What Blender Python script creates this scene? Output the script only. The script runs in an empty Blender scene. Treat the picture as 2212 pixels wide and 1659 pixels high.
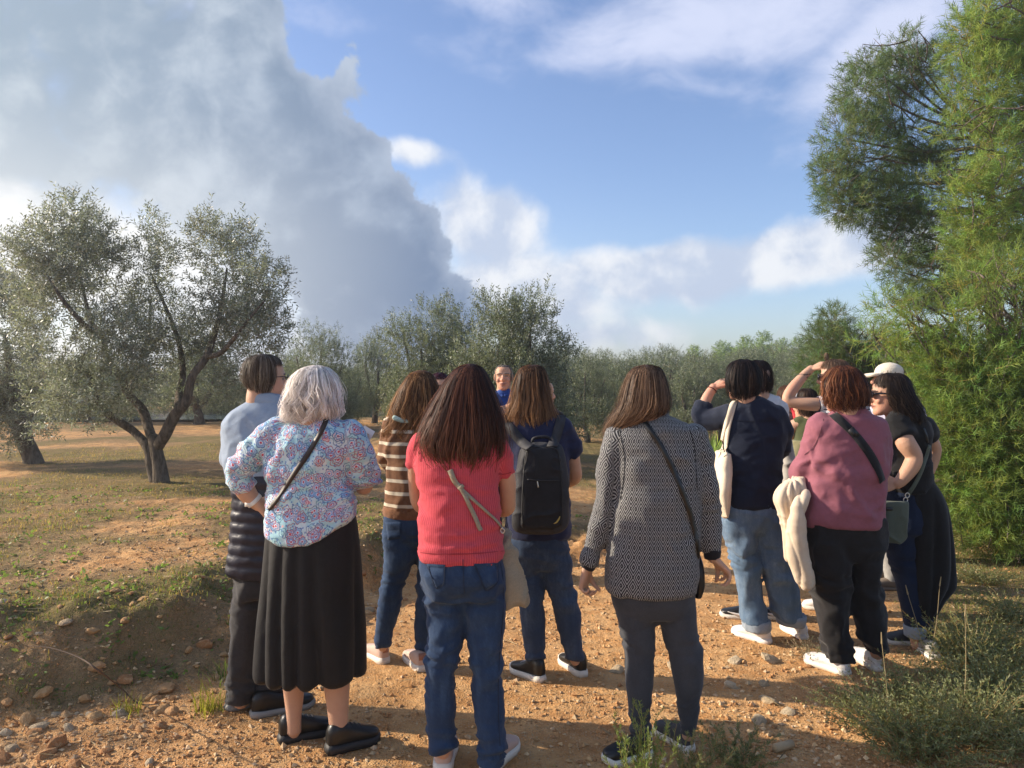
import bpy, math, random
import numpy as np
from mathutils import Vector, Matrix
from mathutils.bvhtree import BVHTree

random.seed(7)
RNG = np.random.default_rng(11)
SC = bpy.context.scene
COL = SC.collection
R = math.radians

# ------------------------------------------------------------------ camera, sky, sun, exposure
F, CX, CY, H = 1662.0, 1106.0, 829.5, 1.6      # focal length, centre and eye height behind the measured points
SUN_AZ, SUN_EL = R(-80), R(25)                  # azimuth from +Y (clockwise), elevation

cam = bpy.data.cameras.new('camera')
cam.sensor_width = 36.0
cam.lens = 36.0 * F / 2212.0
cam.clip_start, cam.clip_end = 0.05, 3000
camo = bpy.data.objects.new('camera', cam)
COL.objects.link(camo)
camo.location = (0, 0, H)
camo.rotation_euler = (R(90), 0, 0)
SC.camera = camo

SC.render.engine = 'CYCLES'
SC.cycles.use_denoising = True
SC.cycles.max_bounces = 6
SC.cycles.diffuse_bounces = 3
SC.cycles.glossy_bounces = 2
SC.cycles.transmission_bounces = 4
SC.cycles.transparent_max_bounces = 6
SC.cycles.sample_clamp_indirect = 6.0
vs = SC.view_settings
vs.view_transform = 'Standard'
vs.look = 'None'
vs.exposure = 1.08
vs.gamma = 1.0
vs.use_curve_mapping = False


class NB:
    """small helper that writes node expressions"""
    def __init__(self, nt):
        self.nt = nt

    def new(self, t, **kw):
        n = self.nt.nodes.new(t)
        for k, v in kw.items():
            setattr(n, k, v)
        return n

    def put(self, sock, v):
        if v is None:
            return
        if isinstance(v, bpy.types.NodeSocket):
            self.nt.links.new(v, sock)
        else:
            if sock.type == 'RGBA' and hasattr(v, '__len__') and len(v) == 3:
                v = (*v, 1.0)
            sock.default_value = v

    def m(self, op, a, b=None, c=None, clamp=False):
        n = self.new('ShaderNodeMath', operation=op, use_clamp=clamp)
        for s, v in zip(n.inputs, (a, b, c)):
            self.put(s, v)
        return n.outputs[0]

    def add(self, *a):
        r = a[0]
        for x in a[1:]:
            r = self.m('ADD', r, x)
        return r

    def mul(self, *a):
        r = a[0]
        for x in a[1:]:
            r = self.m('MULTIPLY', r, x)
        return r

    def sub(self, a, b):
        return self.m('SUBTRACT', a, b)

    def vm(self, op, a, b=None, scale=None):
        n = self.new('ShaderNodeVectorMath', operation=op)
        self.put(n.inputs[0], a)
        if b is not None:
            self.put(n.inputs[1], b)
        if scale is not None:
            self.put(n.inputs['Scale'], scale)
        return n.outputs['Value'] if op in ('LENGTH', 'DOT_PRODUCT', 'DISTANCE') else n.outputs[0]

    def sep(self, v):
        n = self.new('ShaderNodeSeparateXYZ')
        self.put(n.inputs[0], v)
        return n.outputs[0], n.outputs[1], n.outputs[2]

    def comb(self, x=0.0, y=0.0, z=0.0):
        n = self.new('ShaderNodeCombineXYZ')
        for s, v in zip(n.inputs, (x, y, z)):
            self.put(s, v)
        return n.outputs[0]

    def ss(self, v, lo, hi, a=0.0, b=1.0, kind='SMOOTHSTEP'):
        n = self.new('ShaderNodeMapRange', interpolation_type=kind)
        for s, x in zip(n.inputs, (v, lo, hi, a, b)):
            self.put(s, x)
        return n.outputs[0]

    def mix(self, f, a, b, blend='MIX'):
        n = self.new('ShaderNodeMix', data_type='RGBA', blend_type=blend)
        self.put(n.inputs[0], f)
        self.put(n.inputs[6], a)
        self.put(n.inputs[7], b)
        return n.outputs[2]

    def noise(self, vec, scale=5.0, detail=4.0, rough=0.5, dist=0.0, out='Fac', dims='3D'):
        n = self.new('ShaderNodeTexNoise', noise_dimensions=dims)
        self.put(n.inputs['Vector'], vec)
        n.inputs['Scale'].default_value = scale
        n.inputs['Detail'].default_value = detail
        n.inputs['Roughness'].default_value = rough
        n.inputs['Distortion'].default_value = dist
        return n.outputs[out]

    def vor(self, vec, scale=5.0, feature='F1', rnd=1.0, dims='3D'):
        n = self.new('ShaderNodeTexVoronoi', feature=feature, voronoi_dimensions=dims)
        self.put(n.inputs['Vector'], vec)
        n.inputs['Scale'].default_value = scale
        n.inputs['Randomness'].default_value = rnd
        return n

    def attr(self, name, out='Color'):
        return self.new('ShaderNodeAttribute', attribute_name=name).outputs[out]

    def bump(self, h, strength=0.3, dist=0.01, normal=None):
        n = self.new('ShaderNodeBump')
        n.inputs['Strength'].default_value = strength
        n.inputs['Distance'].default_value = dist
        self.put(n.inputs['Height'], h)
        if normal is not None:
            self.put(n.inputs['Normal'], normal)
        return n.outputs[0]

    def obj(self):
        return self.new('ShaderNodeTexCoord').outputs['Object']


def px_dir(px, py):
    az = math.atan((px - CX) / F)
    return az, math.atan((CY - py) / F * math.cos(az))


def build_world():
    w = bpy.data.worlds.new('World')
    SC.world = w
    w.use_nodes = True
    nt = w.node_tree
    nt.nodes.clear()
    b = NB(nt)
    out = b.new('ShaderNodeOutputWorld')
    bg = b.new('ShaderNodeBackground')
    bg.inputs['Strength'].default_value = 0.1
    nt.links.new(bg.outputs[0], out.inputs[0])
    sky = b.new('ShaderNodeTexSky', sky_type='NISHITA')
    sky.sun_disc = False
    sky.sun_elevation = SUN_EL
    sky.sun_rotation = SUN_AZ
    sky.altitude = 100
    sky.air_density = 1.0
    sky.dust_density = 1.2
    sky.ozone_density = 2.0
    d = b.new('ShaderNodeTexCoord').outputs['Generated']
    x, y, z = b.sep(d)
    az = b.m('ARCTAN2', x, y)
    el = b.m('ARCSINE', z)

    def blob(px, py, rx, ry, rot=0.0, amp=1.0):
        a0, e0 = px_dir(px, py)
        c, s = math.cos(R(rot)), math.sin(R(rot))
        da, de = b.sub(az, a0), b.sub(el, e0)
        p = b.mul(b.add(b.mul(da, c), b.mul(de, s)), F / rx)
        q = b.mul(b.sub(b.mul(de, c), b.mul(da, s)), F / ry)
        r = b.m('SQRT', b.add(b.mul(p, p), b.mul(q, q)))
        return b.mul(b.sub(1.0, r), amp)

    def union(blobs):
        r = blobs[0]
        for t in blobs[1:]:
            r = b.m('SMOOTH_MAX', r, t, 0.25)
        return r

    warp = b.noise(d, 3.2, 4.0, 0.55, out='Color')
    dw = b.vm('ADD', d, b.vm('SCALE', b.vm('SUBTRACT', warp, (0.5, 0.5, 0.5)), scale=0.10))
    def cum(v):
        puff = lambda sc: b.sub(1.0, b.vor(v, sc, 'F1', 1.0).outputs['Distance'])
        return b.add(b.mul(b.noise(v, 6.0, 8.0, 0.58), 0.58), b.mul(b.noise(v, 21.0, 6.0, 0.62), 0.20), b.mul(b.sub(puff(9.0), .12), 0.14), b.mul(b.sub(puff(21.0), .12), 0.10))
    sv = (math.sin(SUN_AZ) * math.cos(SUN_EL) * 0.035, math.cos(SUN_AZ) * math.cos(SUN_EL) * 0.035, math.sin(SUN_EL) * 0.07)
    n_edge = cum(dw)
    n_lit = cum(b.vm('ADD', dw, sv))
    n_big = b.noise(d, 2.3, 4.0, 0.5)
    relief = b.sub(n_edge, n_lit)
    back = b.ss(y, 0.35, -0.1)

    # heavy grey cumulus that leans from the upper left down to the tree line
    big = union([blob(-150, 60, 460, 300), blob(230, 100, 420, 230, -14), blob(470, 230, 270, 200, -38),
                 blob(660, 400, 260, 190, -45), blob(820, 540, 190, 170, -55), blob(850, 660, 200, 130, 0), blob(330, 330, 330, 150, -25), blob(-80, 260, 330, 170, 0), blob(60, 330, 260, 110, -20)])
    big = b.m('MAXIMUM', big, b.sub(b.sub(b.mul(n_big, 2.2), 1.12), b.mul(b.sub(1.0, back), 4.0)))
    dens = b.add(big, b.mul(b.sub(n_edge, 0.5), 2.2), 0.06)
    m1 = b.ss(dens, 0.03, b.ss(az, R(-30), R(-14), 0.6, 0.10))
    # white cumulus and wisps
    white = union([blob(-60, 470, 460, 150, -14), blob(330, 620, 480, 150, -18), blob(1050, 480, 160, 115, -20, 0.95), blob(1160, 640, 260, 110, -15, 0.9),
                   blob(1700, 560, 380, 80, 8, .9), blob(1420, 590, 280, 85, 4, 1.0), blob(1540, 590, 260, 75, 5, .9), blob(1270, 720, 220, 70, 0, .7), blob(890, 325, 100, 35, -10, .5),
                   blob(620, 760, 560, 90, 0, .8)])
    white = b.m('MAXIMUM', white, b.sub(b.sub(b.mul(n_big, 2.0), 1.0), b.mul(b.sub(1.0, back), 4.0)))
    n_soft = cum(b.vm('ADD', dw, (3.1, 1.7, 0.4)))
    d2 = b.add(white, b.mul(b.sub(n_soft, 0.5), 1.7), 0.05)
    m2 = b.mul(b.ss(d2, 0.03, 0.48), 0.95)
    wisp = union([blob(1560, 40, 560, 130, 4), blob(1350, 100, 300, 60, -8, .6), blob(1920, 90, 300, 120, 40), blob(1080, -10, 300, 60, -10, .7), blob(420, -10, 300, 50, 0, .7), blob(1500, 180, 300, 50, -20, .5)])
    n_w = b.noise(b.vm('MULTIPLY', dw, (1.0, 1.0, 2.0)), 6.0, 7.0, 0.58)
    m3 = b.mul(b.ss(b.add(wisp, b.mul(b.sub(n_w, 0.5), 1.9)), -0.05, 0.85), 0.85)

    g_sun = b.ss(b.add(az, b.mul(el, -0.30)), R(-8), R(-44))       # paler towards the sun's side of the sky
    g_low = b.ss(el, R(22), R(3))
    dark = b.mix(g_sun, (0.98, 1.36, 2.08), (1.85, 2.32, 2.85))
    lite = b.mix(g_sun, (2.0, 2.45, 3.2), (3.3, 3.65, 4.0))
    cA = b.mix(b.ss(b.add(b.mul(relief, 6.5), -.34, b.mul(b.sub(n_big, .5), 1.5), b.mul(b.sub(n_edge, .5), -1.4)), -0.7, 0.9), dark, lite)
    cA = b.mix(b.mul(b.ss(dens, 0.30, 0.03), 0.38), cA, (3.1, 3.45, 4.1))
    cA = b.mix(b.mul(b.mul(b.m('POWER', g_sun, 0.6), b.ss(el, R(21), R(6))), 0.72), cA, (4.7, 4.8, 4.8))
    cB = b.mix(b.ss(b.add(b.mul(relief, 6.0), b.mul(b.sub(n_soft, 0.5), 2.2)), -0.6, 0.6), (2.8, 3.2, 4.0), (4.5, 4.6, 4.8))
    cB = b.mix(b.mul(g_sun, 0.9), cB, (5.6, 5.5, 5.25))
    skyc = b.mix(1.0, sky.outputs[0], (0.90, 0.89, 0.99), 'MULTIPLY')
    haze = b.mul(b.ss(el, R(17), R(0)), b.ss(az, R(20), R(-30)))
    c = b.mix(b.mul(haze, .5), skyc, (4.9, 5.2, 5.5))
    c = b.mix(m3, c, (3.7, 3.95, 4.95))
    c = b.mix(m2, c, cB)
    c = b.mix(m1, c, cA)
    nt.links.new(c, bg.inputs['Color'])


build_world()
sun = bpy.data.lights.new('sun', 'SUN')
sun.energy = 3.6
sun.angle = R(0.55)
sun.color = (1.0, 0.86, 0.68)
suno = bpy.data.objects.new('sun', sun)
COL.objects.link(suno)
SUNV = Vector((math.sin(SUN_AZ) * math.cos(SUN_EL), math.cos(SUN_AZ) * math.cos(SUN_EL), math.sin(SUN_EL)))
suno.rotation_euler = SUNV.to_track_quat('Z', 'Y').to_euler()
suno.location = (-20, 10, 20)


# ------------------------------------------------------------------ numbers: noise, lofts, meshes
def _hash(ix, iy, iz, seed):
    h = (ix.astype(np.int64) * 73856093) ^ (iy.astype(np.int64) * 19349663) ^ (iz.astype(np.int64) * 83492791) ^ (seed * 2654435761)
    h = h & 0xFFFFFFFF
    h = ((h >> 15) ^ h) * 2246822519 & 0xFFFFFFFF
    h = ((h >> 13) ^ h) * 3266489917 & 0xFFFFFFFF
    h = (h >> 16) ^ h
    return (h & 0xFFFFFF) / float(0xFFFFFF)


def vnoise(p, seed=0):
    """value noise in -1..1"""
    p = np.asarray(p, float)
    i = np.floor(p).astype(np.int64)
    f = p - i
    f = f * f * f * (f * (f * 6 - 15) + 10)
    r = 0
    for dx in (0, 1):
        wx = f[:, 0] if dx else 1 - f[:, 0]
        for dy in (0, 1):
            wy = f[:, 1] if dy else 1 - f[:, 1]
            for dz in (0, 1):
                wz = f[:, 2] if dz else 1 - f[:, 2]
                r = r + wx * wy * wz * _hash(i[:, 0] + dx, i[:, 1] + dy, i[:, 2] + dz, seed)
    return r * 2 - 1


def fbm(p, octv=4, seed=0, gain=0.5):
    p = np.asarray(p, float)
    s, a, n = 0, 1.0, 0
    for k in range(octv):
        s = s + a * vnoise(p * 2 ** k + 17.3 * k, seed + k)
        n += a
        a *= gain
    return s / n


def sstep(x, a, b):
    t = np.clip((x - a) / (b - a), 0, 1)
    return t * t * (3 - 2 * t)


def unit(v):
    v = np.asarray(v, float)
    return v / (np.linalg.norm(v, axis=-1, keepdims=True) + 1e-12)


def crom(a, m):
    """Catmull-Rom resampling of rows"""
    a = np.asarray(a, float)
    n = len(a)
    if n < 3 or m < 2:
        if m < 2:
            return a
        t = np.linspace(0, n - 1, (n - 1) * m + 1)
        return np.stack([np.interp(t, np.arange(n), a[:, k]) for k in range(a.shape[1])], 1)
    e = np.vstack([2 * a[0] - a[1], a, 2 * a[-1] - a[-2]])
    out = []
    for i in range(n - 1):
        p0, p1, p2, p3 = e[i], e[i + 1], e[i + 2], e[i + 3]
        for k in range(m):
            t = k / m
            out.append(0.5 * (2 * p1 + (p2 - p0) * t + (2 * p0 - 5 * p1 + 4 * p2 - p3) * t * t + (3 * p1 - p0 - 3 * p2 + p3) * t ** 3))
    out.append(a[-1])
    return np.array(out)


def loft(C, U, V, seg=24, power=2.0):
    """closed surface through elliptical rings C + U cos + V sin; returns verts, quads, tris"""
    C, U, V = (np.asarray(q, float) for q in (C, U, V))
    n = len(C)
    th = np.linspace(0, 2 * np.pi, seg, endpoint=False)
    c, s = np.cos(th), np.sin(th)
    e = 2.0 / power
    c = np.sign(c) * np.abs(c) ** e
    s = np.sign(s) * np.abs(s) ** e
    v = C[:, None] + U[:, None] * c[None, :, None] + V[:, None] * s[None, :, None]
    v = v.reshape(-1, 3)
    i = np.arange(n - 1)[:, None] * seg
    j = np.arange(seg)[None]
    k = (j + 1) % seg
    q = np.stack([i + j, i + k, i + seg + k, i + seg + j], -1).reshape(-1, 4)
    v = np.vstack([v, C[0], C[-1]])
    a = n * seg
    t0 = np.stack([np.full(seg, a), k[0], j[0]], -1)
    o = (n - 1) * seg
    t1 = np.stack([np.full(seg, a + 1), o + j[0], o + k[0]], -1)
    # orientation: outward when U x V points along the loft direction
    d = C[-1] - C[0]
    if np.dot(np.cross(U[n // 2], V[n // 2]), d) < 0:
        q = q[:, ::-1]
        t0 = t0[:, ::-1]
        t1 = t1[:, ::-1]
    return v, q, np.vstack([t0, t1])


def tube(pts, rad, seg=16, sub=4, flat=1.0, ref=(0, 1, 0), dome=True, power=2.0):  # dome: True, False or 's' (start only)
    """limb along points with radii; flat scales the half axis along ref"""
    a = np.hstack([np.asarray(pts, float), np.asarray(rad, float).reshape(-1, 1)])
    a = crom(a, sub)
    P, r = a[:, :3], np.maximum(a[:, 3], 1e-4)
    T = unit(np.gradient(P, axis=0))
    if dome:
        k = np.array([0.92, 0.7, 0.38])
        rr = np.sqrt(1 - k ** 2)
        e = 0 if dome == 's' else 3
        P = np.vstack([P[0] - T[0] * r[0] * k[:, None], P, P[-1] + T[-1] * r[-1] * k[::-1, None][:e]])
        r = np.concatenate([r[0] * rr, r, (r[-1] * rr[::-1])[:e]])
        T = np.vstack([np.repeat(T[:1], 3, 0), T, np.repeat(T[-1:], e, 0)])
    n = len(P)
    V = np.zeros((n, 3))
    v = np.asarray(ref, float)
    for i in range(n):
        v = v - T[i] * np.dot(v, T[i])
        if np.linalg.norm(v) < 1e-6:
            v = np.array([0.3, 0.2, 0.9]) - T[i] * np.dot([0.3, 0.2, 0.9], T[i])
        v = v / np.linalg.norm(v)
        V[i] = v
    U = np.cross(V, T)
    return loft(P, U * r[:, None], V * (r * flat)[:, None], seg, power)


def ellipsoid(c, rx, ry, rz, rot=None, seg=20, rings=12):
    t = np.linspace(0.12, np.pi - 0.12, rings)
    z = -np.cos(t)
    r = np.sin(t)
    M = np.eye(3) if rot is None else np.asarray(rot)
    C = np.stack([z * 0, z * 0, z * rz], 1) @ M.T + np.asarray(c)
    U = np.stack([r * rx, r * 0, r * 0], 1) @ M.T
    V = np.stack([r * 0, r * ry, r * 0], 1) @ M.T
    return loft(C, U, V, seg)


def rotz(a):
    c, s = math.cos(a), math.sin(a)
    return np.array([[c, -s, 0], [s, c, 0], [0, 0, 1.0]])


def boxgeo(c, sx, sy, sz, rot=None):
    s = np.array([[-1, -1, -1], [1, -1, -1], [1, 1, -1], [-1, 1, -1], [-1, -1, 1], [1, -1, 1], [1, 1, 1], [-1, 1, 1]], float) * [sx, sy, sz]
    if rot is not None:
        s = s @ np.asarray(rot).T
    q = np.array([[0, 3, 2, 1], [4, 5, 6, 7], [0, 1, 5, 4], [1, 2, 6, 5], [2, 3, 7, 6], [3, 0, 4, 7]])
    return s + np.asarray(c), q, np.zeros((0, 3), int)


def join(geos):
    vs_, qs, ts, o = [], [], [], 0
    for g in geos:
        v, q, t = g
        vs_.append(v)
        if len(q):
            qs.append(np.asarray(q) + o)
        if len(t):
            ts.append(np.asarray(t) + o)
        o += len(v)
    return np.vstack(vs_), (np.vstack(qs) if qs else np.zeros((0, 4), int)), (np.vstack(ts) if ts else np.zeros((0, 3), int))


def mesh_np(name, v, q=None, t=None, smooth=True):
    me = bpy.data.meshes.new(name)
    q = np.zeros((0, 4), int) if q is None else np.asarray(q)
    t = np.zeros((0, 3), int) if t is None else np.asarray(t)
    me.vertices.add(len(v))
    me.vertices.foreach_set('co', np.asarray(v, np.float32).ravel())
    nl = q.size + t.size
    me.loops.add(nl)
    me.loops.foreach_set('vertex_index', np.concatenate([q.ravel(), t.ravel()]).astype(np.int32))
    me.polygons.add(len(q) + len(t))
    st = np.concatenate([np.arange(len(q)) * 4, q.size + np.arange(len(t)) * 3]).astype(np.int32)
    me.polygons.foreach_set('loop_start', st)
    me.update(calc_edges=True)
    me.polygons.foreach_set('use_smooth', np.full(len(q) + len(t), smooth))
    me.validate()
    return me


def vcol(me, name, c):
    c = np.asarray(c, np.float32)
    if c.shape[1] == 3:
        c = np.hstack([c, np.ones((len(c), 1), np.float32)])
    a = me.attributes.new(name, 'FLOAT_COLOR', 'POINT')
    a.data.foreach_set('color', c.ravel())


def vvec(me, name, c):
    a = me.attributes.new(name, 'FLOAT_VECTOR', 'POINT')
    a.data.foreach_set('vector', np.asarray(c, np.float32).ravel())


def getv(me):
    v = np.empty(len(me.vertices) * 3, np.float32)
    me.vertices.foreach_get('co', v)
    return v.reshape(-1, 3).astype(float)


def getn(me):
    v = np.empty(len(me.vertices) * 3, np.float32)
    me.vertex_normals.foreach_get('vector', v)
    return v.reshape(-1, 3).astype(float)


def remesh(geo, voxel, keep=None):
    v, q, t = geo
    me = mesh_np('remesh_source', v, q, t)
    o = bpy.data.objects.new('remesh_source', me)
    COL.objects.link(o)
    md = o.modifiers.new('r', 'REMESH')
    md.mode = 'VOXEL'
    md.voxel_size = voxel
    md.use_smooth_shade = True
    if keep:
        dm = o.modifiers.new('d', 'DECIMATE')
        dm.ratio = keep
    dg = bpy.context.evaluated_depsgraph_get()
    out = bpy.data.meshes.new_from_object(o.evaluated_get(dg))
    bpy.data.objects.remove(o)
    bpy.data.meshes.remove(me)
    return out


def relax(me, it=2, k=0.5):
    v = getv(me)
    e = np.empty(len(me.edges) * 2, np.int32)
    me.edges.foreach_get('vertices', e)
    e = e.reshape(-1, 2)
    n = len(v)
    cnt = np.bincount(e.ravel(), minlength=n)[:, None]
    for _ in range(it):
        s = np.stack([np.bincount(e[:, 0], v[e[:, 1], c], n) + np.bincount(e[:, 1], v[e[:, 0], c], n) for c in range(3)], 1)
        v = v * (1 - k) + k * s / np.maximum(cnt, 1)
    me.vertices.foreach_set('co', v.astype(np.float32).ravel())
    me.update()


def link(name, me, m=None, parent=None, loc=None):
    o = bpy.data.objects.new(name, me)
    COL.objects.link(o)
    if m is not None and me is not None and not me.materials:
        me.materials.append(m)
    if parent is not None:
        o.parent = parent
    if loc is not None:
        o.location = loc
    return o


def tag(o, label=None, cat=None, group=None, kind=None):
    for k, v in (('label', label), ('category', cat), ('group', group), ('kind', kind)):
        if v:
            o[k] = v
    return o


def empty(name, loc=(0, 0, 0)):
    o = bpy.data.objects.new(name, None)
    o.empty_display_size = 0.1
    COL.objects.link(o)
    o.location = loc
    return o


def Wp(px, py, d):
    return np.array([(px - CX) / F * d, d, H - (py - CY) / F * d])


def gpt(px, py, z=0.0):
    d = (H - z) * F / (py - CY)
    return np.array([(px - CX) / F * d, d, z])


# ------------------------------------------------------------------ materials
MATS = {}


def material(name):
    m = bpy.data.materials.new(name)
    m.use_nodes = True
    nt = m.node_tree
    nt.nodes.clear()
    b = NB(nt)
    out = b.new('ShaderNodeOutputMaterial')
    p = b.new('ShaderNodeBsdfPrincipled')
    nt.links.new(p.outputs[0], out.inputs[0])
    MATS[name] = m
    return m, b, p, out


def fabric(name, col, rough=0.85, var=0.18, weave=900, bumps=0.25, sheen=0.15, grain=60, dark=0.75):
    m, b, p, _ = material(name)
    o = b.obj()
    n = b.noise(o, 7, 5, 0.6)
    n2 = b.noise(o, grain, 3, 0.6)
    c = b.mix(b.ss(b.add(b.mul(n, 0.6), b.mul(n2, 0.4)), 0.3, 0.7), tuple(x * (1 - var) for x in col), tuple(min(1, x * (1 + var)) for x in col))
    b.put(p.inputs['Base Color'], c)
    p.inputs['Roughness'].default_value = rough
    p.inputs['Sheen Weight'].default_value = sheen
    p.inputs['Specular IOR Level'].default_value = 0.25
    h = b.add(b.mul(b.noise(o, 26, 4, 0.55), 1.0), b.mul(b.noise(o, weave / 4, 2, 0.5), 0.12))
    b.put(p.inputs['Normal'], b.bump(h, bumps, 0.012))
    return m


def plain(name, col, rough=0.5, metal=0.0, var=0.1, spec=0.5):
    m, b, p, _ = material(name)
    n = b.noise(b.obj(), 40, 4, 0.6)
    b.put(p.inputs['Base Color'], b.mix(n, tuple(x * (1 - var) for x in col), tuple(min(1, x * (1 + var)) for x in col)))
    p.inputs['Roughness'].default_value = rough
    p.inputs['Metallic'].default_value = metal
    p.inputs['Specular IOR Level'].default_value = spec
    return m


def denim(name, col, light, fade=0.5):
    m, b, p, _ = material(name)
    o = b.obj()
    x, y, z = b.sep(o)
    tw = b.noise(b.comb(b.mul(b.add(x, b.mul(z, 0.6)), 260), b.mul(y, 200), b.mul(z, 60)), 1.0, 2, 0.6)
    big = b.noise(o, 5.5, 5, 0.6)
    st = b.noise(b.comb(b.mul(x, 26), b.mul(y, 26), b.mul(z, 5)), 1.0, 5, 0.65)
    f = b.add(b.mul(big, fade), b.mul(st, 0.5), b.mul(tw, 0.25))
    b.put(p.inputs['Base Color'], b.mix(b.ss(f, 0.42 + fade * .25, 0.75 + fade * .45), col, light))
    p.inputs['Roughness'].default_value = 0.9
    p.inputs['Specular IOR Level'].default_value = 0.2
    p.inputs['Sheen Weight'].default_value = 0.1
    h = b.add(b.noise(o, 34, 4, 0.6), b.mul(tw, 0.15))
    b.put(p.inputs['Normal'], b.bump(h, 0.3, 0.01))
    return m


def hair_material():
    m, b, p, _ = material('hair')
    b.put(p.inputs['Base Color'], b.attr('Col'))
    p.inputs['Roughness'].default_value = 0.5
    p.inputs['Specular IOR Level'].default_value = 0.16
    tr = b.new('ShaderNodeBsdfTranslucent')
    b.put(tr.inputs['Color'], b.vm('SCALE', b.attr('Col'), scale=2.2))
    mx = b.new('ShaderNodeMixShader')
    mx.inputs[0].default_value = .38
    b.nt.links.new(p.outputs[0], mx.inputs[1])
    b.nt.links.new(tr.outputs[0], mx.inputs[2])
    b.nt.links.new(mx.outputs[0], _.inputs[0])
    return m


def skin_material():
    m, b, p, _ = material('skin')
    o = b.obj()
    n = b.noise(o, 18, 5, 0.6)
    c = b.mix(1.0, b.attr('Col'), b.mix(n, (0.84, 0.80, 0.80), (1.10, 1.12, 1.12)), 'MULTIPLY')
    b.put(p.inputs['Base Color'], c)
    p.inputs['Roughness'].default_value = 0.55
    p.inputs['Specular IOR Level'].default_value = 0.35
    p.inputs['Subsurface Weight'].default_value = 0.12
    p.inputs['Subsurface Radius'].default_value = (0.02, 0.008, 0.005)
    p.inputs['Subsurface Scale'].default_value = 0.5
    b.put(p.inputs['Normal'], b.bump(b.noise(o, 120, 3, 0.6), 0.12, 0.004))
    return m


M_HAIR = hair_material()
M_SKIN = skin_material()
# ------------------------------------------------------------------ ground
BX = np.array([-60, -6, -2.75, -2.05, -1.5, -1.08, -0.35, 0.7, 3, 60.0])
BY = np.array([-6, 2.5, 3.42, 3.72, 4.15, 5.25, 6.35, 6.9, 8.0, 14.0])


def bank_s(x, y):
    """signed distance from the foot of the earth bank (positive on the terrace)"""
    best = np.full(x.shape, 1e9)
    for i in range(len(BX) - 1):
        ax, ay, bx, by = BX[i], BY[i], BX[i + 1], BY[i + 1]
        dx, dy = bx - ax, by - ay
        t = np.clip(((x - ax) * dx + (y - ay) * dy) / (dx * dx + dy * dy), 0, 1)
        best = np.minimum(best, np.hypot(x - ax - t * dx, y - ay - t * dy))
    return np.where(y > np.interp(x, BX, BY), best, -best)


def hgt(x, y):
    x, y = np.asarray(x, float), np.asarray(y, float)
    s = bank_s(x, y)
    hb = np.interp(x, [-4, -1.3, 0, 1.2, 3], [0.40, 0.36, 0.22, 0.14, 0.05])
    p = np.stack([x, y, x * 0], -1)
    z = hb * sstep(s + 0.06 * vnoise(p * 2.2, 5), 0.0, 0.72)
    z = z + 0.02 * np.clip(y - 10, 0, 26) + 5.0 * sstep(y, 38, 130) * sstep(x, -14, 40)
    near = sstep(y, 60, 12)
    rough = 0.35 + 0.65 * sstep(s, -0.1, 0.25)
    z = z + near * rough * (0.035 * fbm(p * 1.1, 3, 3) + 0.022 * fbm(p * 4.2, 3, 9) + 0.008 * vnoise(p * 17, 4))
    face = sstep(s, 0.0, 0.2) * sstep(s, 1.0, 0.6)
    z = z + face * (0.085 * fbm(p * 5, 4, 21))
    # wheel rut on the path and rise beneath the pines
    z = z + 0.35 * sstep(x - 0.42 * y, 1.6, 5.0) * sstep(y, 30, 10)
    pond = sstep(np.hypot((x + 12) / 9.0, (y - 25) / 4.2), 1.1, 0.9)
    return z - 0.55 * pond


def veg(x, y):
    """how much green grows here, 0..1"""
    x, y = np.asarray(x, float), np.asarray(y, float)
    p = np.stack([x, y, x * 0], -1)
    s = bank_s(x, y)
    crest = sstep(s, 0.25, 0.6) * sstep(s, 1.9, 0.8)
    facev = sstep(s, 0.0, 0.2) * sstep(s, 0.9, 0.5) * 0.52
    t = sstep(s, 0.9, 1.6)
    n = fbm(p * np.array([0.55, 0.9, 1]), 4, 40)
    far = t * (0.15 + sstep(n, -0.12, 0.30) * 0.46 + 0.10 * sstep(y, 9, 16))
    right = sstep(x - 0.40 * y, 0.15, 0.9) * 0.8 * sstep(y, 16, 5)
    v = np.maximum.reduce([crest * (0.6 + 0.6 * n), facev * (0.7 + n), far, right * (0.7 + 0.6 * n)])
    return np.clip(v, 0, 1)


def grid_axis(lo, hi, step, far_lo, far_hi, k=1.14):
    a = list(np.arange(lo, hi + 1e-6, step))
    st, x = step, hi
    while x < far_hi:
        st *= k
        x += st
        a.append(x)
    st, x = step, lo
    while x > far_lo:
        st *= k
        x -= st
        a.insert(0, x)
    return np.array(a)


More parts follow.
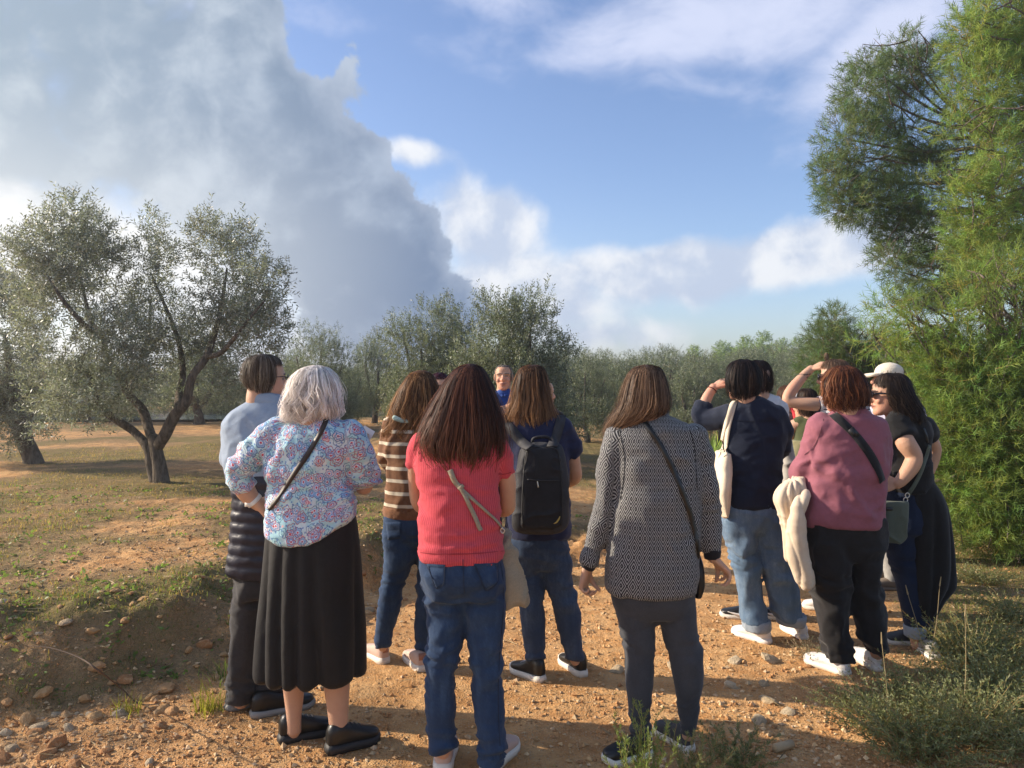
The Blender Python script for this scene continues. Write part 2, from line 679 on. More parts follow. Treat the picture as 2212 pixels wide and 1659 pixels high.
def ground_material():
    m, b, p, _ = material('soil')
    o = b.obj()
    v = b.attr('Veg', 'Fac')
    fine = b.noise(o, 55, 6, 0.65)
    mid = b.noise(o, 6, 6, 0.6)
    big = b.noise(o, 0.8, 4, 0.55)
    c = b.mix(b.ss(mid, 0.3, 0.7), (0.52, 0.262, 0.098), (0.71, 0.430, 0.195))
    c = b.mix(b.mul(b.ss(big, 0.45, 0.7), 0.5), c, (0.40, 0.195, 0.085))
    peb = b.vor(o, 85, 'F1')
    c = b.mix(b.mul(b.ss(peb.outputs['Distance'], 0.42, 0.2), b.ss(b.sep(peb.outputs['Color'])[0], 0.35, 0.6)), c, (0.60, 0.43, 0.26))
    c = b.mix(b.mul(b.ss(fine, 0.52, 0.72), 0.45), c, (0.23, 0.125, 0.065))
    dead = b.mix(b.noise(o, 20, 4, 0.6), (0.17, 0.112, 0.058), (0.33, 0.235, 0.125))
    live = b.mix(b.noise(o, 9, 4, 0.6), (0.115, 0.100, 0.036), (0.215, 0.185, 0.072))
    gmask = b.add(v, b.mul(b.sub(b.noise(o, 3.2, 6, 0.65), 0.5), 0.9), b.mul(b.sub(fine, 0.5), 0.8))
    c = b.mix(b.mul(b.ss(gmask, 0.12, 0.42), 0.85), c, dead)
    c = b.mix(b.mul(b.ss(gmask, 0.38, 0.75), 0.8), c, live)
    b.put(p.inputs['Base Color'], c)
    p.inputs['Roughness'].default_value = 0.95
    p.inputs['Specular IOR Level'].default_value = 0.1
    h = b.add(b.mul(b.ss(peb.outputs['Distance'], 0.5, 0.0), 0.35), b.mul(fine, 0.55), b.mul(b.noise(o, 140, 4, 0.6), 0.25))
    n1 = b.bump(b.noise(o, 5, 8, 0.62), 0.7, 0.10)
    b.put(p.inputs['Normal'], b.bump(h, 0.75, 0.022, n1))
    return m


def build_ground():
    xs = grid_axis(-3.4, 3.6, 0.030, -210, 210, 1.13)
    ys = grid_axis(2.2, 7.6, 0.030, -30, 250, 1.075)
    X, Y = np.meshgrid(xs, ys)
    x, y = X.ravel(), Y.ravel()
    z = hgt(x, y)
    nx = len(xs)
    i = np.arange(len(ys) - 1)[:, None] * nx + np.arange(nx - 1)[None]
    q = np.stack([i, i + 1, i + nx + 1, i + nx], -1).reshape(-1, 4)
    me = mesh_np('ground', np.stack([x, y, z], 1), q)
    g = veg(x, y)
    vcol(me, 'Veg', np.stack([g, g, g], 1))
    o = link('ground', me, ground_material())
    o['kind'] = 'structure'
    return o


GROUND = build_ground()


def rock_mesh(name, seed, sub=1, rough=0.22):
    import bmesh
    bm = bmesh.new()
    bmesh.ops.create_icosphere(bm, subdivisions=sub, radius=1.0)
    v = np.array([q.co[:] for q in bm.verts])
    f = np.array([[w.index for w in q.verts] for q in bm.faces])
    bm.free()
    rng = np.random.default_rng(seed)
    sc = np.array([1.0, rng.uniform(.6, .95), rng.uniform(.45, .75)])
    v = v * (1 + rough * vnoise(v * 1.4 + seed * 3.1, seed)[:, None] + 0.12 * vnoise(v * 3.2 + seed, seed + 5)[:, None])
    for _ in range(4):                       # a few chipped flats
        n = unit(rng.normal(size=3))
        d = rng.uniform(.55, .8)
        k = v @ n - d
        v = v - np.clip(k, 0, None)[:, None] * n * 0.85
    return v * sc, f


def stone_material(name, a, c, e):
    m, b, p, _ = material(name)
    o = b.obj()
    rnd = b.new('ShaderNodeObjectInfo').outputs['Random']
    n = b.noise(o, 1.8, 6, 0.65)
    col = b.mix(b.ss(rnd, 0.2, 0.8), a, c)
    col = b.mix(b.mul(b.ss(n, 0.48, 0.7), 0.7), col, e)
    b.put(p.inputs['Base Color'], col)
    p.inputs['Roughness'].default_value = 0.9
    p.inputs['Specular IOR Level'].default_value = 0.2
    b.put(p.inputs['Normal'], b.bump(b.noise(o, 7, 6, 0.65), 0.5, 0.15))
    return m


def build_stones():
    ms = stone_material('ochre_stone', (0.44, 0.215, 0.09), (0.58, 0.35, 0.16), (0.62, 0.44, 0.25))
    mg = stone_material('pale_stone', (0.46, 0.35, 0.22), (0.60, 0.48, 0.32), (0.36, 0.27, 0.16))
    meshes = []
    for k in range(8):
        v, f = rock_mesh('stone', 30 + k, 2)
        for m in (ms, mg):
            me = mesh_np('stone', v, None, f, smooth=False)
            me.materials.append(m)
            meshes.append(me)
    rng = np.random.default_rng(5)
    fixed = [(120, 1430, .055, 0), (10, 1428, .04, 0), (95, 1360, .05, 0), (372, 1362, .045, 0), (338, 1348, .035, 0), (262, 1373, .04, 1), (215, 1335, .03, 0), (100, 1443, .05, 0),
             (358, 1482, .055, 0), (325, 1507, .045, 0), (470, 1455, .04, 0), (82, 1573, .05, 1), (150, 1576, .04, 1), (10, 1585, .04, 1), (122, 1546, .03, 1), (260, 1540, .035, 1),
             (195, 1546, .03, 1), (30, 1620, .035, 1), (322, 1652, .035, 1), (430, 1247, .04, 0), (60, 1560, .05, 0), (5, 1450, .05, 0), (230, 1425, .03, 0), (75, 1400, .035, 0),
             (1330, 1450, .05, 1), (1460, 1445, .07, 1), (1665, 1425, .10, 1), (1585, 1428, .07, 1), (1650, 1480, .035, 1), (1660, 1512, .07, 1), (1580, 1483, .045, 1), (1700, 1540, .04, 1),
             (1745, 1440, .03, 0), (1640, 1560, .04, 1), (300, 1395, .03, 0), (350, 1400, .035, 0), (160, 1465, .04, 0), (205, 1500, .05, 0), (280, 1515, .04, 0), (140, 1520, .045, 0)]
    pts = []
    for px, py, r, w in fixed:
        z = 0.0
        for _ in range(12):
            g = gpt(px, py, z)
            z = float(hgt(g[:1], g[1:2])[0])
        pts.append((g[0], g[1], r, w))
    while len(pts) < 295:
        if len(pts) < 225:                                   # on the face and foot of the bank
            x = rng.uniform(-3.0, 0.6)
            y = np.interp(x, BX, BY) + rng.uniform(-0.35, 0.9)
            r = 0.014 + 0.040 * rng.random() ** 1.7
        else:
            y = rng.uniform(2.9, 7.5)
            x = rng.uniform(-0.66, 0.66) * y
            r = 0.010 + 0.015 * rng.random() ** 2
        pts.append((x, y, r, int(rng.random() < 0.07)))
    for k, (x, y, r, w) in enumerate(pts):
        me = meshes[2 * rng.integers(0, 8) + w]
        z = float(hgt(np.array([x]), np.array([y]))[0])
        o = link('stone', me, None, GROUND, (x, y, z + (0 if w and r > .06 else r * 0.14)))
        o.scale = (r, r * rng.uniform(.8, 1.1), r * (.55 if w and r > .06 else rng.uniform(.7, 1.0)))
        o.rotation_euler = (rng.uniform(-.3, .3), rng.uniform(-.3, .3), rng.uniform(0, 6.28))


def build_gravel():
    rng = np.random.default_rng(9)
    n = 24000
    y = 2.6 + 6.4 * rng.random(n * 3) ** 1.5
    x = rng.uniform(-0.70, 0.70, n * 3) * y
    g = veg(x, y)
    p = np.stack([x, y, x * 0], 1)
    keep = (rng.random(n * 3) > g * 0.6) & (rng.random(n * 3) < 0.50 + 0.9 * fbm(p * 0.9, 3, 77))
    x, y = x[keep][:n], y[keep][:n]
    n = len(x)
    z = hgt(x, y)
    r = 0.0045 + 0.0125 * rng.random(n) ** 3.0
    # octahedron-like pebbles (8 faces), a few with more
    o8 = np.array([[1, 0, 0], [-1, 0, 0], [0, 1, 0], [0, -1, 0], [0, 0, 1], [0, 0, -1]], float)
    f8 = np.array([[0, 2, 4], [2, 1, 4], [1, 3, 4], [3, 0, 4], [2, 0, 5], [1, 2, 5], [3, 1, 5], [0, 3, 5]])
    v = o8[None] * rng.uniform(.65, 1.25, (n, 6, 1)) + rng.normal(0, .18, (n, 6, 3))
    v[:, :, 2] *= rng.uniform(.5, .9, (n, 1))
    a = rng.uniform(0, 6.28, n)
    ca, sa = np.cos(a)[:, None], np.sin(a)[:, None]
    vx = v[:, :, 0] * ca - v[:, :, 1] * sa
    vy = v[:, :, 0] * sa + v[:, :, 1] * ca
    v = np.stack([vx, vy, v[:, :, 2]], -1) * r[:, None, None] + np.stack([x, y, z + r * 0.25], 1)[:, None]
    t = (f8[None] + (np.arange(n) * 6)[:, None, None]).reshape(-1, 3)
    me = mesh_np('gravel', v.reshape(-1, 3), None, t, smooth=False)
    pal = np.array([[.54, .32, .145], [.62, .40, .20], [.48, .26, .115], [.68, .49, .28], [.44, .23, .10], [.60, .42, .25]])
    c = pal[rng.integers(0, 6, n)] * rng.uniform(.8, 1.15, (n, 1))
    vcol(me, 'Col', np.repeat(c, 6, 0))
    m, b, p, _ = material('gravel')
    b.put(p.inputs['Base Color'], b.attr('Col'))
    p.inputs['Roughness'].default_value = 0.92
    p.inputs['Specular IOR Level'].default_value = 0.15
    o = link('gravel', me, m)
    tag(o, 'loose ochre gravel scattered over the earth path', kind='stuff')


# ------------------------------------------------------------------ leaves
def leaf_material(name, top, under, trans=0.35, rough=0.45, tcol=None):
    m, b, p, out = material(name)
    nt = b.nt
    bf = b.new('ShaderNodeNewGeometry').outputs['Backfacing']
    a = b.attr('Col')
    c = b.mix(1.0, b.mix(bf, top, under), a, 'MULTIPLY')
    b.put(p.inputs['Base Color'], c)
    p.inputs['Roughness'].default_value = rough
    p.inputs['Specular IOR Level'].default_value = 0.3
    tr = b.new('ShaderNodeBsdfTranslucent')
    b.put(tr.inputs['Color'], b.mix(1.0, tcol or tuple(min(1, x * 1.6) for x in top), a, 'MULTIPLY'))
    mx = b.new('ShaderNodeMixShader')
    mx.inputs[0].default_value = trans
    nt.links.new(p.outputs[0], mx.inputs[1])
    nt.links.new(tr.outputs[0], mx.inputs[2])
    nt.links.new(mx.outputs[0], out.inputs[0])
    return m


def bark_material(name, a, c, scale=9):
    m, b, p, _ = material(name)
    o = b.obj()
    x, y, z = b.sep(o)
    n = b.noise(b.comb(b.mul(x, 3.0), b.mul(y, 3.0), b.mul(z, 0.8)), scale, 6, 0.65)
    b.put(p.inputs['Base Color'], b.mix(b.ss(n, 0.3, 0.7), a, c))
    p.inputs['Roughness'].default_value = 0.95
    p.inputs['Specular IOR Level'].default_value = 0.15
    b.put(p.inputs['Normal'], b.bump(n, 0.9, 0.05))
    return m


M_OLIVE = leaf_material('olive_leaf', (0.160, 0.178, 0.125), (0.40, 0.42, 0.355), 0.34, 0.40, (0.28, 0.31, 0.17))
M_OLIVE_FAR = leaf_material('olive_leaf_green', (0.105, 0.125, 0.070), (0.24, 0.265, 0.185), 0.30, 0.45, (0.20, 0.24, 0.10))
M_BARK = bark_material('olive_bark', (0.06, 0.05, 0.04), (0.20, 0.165, 0.13))
M_PINE = leaf_material('pine_needle', (0.150, 0.225, 0.052), (0.17, 0.245, 0.066), 0.40, 0.55, (0.36, 0.48, 0.085))
M_PINE_D = leaf_material('pine_needle_deep', (0.095, 0.150, 0.055), (0.115, 0.165, 0.065), 0.30, 0.55, (0.22, 0.31, 0.08))
M_PINEBARK = bark_material('pine_bark', (0.10, 0.075, 0.055), (0.28, 0.23, 0.19))
M_TWIG = plain('grey_twig', (0.30, 0.25, 0.20), 0.9, spec=0.1)
M_HERB = leaf_material('herb_leaf', (0.175, 0.200, 0.072), (0.25, 0.265, 0.13), 0.30, 0.45)
M_ROSE = leaf_material('rosemary_leaf', (0.17, 0.25, 0.055), (0.24, 0.30, 0.12), 0.35, 0.45, (0.26, 0.34, 0.06))
M_GREY = leaf_material('grey_shrub_leaf', (0.19, 0.19, 0.10), (0.26, 0.26, 0.16), 0.25, 0.6)
M_GRASS = leaf_material('grass_blade', (0.145, 0.165, 0.045), (0.165, 0.18, 0.055), 0.40, 0.5, (0.32, 0.34, 0.07))
M_DRY = leaf_material('dry_stalk', (0.42, 0.33, 0.18), (0.42, 0.33, 0.18), 0.2, 0.7)


def leaf_quads(base, d, L, W, rng, roll=None):
    """rhombic leaves: base points, directions, lengths, widths -> verts (n*4,3), quads"""
    n = len(base)
    d = unit(d)
    r = unit(np.cross(d, unit(rng.normal(size=(n, 3)))) + 1e-6) if roll is None else unit(roll)
    L, W = np.broadcast_to(L, (n,))[:, None], np.broadcast_to(W, (n,))[:, None]
    mid = base + d * L * 0.45
    v = np.stack([base, mid + r * W * 0.5, base + d * L, mid - r * W * 0.5], 1)
    q = np.arange(n * 4).reshape(n, 4)
    return v.reshape(-1, 3), q


def needle_tris(base, d, L, W, rng):
    n = len(base)
    d = unit(d)
    r = unit(np.cross(d, unit(rng.normal(size=(n, 3)))))
    L, W = np.broadcast_to(L, (n,))[:, None], np.broadcast_to(W, (n,))[:, None]
    v = np.stack([base - r * W * .5, base + r * W * .5, base + d * L], 1)
    return v.reshape(-1, 3), np.arange(n * 3).reshape(n, 3)


def lobe_points(lobes, n, rng, clump=1.6, thr=-0.12, seed=1, shell=2.4):
    lo = np.array(lobes, float)
    w = lo[:, 3] * lo[:, 4] * lo[:, 5]
    w = w ** 0.8
    P, D = [], []
    got = 0
    while got < n:
        k = rng.choice(len(lo), n, p=w / w.sum())
        u = unit(rng.normal(size=(n, 3)))
        r = rng.random(n) ** (1 / shell)
        p = lo[k, :3] + u * r[:, None] * lo[k, 3:6]
        keep = fbm(p * clump, 3, seed) + 0.25 * rng.normal(size=n) > thr
        p, u = p[keep], u[keep]
        P.append(p)
        D.append(unit(u * lo[k, 3:6][keep] / lo[k, 3:6][keep].max(1, keepdims=True)))
        got += len(p)
    return np.vstack(P)[:n], np.vstack(D)[:n]


def sprig_crown(name, lobes, n, m, rng, up=0.55, per=13, twig=0.17, L=0.058, W=0.014, seed=1, clump=1.6, thr=-0.12, shell=2.4):
    P, D = lobe_points(lobes, n, rng, clump, thr, seed, shell)
    A = unit(D + np.array([0, 0, up]) + rng.normal(0, .45, (n, 3)))
    t = np.linspace(0.05, 1.0, per)
    tl = twig * rng.uniform(.7, 1.35, n)
    base = P[:, None] + A[:, None] * (t[None, :, None] * tl[:, None, None])
    side = unit(np.cross(A, unit(rng.normal(size=(n, 3)))))
    oth = np.cross(A, side)
    ph = (np.arange(per) * 2.4)[None] + rng.uniform(0, 6.28, (n, 1))
    d = A[:, None] * 0.75 + side[:, None] * np.cos(ph)[..., None] + oth[:, None] * np.sin(ph)[..., None] + rng.normal(0, .2, (n, per, 3))
    b = base.reshape(-1, 3)
    v, q = leaf_quads(b, d.reshape(-1, 3), L * rng.uniform(.7, 1.25, n * per), W * rng.uniform(.8, 1.2, n * per), rng)
    me = mesh_np(name, v, q, smooth=False)
    tone = np.clip(1.0 + 0.26 * rng.normal(size=(n, 1)) + 0.10 * fbm(P * 2, 3, 8)[:, None], .55, 1.7) * np.array([[1.0, 1.0, 1.0]]) + rng.normal(0, .03, (n, 3))
    vcol(me, 'Col', np.repeat(tone, per * 4, 0))
    me.materials.append(m)
    return me


def limbs_mesh(name, limbs, m, seg=10, seed=3):
    g = [tube(p, r, seg if r[0] > .02 else 4, 4 if r[0] > .02 else 2) for p, r in limbs]
    v, q, t = join(g)
    n = fbm(v * 6, 3, seed)
    v = v + 0.012 * n[:, None] * unit(np.stack([vnoise(v * 3, 1), vnoise(v * 3, 2), 0 * n], 1))
    me = mesh_np(name, v, q, t)
    me.materials.append(m)
    return me


def tree(name, label, cat, loc, trunk_me, crown_me, group=None, rot=0.0, sc=1.0):
    r = empty(name, loc)
    r.rotation_euler = (0, 0, rot)
    r.scale = (sc, sc, sc) if not hasattr(sc, '__len__') else sc
    tag(r, label, cat, group)
    link('trunk', trunk_me, None, r)
    link('crown', crown_me, None, r)
    return r


def ground_z(x, y):
    return float(hgt(np.array([x]), np.array([y]))[0])


def build_near_olives():
    rng = np.random.default_rng(21)
    # --- the tree with three limbs at the left
    d = 9.45
    s = d / F
    o = np.array([(345 - CX) * s, d, ground_z((345 - CX) * s, d)])
    def q(px, py, dy=0.0):
        return Wp(px, py, d + dy) - o
    zb = np.array([0, 0, -0.1])
    limbs = [([q(352, 1050) + zb, q(346, 1015), q(338, 975), q(333, 948)], [.115, .085, .075, .070]),
             ([q(338, 1040, .05), q(326, 1000, .05), q(320, 968, .05), q(286, 930, .15), q(232, 893, .1), q(203, 848, -.1), q(190, 800, -.2)], [.08, .065, .06, .052, .045, .036, .025]),
             ([q(335, 960), q(325, 938, .1), q(308, 886, .2), q(277, 850, .25), q(261, 814, .2), q(230, 771, .1), q(221, 723, 0), q(195, 690, -.1), (q(175, 600, -.1))], [.066, .06, .055, .048, .044, .04, .034, .024, .012]),
             ([q(340, 965), q(356, 940, -.1), q(377, 898, -.15), q(402, 868, -.2), q(415, 814, -.2), q(446, 771, -.1), q(463, 722, 0), q(480, 650, .1), q(490, 580, .1)], [.07, .07, .066, .056, .048, .044, .036, .024, .012]),
             ([q(385, 890, 0), q(388, 845, .4), q(395, 800, .6), q(380, 720, .7), q(330, 600, .6)], [.05, .045, .04, .03, .015]),
             ([q(277, 850, .2), q(300, 800, .5), q(320, 730, .6), q(325, 650, .6)], [.04, .03, .025, .012]),
             ([q(446, 771, -.1), q(480, 760, -.4), q(530, 700, -.6), q(570, 650, -.6)], [.035, .03, .02, .01]),
             ([q(221, 723, 0), q(180, 700, -.5), q(130, 640, -.6), q(100, 590, -.6)], [.035, .03, .02, .01])]
    tm = limbs_mesh('trunk', limbs, M_BARK, 12)
    L = [(150, 555, 95, 95, -.1), (165, 475, 38, 55, 0), (75, 560, 60, 55, -.3), (200, 530, 65, 75, .2), (215, 640, 90, 85, .2), (110, 650, 85, 80, -.3), (60, 640, 40, 40, 0),
         (322, 500, 20, 48, .3), (335, 570, 42, 62, .4), (330, 650, 55, 60, .5), (470, 560, 75, 75, 0), (450, 500, 26, 42, 0), (530, 525, 30, 48, -.1), (500, 640, 85, 75, -.1), (575, 610, 45, 48, -.4),
         (585, 690, 32, 50, -.4), (560, 720, 58, 50, -.3), (470, 720, 80, 70, .2), (390, 740, 70, 60, .7), (260, 730, 85, 70, -.2), (130, 760, 80, 80, -.3), (90, 830, 60, 62, -.2),
         (190, 840, 90, 60, -.5), (120, 900, 45, 42, -.3), (280, 810, 70, 50, -.3), (390, 830, 60, 50, .6), (500, 800, 70, 55, .4), (540, 840, 40, 40, .5), (250, 880, 60, 30, .7), (200, 905, 30, 26, -.5)]
    lobes = []
    for px, py, rx, ry, dy in L:
        lobes.append((*q(px, py, dy), rx * s, max(rx, ry) * s * 1.15, ry * s))
    cm = sprig_crown('crown', lobes, 6300, M_OLIVE, rng, .65, 12, .17, .058, .0140, 4, 2.4, -0.04, 2.2)
    tree('olive_tree', 'grey-green olive tree with three bare limbs forking from a short trunk', 'olive tree', o, tm, cm, 'olive trees of the orchard')

    # --- the tree cut by the left edge
    d = 11.4
    s = d / F
    o2 = np.array([(75 - CX) * s, d, ground_z((75 - CX) * s, d)])
    def q2(px, py, dy=0.0):
        return Wp(px, py, d + dy) - o2
    limbs = [([q2(80, 1020) + zb, q2(70, 990), q2(52, 950), q2(42, 915), q2(30, 870), q2(22, 800), q2(10, 720)], [.18, .13, .12, .12, .075, .055, .025]),
             ([q2(42, 918), q2(0, 860, .2), q2(-50, 790, .3), q2(-80, 700, .3)], [.11, .08, .06, .03]),
             ([q2(46, 920), q2(70, 880, .4), q2(85, 830, .5), q2(80, 760, .5)], [.09, .06, .04, .02])]
    tm = limbs_mesh('trunk', limbs, M_BARK, 12)
    L = [(20, 690, 75, 90, 0), (-70, 670, 90, 110, 0), (60, 760, 55, 80, .1), (-20, 800, 100, 80, -.2), (40, 870, 70, 60, .1), (-90, 850, 90, 80, 0), (5, 620, 30, 40, 0), (80, 900, 35, 40, -.2), (0, 930, 60, 40, -.3), (90, 830, 30, 40, .4)]
    lobes = [(*q2(px, py, dy), rx * s, rx * s * 1.1, ry * s) for px, py, rx, ry, dy in L]
    cm = sprig_crown('crown', lobes, 3200, M_OLIVE, rng, .5, 12, .17, .06, .0155, 6, 2.0, -0.12)
    tree('olive_tree', 'olive tree with a thick leaning trunk cut off by the edge of the photo', 'olive tree', o2, tm, cm, 'olive trees of the orchard')


def olive_variant(seed, n, H_=3.0, Rr=1.35, low=0.55):
    rng = np.random.default_rng(seed)
    th = rng.uniform(.35, .55)
    limbs = [([(0, 0, -.15), (rng.uniform(-.08, .08), .02, th * .5), (rng.uniform(-.12, .12), rng.uniform(-.1, .1), th)], [.19, .14, .13])]
    top = np.array(limbs[0][0][-1])
    lobes = []
    k0 = rng.uniform(0, 6.28)
    for k in range(5):
        a = k0 + k * 1.257 + rng.uniform(-.3, .3)
        rr = Rr * rng.uniform(.35, .68)
        e = np.array([math.cos(a) * rr, math.sin(a) * rr, H_ * rng.uniform(.58, .80)])
        mid = (top + e) / 2 + np.array([math.cos(a) * .12, math.sin(a) * .12, -.08])
        limbs.append(([top, mid, e], [.085, .06, .02]))
        lobes.append((*e, Rr * rng.uniform(.36, .5), Rr * rng.uniform(.36, .5), H_ * rng.uniform(.15, .22)))
        a2 = a + .6
        lobes.append((math.cos(a2) * Rr * .72, math.sin(a2) * Rr * .72, H_ * rng.uniform(.26, .48), Rr * .48, Rr * .48, H_ * rng.uniform(.17, .22)))
        if rng.random() < .8:
            lobes.append((e[0] * .8, e[1] * .8, H_ * rng.uniform(.84, .93), Rr * .2, Rr * .2, H_ * .11))
    lobes.append((0, 0, H_ * .72, Rr * .55, Rr * .55, H_ * .2))
    lobes.append((0, 0, H_ * .45, Rr * .8, Rr * .8, H_ * .2))
    for k in range(6):
        a = rng.uniform(0, 6.28)
        lobes.append((math.cos(a) * Rr * .7, math.sin(a) * Rr * .7, H_ * low * .42, Rr * .42, Rr * .42, H_ * .17))
    tm = limbs_mesh('trunk', limbs, M_BARK, 9, seed)
    cm = sprig_crown('crown', lobes, n, M_OLIVE_FAR, rng, .6, 11, .20, .068, .0185, seed, 2.0, -0.16, 2.2)
    return tm, cm


def build_orchard():
    V = [olive_variant(100 + k, 3400) for k in range(4)]
    rng = np.random.default_rng(3)
    G = 'olive trees of the orchard'
    # px of trunk, px of crown top, distance, crown half width in px, label
    rows = [
        (944, 656, 14.5, 116, 'tall olive tree behind the striped sweater, its crown joined to a darker one'),
        (1112, 624, 13.0, 142, 'tallest olive tree in the middle, right behind the man in the blue polo shirt'),
        (690, 703, 17.0, 84, 'rounded olive tree behind the white-haired woman'),
        (808, 712, 20.0, 64, 'slim olive tree between the white-haired woman and the striped sweater'),
        (745, 790, 18.5, 60, 'low dark olive tree with a leaning trunk, behind the white-haired woman'),
        (430, 745, 19.5, 100, 'olive tree seen through the limbs of the forked one'),
        (600, 760, 18.0, 70, 'dark olive tree behind the head of the man in light blue'),
        (190, 770, 20.5, 110, 'olive tree behind the pale water'),
        (1268, 762, 17.5, 64, 'olive tree at the end of the orange track, right of the tallest crown'),
        (1345, 772, 19.0, 66, 'olive tree just behind the long-haired woman in the diamond jacket'),
        (1420, 758, 18.0, 72, 'olive tree rising over the head of the woman in the diamond jacket'),
        (1492, 775, 16.5, 62, 'olive tree between the diamond jacket and the navy shirt'),
        (1560, 768, 18.5, 70, 'olive tree behind the raised elbow of the navy shirt'),
        (1640, 752, 19.0, 76, 'olive tree behind the dark bobbed hair'),
        (1720, 772, 17.0, 72, 'olive tree behind the raised bare arm'),
        (1800, 775, 19.0, 70, 'olive tree behind the reddish hair'),
    ]
    V += [olive_variant(120, 6400), olive_variant(122, 6400)]

    def place(px, top, d, hw, label, k):
        tm, cm = V[4 + k] if k < 2 else V[k % 4]
        x = (px - CX) / F * d
        z = ground_z(x, d)
        h = H - (top - CY) / F * d - z
        sc_z = h / 2.98
        sc_r = hw / F * d / 1.42
        tree('olive_tree', label, 'olive tree', (x, d, z), tm, cm, G, rng.uniform(0, 6.28), (sc_r, sc_r, sc_z))
    for k, r in enumerate(rows):
        place(*r, k)
    # the rows further back
    k, used = 2, set()
    marks = ((0, 'the edge of the frame'), (110, 'the pale water'), (250, 'the limbs of the forked tree'), (340, 'the short forked trunk'), (450, 'the gap beside the man in light blue'), (570, 'the greying short hair'),
             (680, 'the white curls'), (790, 'the gap beside the white curls'), (900, 'the wavy light brown hair'), (1010, 'the long auburn hair'), (1090, 'the man in blue'), (1150, 'the highlighted hair'), (1260, 'the gap beside the backpack'),
             (1400, 'the straight light brown hair'), (1500, 'the gap beside the diamond jacket'), (1600, 'the black bob'), (1700, 'the raised bare elbow'), (1820, 'the reddish hair'), (1930, 'the cream cap'))
    names = {25.0: 'olive tree in the second orchard row, behind ', 27: 'olive tree just past the front ones, behind ', 36: 'hindmost small olive tree at the skyline, behind ', 33: 'faint olive tree of the last row, behind '}
    for d, tops, xs, hw in ((25.0, (765, 800), range(-60, 1260, 90), 66), (27, (752, 772), range(1240, 1900, 92), 58), (36, (742, 760), range(1200, 1960, 84), 48), (33, (782, 802), range(0, 1240, 150), 75)):
        for px in xs:
            lab = names[d] + min(marks, key=lambda q: abs(q[0] - px))[1]
            if lab in used:
                continue
            used.add(lab)
            place(px + rng.uniform(-20, 20), rng.uniform(*tops), d + rng.uniform(-1.5, 1.5), hw * rng.uniform(.95, 1.3), lab, k)
            k += 1


# ------------------------------------------------------------------ pines and far broadleaf
def pine_crown(name, lobes, n, m, rng, per=18, L=0.085, W=0.0055, seed=2, clump=1.7, thr=-0.1, shell=3.0, up=.35, tw=0.105):
    P, D = lobe_points(lobes, n, rng, clump, thr, seed, shell)
    A = unit(D * 1.0 + np.array([-.05, 0, up]) + rng.normal(0, .42, (n, 3)))
    side = unit(np.cross(A, unit(rng.normal(size=(n, 3)))))
    oth = np.cross(A, side)
    t = np.linspace(0, 1, per)
    tl = tw * rng.uniform(.7, 1.3, n)
    base = P[:, None] + A[:, None] * (t[None, :, None] * tl[:, None, None])
    ph = (np.arange(per) * 2.4)[None] + rng.uniform(0, 6.28, (n, 1))
    op = rng.uniform(.5, 1.15, (n, per, 1))
    d = A[:, None] * 0.8 + (side[:, None] * np.cos(ph)[..., None] + oth[:, None] * np.sin(ph)[..., None]) * op
    v, tr = needle_tris(base.reshape(-1, 3), d.reshape(-1, 3), L * rng.uniform(.75, 1.2, n * per), W, rng)
    # the shoot itself
    sv, st = needle_tris(P - A * 0.10, A, tl + .10, 0.006, rng)
    tone = np.clip(1.0 + .22 * rng.normal(size=(n, 1)) + .25 * fbm(P * 1.6, 3, 5)[:, None], .5, 1.8) * np.ones((n, 3))
    tone[:, 0] *= 1 + .12 * rng.normal(size=n)
    me = mesh_np(name, np.vstack([v, sv]), None, np.vstack([tr, st + len(v)]), smooth=False)
    vcol(me, 'Col', np.vstack([np.repeat(tone, per * 3, 0), np.repeat(tone * [1.5, .9, 1.2], 3, 0)]))
    me.materials.append(m)
    return me


def twig_limbs(lobes, k, rng, root, r0=.012):
    out = []
    for _ in range(k):
        l = lobes[rng.integers(0, len(lobes))]
        c, r = np.array(l[:3]), np.array(l[3:6])
        u = unit(rng.normal(size=3))
        u[1] = -abs(u[1])
        p1 = c + u * r * rng.uniform(.7, 1.0)
        dv = unit(unit(root - p1) + rng.normal(0, .35, 3))
        p0 = p1 + dv * rng.uniform(.25, .6)
        mid = (p0 + p1) / 2 + rng.normal(0, .05, 3)
        out.append(([p0, mid, p1], [r0, r0 * .7, r0 * .35]))
        if rng.random() < .7:
            p2 = mid + unit(p1 - p0 + rng.normal(0, .25, 3)) * rng.uniform(.12, .3)
            out.append(([mid, (mid + p2) / 2 + rng.normal(0, .02, 3), p2], [r0 * .6, r0 * .45, r0 * .25]))
    return out


